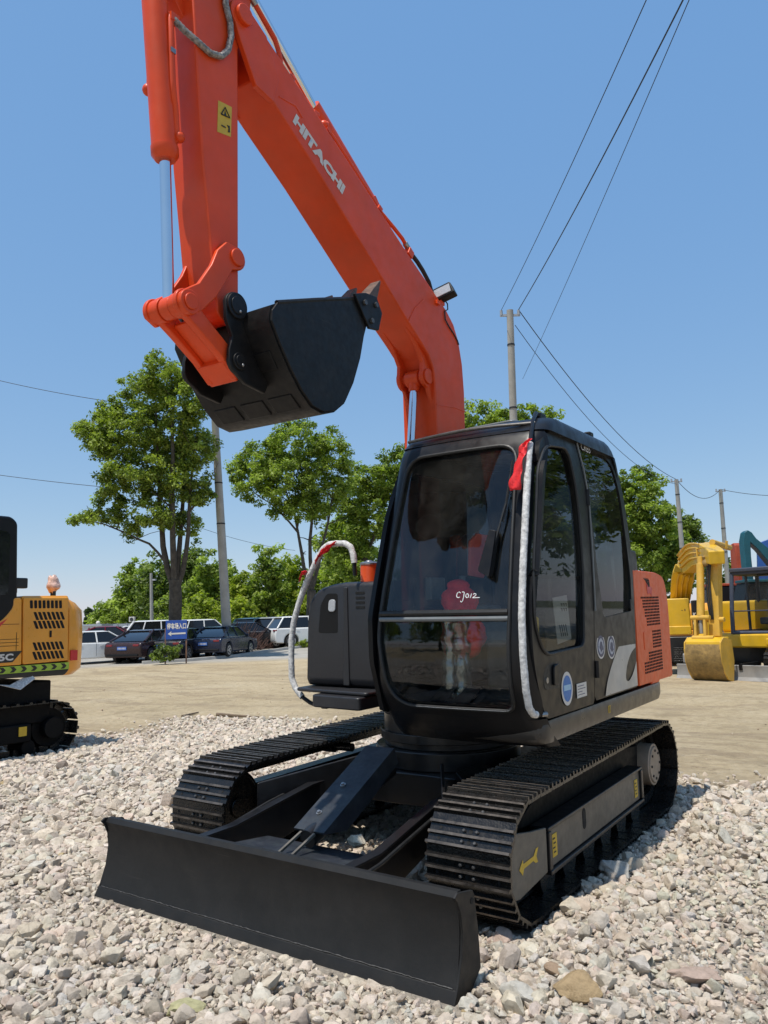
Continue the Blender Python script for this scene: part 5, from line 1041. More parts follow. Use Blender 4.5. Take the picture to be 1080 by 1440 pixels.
bg_tree(222, 795, 26, 74, M['leaf_dark'], 'dark green tree behind the lamp post', 44)
bg_tree(272, 772, 26, 70, M['leaf_dark'], 'dark tree directly behind the tall tree trunk', 45)
bg_tree(300, 790, 34, 66, M['leaf_green'], 'broad green tree left of the leaning pole foot', 46)
bg_tree(345, 812, 26, 64, M['leaf_lime'], 'yellow-green tree right of the leaning pole', 47)
bg_tree(377, 778, 24, 62, M['leaf_green'], 'upright green tree between the pole and the handrail', 48)
bg_tree(408, 790, 22, 66, M['leaf_lime'], 'light green tree just left of the handrail', 49)
bg_tree(458, 812, 36, 64, M['leaf_green'], 'low green tree seen through the handrail loop', 50)
bg_tree(285, 846, 24, 58, M['leaf_lime'], 'yellowish bush-like tree behind the blue sign', 51)
bg_tree(330, 852, 26, 60, M['leaf_lime'], 'low lime green tree behind the black saloon roof', 52)
bg_tree(425, 848, 26, 62, M['leaf_lime'], 'low lime green tree above the white estate cars', 53)
bg_tree(250, 840, 30, 66, M['leaf_green'], 'leafy tree filling the gap under the tall tree crown', 54)
bg_tree(1018, 790, 22, 70, M['leaf_dark'], 'small dark tree between the leaning poles and the red boom', 55)
bg_tree(840, 800, 40, 62, M['leaf_green'], 'green tree mostly hidden behind the cab side window', 56)
bg_tree(600, 800, 60, 66, M['leaf_green'], 'green tree seen only through the cab glass on the left', 57)
bg_tree(700, 800, 60, 66, M['leaf_dark'], 'darker tree seen only through the cab glass on the right', 58)
bg_tree(316, 806, 26, 72, M['leaf_green'], 'green tree filling the gap right behind the leaning pole', 91)
bg_tree(396, 806, 24, 74, M['leaf_dark'], 'darker tree between the upright tree and the handrail', 92)
bg_tree(240, 806, 26, 82, M['leaf_green'], 'green tree behind the tall tree trunk on its left', 93)
bg_tree(498, 735, 40, 60, M['leaf_green'], 'green tree filling the space just left of the cab edge', 94)
bg_tree(472, 772, 28, 66, M['leaf_dark'], 'dark tree seen above the storage box', 95)
def conifer(px, py_top, hw, d, label, seed, base_py=895):
    b = gp(px, base_py, d); rng = np.random.RandomState(seed); s = d / CF; H = (base_py - py_top) * s; root = empty('conifer_tree', b)
    obj('trunk', MB().tube([(0, 0, 0), (0, 0, H)], [.16, .02], 8), M['bark'], root)
    n = 170; z = H * (.12 + .88 * rng.rand(n)); rr = (1 - z / H) * hw * s * rng.uniform(.4, 1.1, n) + .1; a = rng.rand(n) * 6.28
    C = np.stack([rr * np.cos(a), rr * np.sin(a), z - rr * .25], 1); v, tint = leaves(C, np.full(n, .32 * d / 80), 16, .17 * d / 80, rng); f = np.arange(len(v)).reshape(-1, 4)
    o = np_mesh('crown', v, f, M['needle'], np.stack([tint] * 3 + [np.ones_like(tint)], 1), 4, False); o.parent = root; tag(root, label, 'tree', BGT)
conifer(183, 786, 14, 80, 'pointed conifer rising left of the lamp post', 61); conifer(200, 790, 11, 84, 'narrow conifer beside the pointed one', 62)
conifer(124, 855, 6, 120, 'tiny spire-shaped conifer near the yellow excavator', 63); conifer(135, 858, 5, 125, 'tiny conifer second from the yellow excavator', 64)
# unseen trees added behind and beside the camera to darken the cab glass reflections
def back_tree(x, y, H, w_, seed, label):
    tree('broadleaf_tree', label, Vector((x, y, float(gz(x, y)))), ([(0, 0, 0), (0, 0, H * .4)], [.25, .18]), [([(0, 0, H * .35), (.4, .2, H * .7)], .1)], [(0, 0, H * .68, w_, w_, H * .3), (w_ * .6, 0, H * .5, w_ * .7, w_ * .7, H * .22), (-w_ * .6, .3, H * .52, w_ * .7, w_ * .7, H * .22)], M['leaf_dark'], seed, per=20, size=.2, clump=.7)
back_tree(-13, -24, 9.5, 4.0, 72, 'unseen tree added for the dark reflection in the middle of the windshield'); back_tree(-20, -17, 10.5, 3.4, 73, 'unseen tree added for the dark reflection at the right edge of the windshield')
back_tree(15, 24, 11.5, 4.4, 74, 'unseen tree added for the dark reflection in the cab door glass'); back_tree(21, 17, 10.5, 4.2, 75, 'unseen tree added for the dark reflection in the front half of the door glass'); back_tree(10.5, 31, 12.5, 4.6, 76, 'unseen tree added for the dark reflection in the rear side window'); back_tree(25, 8, 9.5, 4.0, 77, 'unseen tree added for the dark reflection at the front edge of the door')
# low shrub, dead brush
sb_ = gp(230, 931, 32.6); tree('shrub', 'round olive shrub at the foot of the blue sign', sb_, None, [], lobes_px(sb_, 32.6, [(222, 922, 10, 9, 0), (236, 920, 13, 11, .1), (246, 914, 9, 10, .2), (230, 914, 10, 8, .1)]), M['leaf_dark'], 81, per=44, size=.06, clump=.2, cat='shrub')
rnd = random.Random(4); pile = MB(); pb_ = gp(345, 915, 38)
for k in range(420):
    px = rnd.gauss(345, 28); 
    if not 298 < px < 398: continue
    d_ = 38.6 + (px - 300) * .055 + rnd.uniform(-.5, .5); p = gp(px, 910, d_); h = .9 * math.exp(-((px - 335) / 38) ** 2) * rnd.uniform(.3, 1.2) + .15; q = Vector((rnd.uniform(-.7, .7), rnd.uniform(-.7, .7), h)); s_ = Vector((rnd.uniform(-.2, .2), rnd.uniform(-.2, .2), rnd.uniform(0, h * .5)))
    pile.tube([p + s_, p + s_ + q * .5 + Vector((0, 0, .06)), p + s_ + q], [.014, .010, .005], 4)
tag(obj('brush_pile', pile, M['brush'], None), 'tangled pile of dead reddish brushwood in front of the black saloon', 'brush pile')
wd = gp(425, 905, 43); tree('weed_clump', 'low green weeds in front of the white off-road car', wd, None, [], lobes_px(wd, 43, [(425, 906, 12, 5, 0), (440, 905, 8, 4, 0)]), M['leaf_lime'], 83, per=30, size=.05, clump=.15, cat='weeds')

# ================================================================= poles, wires
M['concrete'] = paint('weathered_concrete_pole', (.36, .345, .315), .9, .15, 2, bump=.15, bscale=8)
M['wire'] = paint('black_wire', (.015, .015, .018), .6, .1, 5); M['steel'] = paint('galvanised_steel', (.42, .42, .42), .45, .12, 5, metal=.5)
def pole(name, label, px0, py0, px1, py1, d, r0, r1, group='concrete utility poles', cross=True, bands=True):
    b = gp(px0, py0, d); top = Vector(at(px1, py1, d)); root = empty(name, b); T = top - b
    obj('shaft', MB().tube([Vector((0, 0, -.1)), T * .5, T], [r0, (r0 + r1) / 2, r1], 16), M['concrete'], root)
    if cross: obj('insulator_bracket', MB().box(T * .985, (.7, .07, .07), Matrix.Rotation(math.atan2(RH.y, RH.x), 3, 'Z')).cyl(T * .985 + RH * .3, T * .985 + RH * .3 + Vector((0, 0, .18)), .05).cyl(T * .985 - RH * .3, T * .985 - RH * .3 + Vector((0, 0, .18)), .05), M['steel'], root)
    if bands:
        for q in (.55, .72, .9): obj('steel_band', MB().cyl(T * q - Vector((0, 0, .03)), T * q + Vector((0, 0, .03)), r0 + (r1 - r0) * q + .012, n=16), M['wire'], root)
    tag(root, label, 'utility pole', group); return top
pole('utility_pole', 'leaning grey pole behind the brush pile, in front of the trees', 321, 908, 302, 585, 38.5, .24, .17, cross=False)
pt2 = pole('utility_pole', 'tall grey pole rising behind the boom and the cab roof', 731, 890, 717, 436, 27, .16, .115)
pt3 = pole('utility_pole', 'far pole in front of the dense right-hand trees', 968, 880, 951, 674, 48, .17, .12, bands=True)
pt4 = pole('utility_pole', 'far pole at the right edge between the yellow boom and the red boom', 1028, 880, 1013, 688, 55, .18, .13)
def wire(a, b, sag, name, label, r=.012, n=24):
    a = Vector(a); b = Vector(b); P = [a.lerp(b, k / (n - 1)) - Vector((0, 0, sag * 4 * (k / (n - 1)) * (1 - k / (n - 1)))) for k in range(n)]
    tag(obj(name, MB().tube(P, r, 6), M['wire']), label, 'power line', 'overhead power lines')
h2 = pt2.z - .1
def far_wire(px, py, z, over=1.6):
    r_ = ray(px, py); p = CPOS + r_ * ((z - CPOS.z) / r_.z); return p
for sx, q, lb, r_, sg in ((-.3, (897, -4), 'left of the three wires rising from the tall pole to the top edge', .009, .35), (.3, (943, -4), 'thick middle wire rising from the tall pole to the top edge', .014, .45)):
    a = pt2 + RH * sx; p = far_wire(*q, h2); wire(a, a + (p - a) * 1.8, sg, 'power_line', lb, r_)
p = far_wire(967, -4, h2 - .2); q = Vector(at(735, 533, 36)); wire(q, q + (p - q) * 1.25, .15, 'power_line', 'faint wire crossing behind the other two, right of the tall pole', .008)
wire(pt2 + RH * .3, pt3, .9, 'power_line', 'upper wire sagging from the tall pole down to the far right pole', .016)
wire(pt2 + RH * .15 - Vector((0, 0, .55)), pt3 - Vector((0, 0, .3)), 1.2, 'power_line', 'lower wire sagging from the tall pole down to the far right pole', .012)
wire(pt3, pt4, .9, 'power_line', 'wire between the two far right poles', .018); wire(pt4, Vector(at(1110, 697, 52)), .15, 'power_line', 'wire leaving the right-hand pole for the right edge', .018)
wire(Vector(at(-30, 528, 40)), Vector(at(165, 566, 37)), .1, 'power_line', 'upper wire from the left edge to the tall tree', .014); wire(Vector(at(-30, 664, 40)), Vector(at(170, 687, 38)), .05, 'power_line', 'lower wire from the left edge to the tall tree', .014)
wire(Vector(at(262, 735, 50)), Vector(at(415, 774, 58)), .25, 'power_line', 'thin wire between the tall tree and the round tree', .014)
lb_ = gp(214, 893, 52); lt = Vector(at(212.5, 806, 52)); root = empty('lamp_post', lb_)
obj('post', MB().tube([(0, 0, 0), lt - lb_], [.13, .09], 12), M['pale_post'] if 'pale_post' in M else M['concrete'], root); obj('lamp_head', MB().box(lt - lb_ + RH * .15 + Vector((0, 0, -.45)), (.5, .12, .1)), M['steel'], root); tag(root, 'slim pale lamp post in front of the background trees', 'lamp post')

# ================================================================= sign, building, wall
M['sign_blue'] = paint('blue_sign_paint', (.015, .07, .33), .45, .12, 2, dust=.1, dustc=(.2, .25, .35)); M['rust'] = paint('rusty_post', (.20, .11, .07), .8, .3, 6)
sd_ = 33.2; s0 = gp(249, 928, sd_); root = empty('direction_sign', s0); cs = at(248, 885.5, sd_) - s0; yaw = math.atan2(RH.y, RH.x)
un = RH; wv_ = Vector((0, 0, 1)); W_, H_ = .90, .80
nn = un.cross(wv_); rm = Matrix((un, -nn, wv_)).transposed()
obj('sign_board', MB().box(cs, (W_, .03, H_), rm), M['sign_blue'], root, bevel=.004)
for sx in (-.47, .42): obj('post', MB().box(cs * 1 + un * sx * 1.0 - nn * .03 + Vector((0, 0, -cs.z / 2 - .1)), (.05, .05, cs.z + .35), rm), M['rust'], root)
text_mesh('停车场入口', .3, M['white'], 'sign_lettering', root, cs + un * (-.40) + nn * .02 + Vector((0, 0, .02)), un, wv_, fit=(.82, .27), bold=.01)
ar = MB().add([cs + nn * .022 + un * a + wv_ * z for a, z in [(-.36, -.17), (-.20, -.06), (-.22, -.135), (.40, -.12), (.40, -.19), (-.22, -.20), (-.20, -.27)]], [tuple(range(7))]); obj('sign_arrow', ar, M['white'], root, smooth=False)
tag(root, 'blue direction sign with white characters and a left arrow before the tall tree', 'sign')
M['white_wall'] = paint('white_plaster', (.62, .61, .58), .8, .06, 1, dust=.2, dustc=(.45, .42, .37)); M['grey_wall'] = paint('blue_grey_cladding', (.36, .39, .42), .6, .06, 1); M['pane'] = paint('dark_window_pane', (.03, .035, .04), .1, .1, 3)
def slab(name, px0, px1, py_top, d, mat, thick, parent=None):
    a = gp(px0, 905, d); b = gp(px1, 905, d + .5); top = at((px0 + px1) / 2, py_top, d).z; c = (a + b) / 2; u = (b - a); L = u.length; rm = Matrix.Rotation(math.atan2(u.y, u.x), 3, 'Z'); zb = min(a.z, b.z) - .1
    return c, L, rm, zb, top
c, L, rm, zb, top = slab('x', 60, 148, 881, 62, None, 4); root = empty('site_office', c); h = top - zb
obj('wall', MB().box((0, 0, (zb + top) / 2 - c.z), (L, 3.5, h), rm), M['white_wall'], root); obj('flat_roof', MB().box((0, 0, top - c.z + .06), (L + .3, 3.8, .14), rm), M['grey_wall'], root)
for k in (-.1, .12, .34): f = obj('window', MB().box(rm @ Vector((L * k, -1.77, 0)) + Vector((0, 0, top - c.z - 1.15)), (.75, .06, .75), rm), M['white'], root); obj('pane', MB().box(rm @ Vector((L * k, -1.80, 0)) + Vector((0, 0, top - c.z - 1.15)), (.6, .04, .6), rm), M['pane'], f)
tag(root, 'low white site office with small dark windows behind the white car', 'building')
c, L, rm, zb, top = slab('x', 138, 205, 877, 66, None, 1); root = empty('panel_fence', c)
obj('fence_panel', MB().box((0, 0, (zb + top) / 2 - c.z), (L, .12, top - zb), rm), M['grey_wall'], root)
for k in range(6): obj('fence_post', MB().box(rm @ Vector((L * (k / 5 - .5), -.09, 0)) + Vector((0, 0, (zb + top) / 2 - c.z)), (.08, .08, top - zb + .1), rm), M['steel'], root)
tag(root, 'long blue-grey panel fence behind the parked cars', 'fence')
c = at(186, 871, 65); ac = empty('air_conditioner', c); obj('casing', MB().box((0, 0, 0), (.45, .35, .42), Matrix.Rotation(yaw, 3, 'Z')), M['white'], ac, bevel=.02); obj('fan_grille', MB().cyl(-FH * .18, -FH * .20, .15), M['pane'], ac); tag(ac, 'white outdoor air conditioner unit on top of the grey fence', 'air conditioner')
c = at(138, 876, 61); rt = empty('wall_lamp', gp(138, 905, 61)); k_ = c - rt.location; obj('post', MB().cyl((0, 0, 0), k_, .04), M['steel'], rt); obj('lamp_globe', MB().ball(k_, .16), M['white'], rt); tag(rt, 'short lamp with a pale round head by the white office', 'lamp post')

kb = [gp(px, py, d) for px, py, d in ((200, 934, 33.6), (262, 931, 34.6), (330, 920, 37.5), (400, 909, 41.5), (470, 902, 46))]
kbm = MB(); ks = []
for i, c in enumerate(kb):
    t_ = (kb[min(i + 1, 4)] - kb[max(i - 1, 0)]).normalized(); n_ = Vector((-t_.y, t_.x, 0)); ks.append([c + n_ * .10 + Vector((0, 0, -.1)), c + n_ * .09 + Vector((0, 0, .13)), c - n_ * .09 + Vector((0, 0, .13)), c - n_ * .13 + Vector((0, 0, -.1))])
kbo = obj('kerb', kbm.loft(ks), M['concrete'], None, bevel=.02); kbo['kind'] = 'structure'
# ================================================================= parked cars
M['tyre'] = paint('tyre_rubber', (.018, .018, .018), .8, .1, 10); M['rim'] = paint('alloy_rim', (.45, .45, .46), .3, .1, 10, metal=.7)
M['car_glass'] = paint('dark_car_glass', (.010, .011, .013), .05, .1, 3, coat=.1); M['tail'] = paint('tail_lamp', (.20, .010, .012), .15, .1, 10, coat=.5); M['plate_blue'] = paint('blue_number_plate', (.03, .12, .42), .4, .05, 10)
CARP = {k: paint(k + '_car_paint', c, .25, .06, 2, coat=.35, dust=.03, dustc=(.15, .13, .1), spec=.3) for k, c in dict(white=(.72, .72, .70), black=(.012, .012, .015), navy=(.014, .02, .045), silver=(.42, .43, .44), maroon=(.16, .012, .022), teal=(.012, .05, .07), brown=(.035, .018, .018)).items()}
def car(label, px, py, d, head, paintk, suv=False, group='cars in the car park', L=4.65, Wd=1.82, plate=True, scale=1.0, tail=False):
    """head: heading in degrees clockwise from straight away from the camera"""
    b = gp(px, py, d); az = math.atan2(FH.x, FH.y) + R(head)
    if tail: hv = Vector((math.sin(az), math.cos(az), 0)); b = b + hv * L / 2; b.z = float(gz(b.x, b.y))
    root = empty('parked_car', b); root.rotation_euler = (0, 0, -az); root.scale = (scale,) * 3
    P = CARP[paintk]; h = 1.70 if suv else 1.45; hw = Wd / 2; hl = L / 2; wr = .36 if suv else .325; wb = 1.36
    belt = 1.02 if suv else .92; y0 = -hl
    ar_r = [( -wb + (wr + .06) * math.cos(R(a)), wr + (wr + .06) * math.sin(R(a))) for a in range(195, -16, -15)]; ar_f = [(wb + (wr + .06) * math.cos(R(a)), wr + (wr + .06) * math.sin(R(a))) for a in range(195, -16, -15)]
    if suv: up_ = [(hl, .45), (hl - .02, .70), (hl - .18, .92), (.95, belt + .06), (-hl + .12, belt + .05), (-hl + .02, .80), (-hl, .45), (-hl + .08, .28)]
    else: up_ = [(hl, .42), (hl - .03, .62), (hl - .25, .78), (.95, belt), (-1.35, belt + .03), (-hl + .12, belt + .0), (-hl + .02, .78), (-hl, .45), (-hl + .08, .25)]
    prof = up_ + ar_r + ar_f + [(hl - .1, .25)]
    bm_ = bmesh.new(); mb = MB().prism(prof, 'x', -hw, hw); o = obj('body', mb, P, root, bevel=.12, seg=4, angle=50)
    if suv: g0 = [(1.02, belt + .04), (.35, h - .03), (-1.75, h - .05), (-hl + .16, belt + .04)]
    else: g0 = [(1.10, belt - .01), (.28, h - .03), (-.80, h - .03), (-1.92, belt + .03)]
    ti = .20 if suv else .27
    lo_, hi_ = [g0[0], g0[3]], [g0[1], g0[2]]
    gl = MB().loft([[(-hw + .05, g0[3][0], g0[3][1]), (hw - .05, g0[3][0], g0[3][1]), (hw - .05, g0[0][0], g0[0][1]), (-hw + .05, g0[0][0], g0[0][1])], [(-hw + ti + .02, g0[2][0], g0[2][1]), (hw - ti - .02, g0[2][0], g0[2][1]), (hw - ti - .02, g0[1][0], g0[1][1]), (-hw + ti + .02, g0[1][0], g0[1][1])]])
    obj('window_glass', gl, M['car_glass'], root, bevel=.03, angle=40)
    rf = MB().loft([[(s * (hw - ti + dx), y, z) for s, y, z in ((-1, g0[2][0] - dy, g0[2][1] - .015), (1, g0[2][0] - dy, g0[2][1] - .015), (1, g0[1][0] + dy, g0[1][1] - .015), (-1, g0[1][0] + dy, g0[1][1] - .015))] if k == 0 else [(s * (hw - ti - .12), y, z) for s, y, z in ((-1, g0[2][0] + .22, h + .01), (1, g0[2][0] + .22, h + .01), (1, g0[1][0] - .22, h + .01), (-1, g0[1][0] - .22, h + .01))] for k, dx, dy in ((0, .02, .10), (1, 0, 0))])
    obj('roof', rf, P, root, bevel=.025, angle=50)
    for s in (-1, 1):
        for (ya, za), (yb_, zb_), w_ in ((g0[0], g0[1], .035), (g0[3], g0[2], .05), ((-.25, belt), (-.28, h - .04), .035), ((-1.30, belt), (-1.12, h - .05), .035)):
            obj('pillar', MB().tube([(s * (hw - .045), ya, za), (s * (hw - ti + .0), yb_, zb_)], w_, 6), P, root)
    for sx in (-1, 1):
        for sy in (-wb, wb):
            wl_ = obj('wheel', MB().tube([(sx * (hw - .20), sy, wr), (sx * (hw - .18), sy, wr), (sx * (hw - .03), sy, wr), (sx * (hw - .0), sy, wr)], [wr - .03, wr, wr, wr - .04], 26), M['tyre'], root, angle=50)
            rm_ = MB().cyl((sx * (hw - .012), sy, wr), (sx * (hw + .004), sy, wr), wr * .68, n=24); obj('rim', rm_, M['rim'], wl_)
            sp2 = MB()
            for k in range(5): c_ = (sx * (hw + .005), sy + wr * .40 * math.cos(R(72 * k)), wr + wr * .40 * math.sin(R(72 * k))); sp2.cyl(c_, (c_[0] + sx * .004, c_[1], c_[2]), wr * .15, n=8)
            obj('rim_openings', sp2, M['dark_void'], wl_)
    for s in (-1, 1):
        tz = .95 if suv else .78
        obj('tail_light', MB().box((s * (hw - .25), -hl + .045, tz), (.30, .08, .10)).box((s * (hw - .06), -hl + .17, tz + .01), (.10, .20, .10)), M['tail'], root, bevel=.03)
        obj('headlight', MB().box((s * (hw - .24), hl - .10, .70), (.38, .14, .13)), M['lens'], root, bevel=.03)
        obj('wing_mirror', MB().box((s * (hw + .07), .70, belt + .06), (.16, .10, .12)), P, root, bevel=.03)
        obj('door_handle', MB().box((s * (hw + .006), -.05, belt - .12), (.02, .18, .03)).box((s * (hw + .006), -.98, belt - .10), (.02, .18, .03)), P, root)
        gp_ = MB()
        for y in (.82, -.30, -1.22): gp_.box((s * (hw + .001), y, .62), (.004, .012, .56))
        obj('door_gap', gp_, M['dark_void'], root)
    if plate:
        pt_ = obj('number_plate', MB().box((0, -hl - .012, .66 if not suv else .72), (.46, .02, .15)), M['plate_blue'], root); ch = MB()
        for k in range(6): ch.box((-.17 + .068 * k, -hl - .024, .66 if not suv else .72), (.035, .004, .075))
        obj('plate_characters', ch, M['white'], pt_)
    obj('bumper_trim', MB().box((0, -hl + .03, .36), (Wd * .86, .10, .10)), M['cab_black'] if paintk != 'white' else M['rail_grey'], root, bevel=.02)
    obj('window_chrome', MB().box((hw - .035, -.35, belt + .02), (.012, 2.5, .02)).box((-hw + .035, -.35, belt + .02), (.012, 2.5, .02)), M['steel'], root)
    return tag(root, label, 'car', group)
car('white saloon side-on at the left end of the parked row', 137, 934, 35.8, 55, 'white', plate=False, L=4.6)
car('black saloon with its tail to the camera, right beside the white saloon', 171, 935, 34.2, 14, 'brown', tail=True)
car('dark saloon half hidden behind the shrub and the blue sign', 227, 930, 35.0, 8, 'black', tail=True)
car('navy saloon with a blue number plate parked right of the blue sign', 285, 926, 36.2, 12, 'navy', tail=True)
car('black saloon side-on behind the brush pile', 348, 912, 43, 58, 'black', plate=False)
car('white estate car whose roof shows left of the blue sign', 232, 910, 45, 70, 'white', True)
car('white estate car whose roof shows right of the blue sign', 292, 908, 47, 72, 'white', True)
car('maroon car glimpsed behind the white saloon roof', 158, 914, 43, 80, 'maroon', plate=False)
car('teal off-road car parked behind the brush pile', 372, 906, 47, 30, 'teal', True)
car('silver off-road car beside the teal one, tail to the camera', 405, 908, 46.5, 40, 'silver', True)
car('white off-road car seen through the handrail loop', 434, 909, 44, 62, 'white', True, plate=False)
car('small white car behind the two dark saloons', 197, 906, 47, 75, 'white', plate=False)

# ================================================================= other excavators
def belt(parent, x0, x1, yf, yr, r, count=40):
    P = track_path(yf, r, r - .02, yr, r, r - .02); fr = track_frames(P, count); mb = MB()
    for p, t in fr:
        n_ = Vector((-t.y, t.x)); h = .5 * (sum((Vector(P[i]) - Vector(P[i - 1])).length for i in range(len(P))) / count) * .93
        q = [p + t * h, p + t * h + n_ * .012, p + t * h * .4 + n_ * .012, p + t * h * .3 + n_ * .035, p - t * h * .1 + n_ * .035, p - t * h * .2 + n_ * .012, p - t * h + n_ * .012, p - t * h]
        mb.prism([(v.x, v.y) for v in q], 'x', x0, x1)
    ch = MB()
    for p, t in fr:
        n_ = Vector((-t.y, t.x)); c = p - n_ * .05; ch.box(((x0 + x1) / 2, c.x, c.y), (.14, .12, .08), Matrix.Rotation(math.atan2(t.y, t.x), 3, 'X'))
    tr = obj('crawler_track', mb, M['track'], parent, angle=25); obj('track_chain', ch, M['track'], tr)
    xc = (x0 + x1) / 2
    for y in (yf, yr): obj('drive_wheel', MB().cyl((xc - .08, y, r), (xc + .08, y, r), r * .72, n=28).cyl((x0 + .03, y, r), (x1 - .02, y, r), r * .40, n=24), M['deep_black'], tr, bevel=.008)
    for k in range(5): y = yf + (yr - yf) * (k + .7) / 5.4; obj('track_roller', MB().cyl((x0 + .06, y, .13), (x1 - .06, y, .13), .09, n=18), M['deep_black'], tr, bevel=.008)
    fr_ = MB().prism([(yf + .3, .20), (yr - .3, .20), (yr - .3, .42), (yf + .3, .42)], 'x', x0 + .06, x1 - .03); obj('track_frame', fr_, M['deep_black'], tr, bevel=.02)
    return tr
M['amber'] = paint('amber_yellow_paint', (.80, .33, .028), .35, .08, 3, coat=.3, dust=.08, dustc=(.4, .3, .18)); M['yellow'] = paint('yellow_paint', (.68, .40, .012), .4, .1, 3, coat=.2, dust=.12, dustc=(.45, .36, .2)); M['pale_yellow'] = paint('dusty_pale_yellow_paint', (.64, .37, .045), .48, .15, 4, dust=.3, dustc=(.42, .32, .16))
M['chevron'] = paint('lime_chevron', (.36, .52, .05), .45, .1, 10); M['mud'] = paint('muddy_yellow_steel', (.30, .19, .06), .8, .4, 7, bump=.4, bscale=20, dust=.7, dustc=(.13, .09, .045))
M['dull_steel'] = paint('dusty_grey_blade', (.26, .25, .235), .6, .15, 3, dust=.3, dustc=(.36, .32, .27)); M['teal'] = paint('teal_paint', (.010, .085, .115), .45, .12, 3); M['red_brown'] = paint('red_orange_paint', (.36, .060, .025), .45, .15, 3); M['blue_paint'] = paint('blue_paint', (.02, .09, .32), .4, .1, 3); M['bag_film'] = paint('pinkish_plastic_bag', (.72, .46, .36), .35, .35, 22, bump=.8, bscale=25)
# --- amber machine at the left edge (same heading as ours)
L0 = Vector((-7.40, -.20, -.085)); le = empty('hydraulic_excavator', L0); tag(le, 'amber excavator at the left edge with lime chevrons along its dark skirt', 'excavator')
for x0, x1 in ((.62, 1.06), (-1.06, -.62)): belt(le, x0, x1, -1.15, 1.30, .33)
obj('under_carriage', MB().box((0, .15, .66), (1.9, 2.3, .52)).box((0, 0, .5), (1.3, 1.6, .35)).cyl((0, 0, .6), (0, 0, .92), .45), M['deep_black'], le, bevel=.02)  # large dark box also fills the shaded gap between body and tracks
obj('frame_sticker', MB().box((1.036, .88, .335), (.012, .10, .11)), M['yellow_label'], le)
def Lp(y, z): return (y + .20, z + .085)          # world (y, z) read on its side plane -> machine frame
obj('platform', MB().prism(rpoly([Lp(-1.5, .94), Lp(1.2, .89), Lp(1.26, .95), Lp(1.26, 1.05), Lp(-1.5, 1.03)], .03), 'x', -1.0, 1.09), M['black'], le, bevel=.03)
obj('body_core', MB().prism([Lp(-1.4, 1.0), Lp(1.2, 1.0), Lp(1.2, 1.80), Lp(.5, 1.82), Lp(-1.4, 1.82)], 'x', -1.0, .98), M['black'], le)
fp = MB().prism(rpoly([Lp(-1.0, 1.06), Lp(.60, 1.055), Lp(.575, 1.875), Lp(.47, 1.87), Lp(.47, 1.76), Lp(.36, 1.62), Lp(.20, 1.52), Lp(-1.0, 1.50)], [.02, .02, .06, .04, .06, .12, .15, .02]), 'x', .96, 1.10); pn = obj('front_side_panel', fp, M['amber'], le, bevel=.018)
rp_ = MB().prism(rpoly([Lp(.615, 1.055), Lp(1.235, 1.07), Lp(1.225, 1.885), Lp(.595, 1.878)], .03), 'x', .96, 1.10); dr = obj('engine_door', rp_, M['amber'], le, bevel=.02)
hd2 = MB().prism(rpoly([Lp(.59, 1.80), Lp(1.23, 1.81), Lp(1.23, 1.905), Lp(.59, 1.895)], .03), 'x', -.95, 1.08); obj('hood_top', hd2, M['amber'], le, bevel=.025)
cw2 = rpoly([(-1.0, Lp(1.24, 0)[0]), (1.095, Lp(1.24, 0)[0]), (1.08, Lp(1.38, 0)[0]), (.9, Lp(1.60, 0)[0]), (-.9, Lp(1.60, 0)[0])], [.01, .03, .08, .2, .2])
ctr = (0, 1.3)
obj('counterweight', MB().loft([[(x * k, ctr[1] + (y - ctr[1]) * k2, z) for x, y in cw2] for z, k, k2 in ((.97, .93, .8), (1.05, .985, .98), (1.45, 1.0, 1.0), (1.80, .998, .96), (1.90, .98, .75), (1.985, .94, .40))]), M['amber'], le, angle=50)
sl2 = MB()
def slots2(y0, y1, z, n_, lean):
    for k in range(n_):
        y = y0 + (y1 - y0) * k / (n_ - 1); a = Lp(y, z); sl2.prism(rpoly([(a[0] - .022 - lean, a[1] + .05), (a[0] + .016 - lean, a[1] + .05), (a[0] + .022 + lean, a[1] - .05), (a[0] - .016 + lean, a[1] - .05)], .012), 'x', 1.0995, 1.1025)
slots2(.70, 1.10, 1.79, 8, 0.0); slots2(.77, 1.13, 1.645, 7, .018); slots2(.77, 1.13, 1.535, 7, .018); slots2(.77, 1.13, 1.27, 7, .018); slots2(.77, 1.13, 1.155, 7, .018)
obj('louvre_slots', sl2, M['rust_dark'] if 'rust_dark' in M else M['dark_void'], dr)
pw_ = MB().prism(rpoly([Lp(.97, 1.375), Lp(1.11, 1.38), Lp(1.11, 1.465), Lp(.97, 1.46)], .008), 'x', 1.099, 1.106); obj('latch_plate', pw_, M['amber'], dr, bevel=.003); obj('latch_recess', MB().prism([Lp(.955, 1.375), Lp(.985, 1.376), Lp(.985, 1.46), Lp(.955, 1.458)], 'x', 1.1065, 1.1075), M['dark_void'], dr)
mp_ = MB().prism([Lp(-.5, 1.08), Lp(.48, 1.095), Lp(.60, 1.225), Lp(-.5, 1.225)], 'x', 1.101, 1.104); mpl = obj('model_plate', mp_, M['black'], le)
text_mesh('75C', .1, M['white'], 'model_lettering', mpl, (1.106, Lp(.235, 0)[0], Lp(0, 1.112)[1]), (0, 1, .012), (0, 0, 1), fit=(.25, .085), bold=.004)
ln_ = MB()
for z in (1.29, 1.33, 1.37, 1.55): ln_.box((1.1015, Lp(.2, 0)[0], Lp(0, z)[1]), (.002, .7, .005))
ln_.box((1.1015, Lp(.52, 0)[0], Lp(0, 1.34)[1]), (.002, .006, .22)); obj('panel_seam', ln_, M['dark_void'], pn)
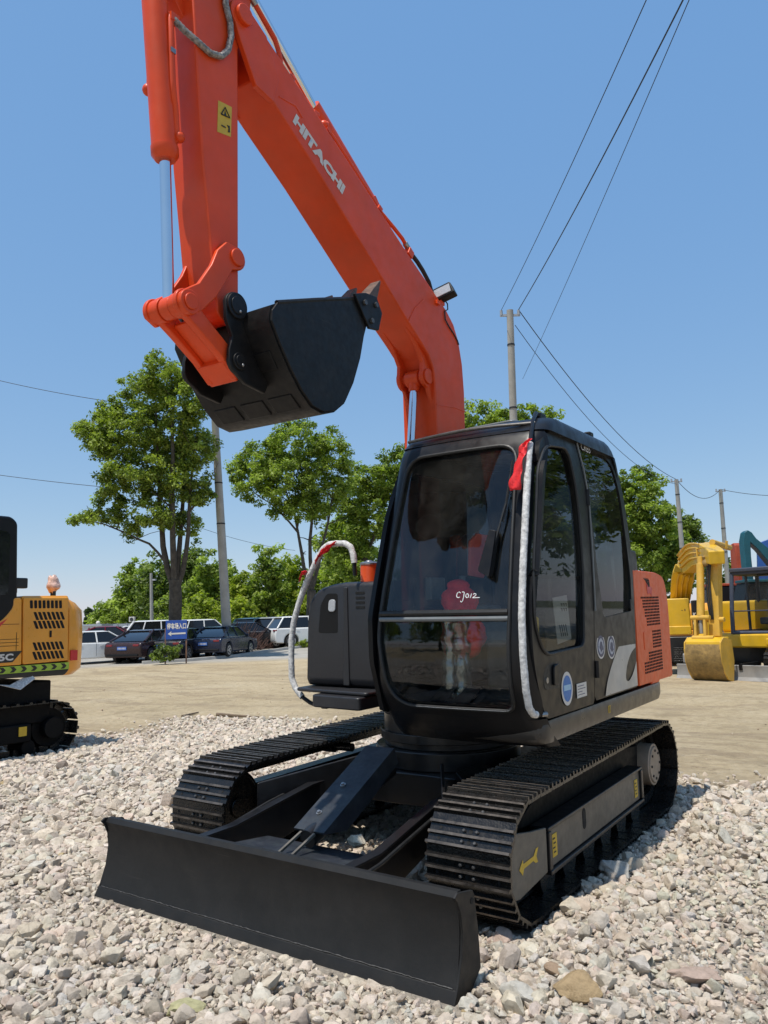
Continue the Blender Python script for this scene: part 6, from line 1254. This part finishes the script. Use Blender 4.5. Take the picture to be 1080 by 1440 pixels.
st2 = MB().prism([Lp(-1.2, .955), Lp(1.245, .965), Lp(1.245, 1.05), Lp(-1.2, 1.035)], 'x', 1.093, 1.100); sk2 = obj('chevron_band', st2, M['chevron'], le)
cv2 = MB()
for k in range(16):
    y = -.9 + .135 * k; z = .96 + (y + 1.2) * .004 + .005; cv2.prism([Lp(y, z), Lp(y + .05, z), Lp(y + .085, z + .032), Lp(y + .05, z + .066), Lp(y, z + .066), Lp(y + .035, z + .032)], 'x', 1.1005, 1.1025)
obj('chevron_marks', cv2, M['black'], sk2)
obj('red_reflector', MB().box((1.102, Lp(1.31, 0)[0], 1.22), (.012, .10, .13)), M['red_sticker'], le)
rd = MB().prism([Lp(.18, 1.50), Lp(.40, 1.62), Lp(.32, 1.54), Lp(.24, 1.44)], 'x', 1.1005, 1.103); obj('red_decal', rd, M['red_sticker'], pn)
cbm = MB(); cp2 = rpoly([Lp(-1.2, 1.06), Lp(.22, 1.06), Lp(.36, 1.55), Lp(.50, 1.68), Lp(.53, 1.80), Lp(.50, 2.80), Lp(.42, 2.87), Lp(-.9, 2.86), Lp(-1.15, 2.1)], [.05, .1, .1, .12, .06, .10, .05, .1, .3]); cbm.prism(cp2, 'x', .12, 1.09); cab2 = obj('cab_body', cbm, M['cab_black'], le, bevel=.04)
sw = MB().prism(rpoly([Lp(-.2, 1.9), Lp(.40, 1.9), Lp(.40, 2.68), Lp(-.2, 2.70)], .08), 'x', 1.088, 1.094); obj('side_window', sw, M['car_glass'], cab2); 
obj('roof_beacon', MB().cyl((.9, Lp(.18, 0)[0], 2.95), (.9, Lp(.18, 0)[0], 3.03), .02).box((.9, Lp(.18, 0)[0], 3.05), (.06, .08, .04)), M['black'], le)
obj('rear_camera_box', MB().box((1.0, Lp(.60, 0)[0], 2.14), (.10, .16, .13)).box((1.0, Lp(.53, 0)[0], 2.05), (.05, .06, .08)), M['black'], le, bevel=.015)
obj('boom', MB().prism([(-.3, 1.1), (.1, 1.2), (.1, 2.6), (-.2, 3.6), (-1.9, 4.6), (-2.0, 4.4), (-.5, 3.3), (-.3, 2.6)], 'x', -.25, .02), M['amber'], le, bevel=.02)
obj('exhaust_pipe', MB().tube([(.90, Lp(1.12, 0)[0], 1.98), (.90, Lp(1.12, 0)[0], 2.05)], .035, 14), M['black'], le)
pbm = MB().ball((0, 0, 0), 1, 20, 14); rnd = random.Random(2); pbm.v = [(L0.x + .90 + x * .085 * (1 + .22 * math.sin(5 * z + 4 * x) - .25 * (z < -.5)), L0.y + Lp(1.12, 0)[0] + y * .078 * (1 + .14 * math.sin(5 * z + 4 * y)), 2.06 + max(-1, min(.86, z)) * (.125 + .02 * math.sin(7 * x + 5 * y))) for x, y, z in pbm.v]
tag(obj('plastic_bag', pbm, M['bag_film'], None, angle=80), 'pinkish plastic bag tied over the pipe on the amber excavator', 'bag')
wp_ = MB().add([(1.08, Lp(.33, .75)[0], .92), (1.09, Lp(.60, .75)[0], .84), (1.10, Lp(.78, .85)[0], .96), (1.06, Lp(.74, 0)[0], 1.02), (1.02, Lp(.5, 0)[0], .90)], [(0, 1, 2, 3, 4)]); wp_.v = [tuple(Vector(v) + L0) for v in wp_.v]; tag(obj('plastic_sheet', wp_, M['foam'], None, solid=.01), 'crumpled white sheet hanging under the skirt of the amber excavator', 'plastic sheet')

# --- yellow machine at the right, facing the camera, bucket down in front
TH = R(-15); ra = empty('hydraulic_excavator', (-.49, 15.97, -.085), TH); tag(ra, 'yellow excavator with a slate blue cab and grey blade at the right edge', 'excavator')
for x0, x1 in ((.72, 1.16), (-1.16, -.72)): belt(ra, x0, x1, -1.2, 1.3, .34)
obj('under_carriage', MB().box((0, 0, .5), (1.4, 1.6, .36)).cyl((0, 0, .6), (0, 0, .95), .45), M['black'], ra, bevel=.02)
bl2 = MB().prism([(-2.02, -.0), (-1.95, .08), (-1.93, .2), (-1.95, .33), (-1.90, .34), (-1.88, .2), (-1.9, .0)], 'x', -1.12, 1.12); b2_ = obj('dozer_blade', bl2, M['dull_steel'], ra, bevel=.006)
obj('blade_arm', MB().box((.4, -1.5, .3), (.08, .9, .14)).box((-.4, -1.5, .3), (.08, .9, .14)), M['black'], b2_)
obj('platform', MB().prism(rpoly([(-1.1, -1.15), (1.12, -1.25), (1.14, 1.3), (.8, 1.6), (-.8, 1.6), (-1.12, 1.3)], [.1, .15, .2, .2, .2, .2]), 'z', .68, 1.0), M['yellow'], ra, bevel=.05)
obj('engine_hood', MB().prism(rpoly([(.3, 1.0), (1.5, 1.0), (1.5, 1.6), (1.35, 1.75), (.3, 1.78)], .08), 'x', -1.05, 1.1), M['yellow'], ra, bevel=.03)
# cab: frame tubes, glass, roof, seat
cf = MB(); X0, X1, Y0, Y1, Z0, Z1 = -.08, .98, -1.15, .35, 1.02, 2.40
for x in (X0, X1):
    cf.tube([(x, Y0, Z0), (x, Y0 + .03, 1.5), (x, Y0 + .18, Z1)], .05, 8); cf.tube([(x, Y1, Z0), (x, Y1, Z1)], .05, 8); cf.tube([(x, Y0 + .18, Z1), (x, Y1, Z1)], .05, 8); cf.tube([(x, Y0, Z0), (x, Y1, Z0)], .06, 8); cf.tube([(x, -.25, Z0), (x, -.25, Z1)], .035, 8)
for y, z in ((Y0, Z0), (Y0 + .18, Z1), (Y1, Z1), (Y0 + .04, 1.52)): cf.tube([(X0, y, z), (X1, y, z)], .045 if z != 1.52 else .015, 8)
M['cab_blue'] = paint('slate_blue_cab_frame', (.045, .055, .085), .45, .1, 4, dust=.2, dustc=(.15, .14, .13)); obj('cab_frame', cf, M['cab_blue'], ra, angle=60)
obj('cab_roof', MB().prism(rpoly([(X0 - .05, Y0 + .10), (X1 + .05, Y0 + .10), (X1 + .05, Y1 + .06), (X0 - .05, Y1 + .06)], .1), 'z', 2.42, 2.52), M['cab_blue'], ra, bevel=.03)
gl2 = MB().add([(X0, Y0, Z0), (X1, Y0, Z0), (X1, Y0 + .03, 1.5), (X0, Y0 + .03, 1.5), (X1, Y0 + .18, Z1), (X0, Y0 + .18, Z1)], [(0, 1, 2, 3), (3, 2, 4, 5)]).add([(X1, Y0, Z0), (X1, Y1, Z0), (X1, Y1, Z1), (X1, Y0 + .18, Z1)], [(0, 1, 2, 3)]); obj('cab_glass', gl2, M['glass_side'], ra, smooth=False)
obj('cab_rear_panel', MB().box(((X0 + X1) / 2, Y1, 1.25), (X1 - X0, .04, .5)), M['cab_blue'], ra); obj('cab_floor', MB().box(((X0 + X1) / 2, -.4, 1.03), (X1 - X0, 1.5, .05)), M['black'], ra)
obj('operator_seat', MB().prism(rpoly([(.30, 1.05), (.75, 1.05), (.73, 1.9), (.65, 1.98), (.41, 1.98), (.33, 1.9)], .04), 'y', -.15, -.02).box((.53, -.35, 1.28), (.46, .45, .16)), M['seat'], ra, bevel=.03)
obj('door_step', MB().box((1.0, -1.3, .82), (.55, .12, .16)), M['yellow'], ra, bevel=.03)
# --- the dusty yellow machine whose arched boom, stick and muddy bucket reach in front of that blade
tmp = empty('placing', (-.30 - .02, 15.92 + .0, -.085), TH)
# stick and bucket hanging in front (plane x = -.32)
sx_ = -.22
ST = MB(); ST.prism([(-2.02, 2.98), (-1.85, 2.88), (-1.98, 2.4), (-2.16, 1.2), (-2.24, .95), (-2.36, .98), (-2.34, 1.3), (-2.22, 2.4), (-2.14, 2.9)], 'x', sx_ - .01, sx_ + .24); obj('stick_beam', ST, M['pale_yellow'], tmp, bevel=.018)
bcl = MB().cyl((sx_ - .16, -2.18, 2.62), (sx_ - .13, -2.42, 1.42), .085); bcl.cyl((sx_ - .16, -2.18, 2.60), (sx_ - .16, -2.16, 2.78), .06); obj('bucket_cylinder', bcl, M['pale_yellow'], tmp, bevel=.01); obj('cylinder_rod', MB().cyl((sx_ - .13, -2.42, 1.44), (sx_ - .12, -2.46, 1.05), .04), M['dull_steel'], tmp)
lk3 = MB()
for x in (-.24, -.02): lk3.prism([(-2.42, 1.46), (-2.50, 1.40), (-2.54, .92), (-2.46, .88), (-2.40, 1.1)], 'x', sx_ + x - .03, sx_ + x + .03)
lk3.cyl((sx_ - .34, -2.46, 1.40), (sx_ + .10, -2.46, 1.40), .055).cyl((sx_ - .32, -2.50, .95), (sx_ + .18, -2.50, .95), .06).cyl((sx_ - .05, -2.28, 1.35), (sx_ + .34, -2.28, 1.35), .055); obj('bucket_link', lk3, M['pale_yellow'], tmp, bevel=.008)
bks = [(-2.62, .86), (-2.68, .70), (-2.66, .45), (-2.56, .22), (-2.42, .06), (-2.26, .0), (-2.20, .02)]
sh2 = MB(); n = len(bks); xa, xb = sx_ - .44, sx_ + .38; sh2.add([(x, y, z) for x in (xa, xb) for y, z in bks], [(i, i + 1, n + i + 1, n + i) for i in range(n - 1)]); obj('bucket_shell', sh2, M['mud'], tmp, solid=.025, soff=0, angle=50)
top2 = MB().prism([(-2.64, .88), (-2.67, .66), (-2.655, .60), (-2.60, .60), (-2.3, .8), (-2.2, .97), (-2.5, .97)], 'x', xa + .01, xb - .01); obj('bucket_back', top2, M['yellow'], tmp, bevel=.02)
for x in (xa, xb): obj('bucket_side', MB().prism([(-2.5, .97), (-2.66, .86), (-2.69, .70), (-2.67, .45), (-2.57, .21), (-2.43, .05), (-2.2, .0), (-2.1, .45), (-2.15, .9)], 'x', x - .015, x + .015), M['pale_yellow'], tmp, bevel=.006)
for k in range(5): obj('bucket_tooth', MB().loft([[(xa + .06 + .175 * k + s * w_, y, z + e) for s, e in ((-1, -h_), (1, -h_), (1, h_), (-1, h_))] for y, z, w_, h_ in ((-2.28, .0, .04, .03), (-2.20, -.02, .035, .02), (-2.12, -.035, .028, .008))]), M['mud'], tmp)
ht_ = MB().tube([(sx_ - .32, -1.95, 2.62), (sx_ - .32, -1.98, 2.98), (sx_ - .08, -1.98, 3.02), (sx_ - .08, -1.95, 2.65)], .025, 6).tube([(sx_ + .25, -1.7, 2.95), (sx_ + .28, -1.72, 3.12)], .03, 6); ht_.cyl((sx_ - .2, -.6, 3.05), (sx_ - .05, -1.75, 3.12), .07).cyl((sx_ - .1, -2.0, 2.86), (sx_ + .22, -2.0, 2.86), .09); obj('arm_cylinder', ht_, M['pale_yellow'], tmp)
obj('muddy_joint', MB().box((sx_ + .06, -2.05, 2.72), (.34, .24, .20), Matrix.Rotation(.3, 3, 'X')).ball((sx_ + .0, -2.15, 2.62), (.14, .1, .1)), M['mud'], tmp, bevel=.03)
hz2 = MB()
for k in range(3): hz2.tube([(sx_ + .02 + .05 * k, -2.17 - .02 * k, 2.75), (sx_ + .0 + .04 * k, -2.30, 2.2), (sx_ + .04 + .04 * k, -2.38, 1.7), (sx_ + .06 + .03 * k, -2.36, 1.35)], .016, 6)
obj('hydraulic_hose', hz2, M['hose'], tmp)


los = math.atan2(ray(960, 880).x, ray(960, 880).y); rb = empty('hydraulic_excavator', gp(960, 915, 20.5), -los); tag(rb, 'dusty yellow excavator with an arched boom, a muddy bucket before the grey blade', 'excavator')
bpy.context.view_layer.update(); RBI = rb.matrix_world.inverted()
for o in list(tmp.children): o.parent = rb; o.matrix_local = RBI @ tmp.matrix_world
bpy.data.objects.remove(tmp)
def q(px, py, d): return RBI @ Vector(at(px, py, d))
pth = [q(956, 862, 20.6), q(956, 842, 20.5), q(959, 815, 20.2), q(966, 793, 19.8), q(979, 780, 19.2), (q(993, 778, 18.4)), q(1004, 781, 17.6), q(1008, 784, 17.2)]
pth = dense(pth, 17)
secs_ = []
for i, c in enumerate(pth):
    t_ = (pth[min(i + 1, 16)] - pth[max(i - 1, 0)]).normalized(); u_ = Vector((0, -1, 0)) if i < 6 else Vector((t_.y, -t_.x, 0)).normalized() * -1
    v_ = t_.cross(u_).normalized(); hw_ = .17; hd_ = interp([(0, .22), (5, .27), (8, .29), (11, .25), (16, .15)], i); u_ = v_.cross(t_).normalized()
    secs_.append([c + u_ * hw_ + v_ * hd_, c - u_ * hw_ + v_ * hd_, c - u_ * hw_ - v_ * hd_, c + u_ * hw_ - v_ * hd_])
obj('boom_beam', MB().loft(secs_), M['yellow'], rb, bevel=.03)
for k in range(4):
    f_ = [s_[0].lerp(s_[1], .15 + .23 * k) for s_ in secs_]; f2 = [s_[3].lerp(s_[0], .1 + .25 * k) for s_ in secs_]
    cen = [sum((Vector(v) for v in s_), Vector()) / 4 for s_ in secs_]
    obj('boom_pipe', MB().tube([a_ + (a_ - c_).normalized() * .03 for a_, c_ in zip([s_[0].lerp(s_[3], .06 + .2 * k) for s_ in secs_][2:13], cen[2:13])], .022, 6), M['pale_yellow'], rb)
    obj('boom_pipe', MB().tube([a_ + (a_ - c_).normalized() * .03 for a_, c_ in zip([s_[1].lerp(s_[2], .06 + .2 * k) for s_ in secs_][2:13], cen[2:13])], .022, 6), M['pale_yellow'], rb)
def pbox(name, px0, px1, py0, py1, d, thick, mat, bev=.03, parent=None):
    a_, b_ = q(px0, py0, d), q(px1, py1, d); y_ = (a_.y + b_.y) / 2
    return obj(name, MB().prism(rpoly([(a_.x, b_.z), (b_.x, b_.z), (b_.x, a_.z), (a_.x, a_.z)], .04), 'y', y_, y_ + thick), mat, parent or rb, bevel=bev)
hb = pbox('side_hood', 935, 972, 842, 884, 19.6, 1.2, M['yellow']); pbox('hood_lip', 940, 973, 881, 892, 19.5, 1.2, M['yellow'], .02)
c1, c2, c3, c4 = q(953, 876, 19.58), q(964, 876, 19.58), q(964.5, 868, 19.58), q(959, 869, 19.58); obj('red_triangle', MB().add([c1, c2, c3, c4], [(0, 1, 2, 3)]), M['red_brown'], rb, smooth=False)
o_ = q(958, 859.5, 19.58); text_mesh('-1', .1, M['black_ink'], 'model_lettering', rb, o_, (1, 0, 0), (0, 0, 1), fit=(.10, .055), bold=.002)
sf = pbox('side_frame', 971.5, 988, 844, 912, 19.0, .6, M['black'], .02)
for ch_, y_ in (('K', 868), ('O', 880)): text_mesh(ch_, .1, M['white'], 'brand_lettering', rb, q(975, y_, 18.95), (1, 0, 0), (0, 0, 1), fit=(.075, .11), bold=.004)
pbox('front_panel', 987, 1003, 858, 905, 18.6, .6, M['yellow'], .02); obj('hose_loop', MB().tube([q(984, 890, 18.5), q(983, 878, 18.5), q(986, 872, 18.5), q(991, 871, 18.5), q(990, 877, 18.5), q(985, 885, 18.5)], .016, 6), M['mud'], rb)
pbox('under_carriage', 936, 990, 896, 928, 19.4, 1.6, M['black'], .03)
for k in range(7): pbox('track_shoe', 947, 976, 911 + k * 3.0, 913 + k * 3.0, 19.2 - .02 * k, .2, M['track'], .004)
pbox('track_plate', 960, 982, 920, 932, 18.3, .5, M['dull_steel'], .02)

# --- yellow machine behind it: arched boom, tail and cab roof
def far_machine(label, px, d, head, body, boom_prof, stick_prof, bw=.34, cabside=1, cabm=None, hz=1.0, boomx=0.0, second=None):
    b = gp(px, 905, d); az = math.atan2(FH.x, FH.y) + R(head); root = empty('hydraulic_excavator', b); root.rotation_euler = (0, 0, -az)
    for x0, x1 in ((.72, 1.16), (-1.16, -.72)): belt(root, x0, x1, -1.2, 1.3, .34, 30)
    obj('under_carriage', MB().box((0, 0, .5), (1.4, 1.6, .36)).cyl((0, 0, .6), (0, 0, .95), .45), M['black'], root, bevel=.02)
    obj('platform', MB().prism(rpoly([(-1.1, -1.3), (1.1, -1.3), (1.14, 1.3), (.8, 1.6), (-.8, 1.6), (-1.12, 1.3)], .15), 'z', .75, 1.02), body, root, bevel=.04)
    obj('engine_hood', MB().prism(rpoly([(.2, 1.02), (1.6, 1.02), (1.58, 1.6), (1.4, 1.78), (.2, 1.8)], .08), 'x', -1.08, 1.08), body, root, bevel=.04)
    s = cabside; x0, x1 = sorted((s * .18, s * 1.12))
    obj('cab_body', MB().prism(rpoly([(-1.2, 1.02), (.2, 1.02), (.2, 2.45), (-.95, 2.45), (-1.2, 1.7)], .06), 'x', x0, x1), M['cab_black'], root, bevel=.04)
    obj('cab_glass', MB().prism(rpoly([(-1.1, 1.5), (.1, 1.5), (.1, 2.35), (-.9, 2.35)], .06), 'x', x0 - .006, x1 + .006), M['car_glass'], root)
    obj('cab_roof', MB().prism(rpoly([(x0 - .02, -1.0), (x1 + .02, -1.0), (x1 + .02, .22), (x0 - .02, .22)], .1), 'z', 2.46, 2.56), cabm or body, root, bevel=.03)
    obj('boom', MB().prism(boom_prof, 'x', boomx - bw / 2, boomx + bw / 2), body, root, bevel=.03)
    if stick_prof: obj('stick', MB().prism(stick_prof, 'x', boomx - bw * .36, boomx + bw * .36), second or body, root, bevel=.025)
    tag(root, label, 'excavator'); return root, b
far_machine('orange-roofed excavator mostly hidden behind the hood of the large one', 930, 24, 180, M['amber'], [(-.3, 1.1), (.1, 1.2), (.1, 1.8), (-.3, 1.7)], None, .3, 1, M['amber'])
far_machine('teal excavator at the right edge, its hooked boom above the slate blue cab', 1078, 27, 90, M['teal'], [(-.56, 1.1), (-.30, 1.1), (-.32, 3.4), (-.30, 3.88), (-.05, 3.62), (.35, 3.05), (1.2, 2.0), (1.4, 2.2), (.6, 3.4), (-.08, 4.02), (-.22, 4.24), (-.36, 4.33), (-.48, 4.25), (-.56, 3.95)], None, .36, 1)
far_machine('red-orange excavator behind the yellow ones, its upright arm left of the teal boom', 1049, 29.5, 180, M['red_brown'], [(-.3, 1.1), (.3, 1.1), (.28, 3.2), (.22, 4.0), (.08, 4.1), (-.22, 4.05), (-.28, 3.2)], None, .36, 1)
bp_ = gp(1103, 905, 31); bb = empty('hydraulic_excavator', bp_, -los); obj('boom', MB().prism([(-.9, .2), (.3, .2), (.3, 4.0), (-.1, 4.40), (-.62, 4.22)], 'y', 0, .5), M['blue_paint'], bb, bevel=.03); obj('body', MB().box((.2, .6, 1.2), (2.2, 2.0, 1.3)), M['blue_paint'], bb, bevel=.06); tag(bb, 'blue machine top just visible at the right edge beside the teal boom', 'excavator')
# ---- tidy: no deeper than thing > part > sub-part
bpy.context.view_layer.update()
def depth(o):
    k = 0
    while o.parent: o = o.parent; k += 1
    return k
for o in list(col.objects):
    while depth(o) > 2:
        p = o.parent; mloc = p.matrix_local @ o.matrix_local; o.parent = p.parent; o.matrix_parent_inverse = Matrix(); o.matrix_local = mloc
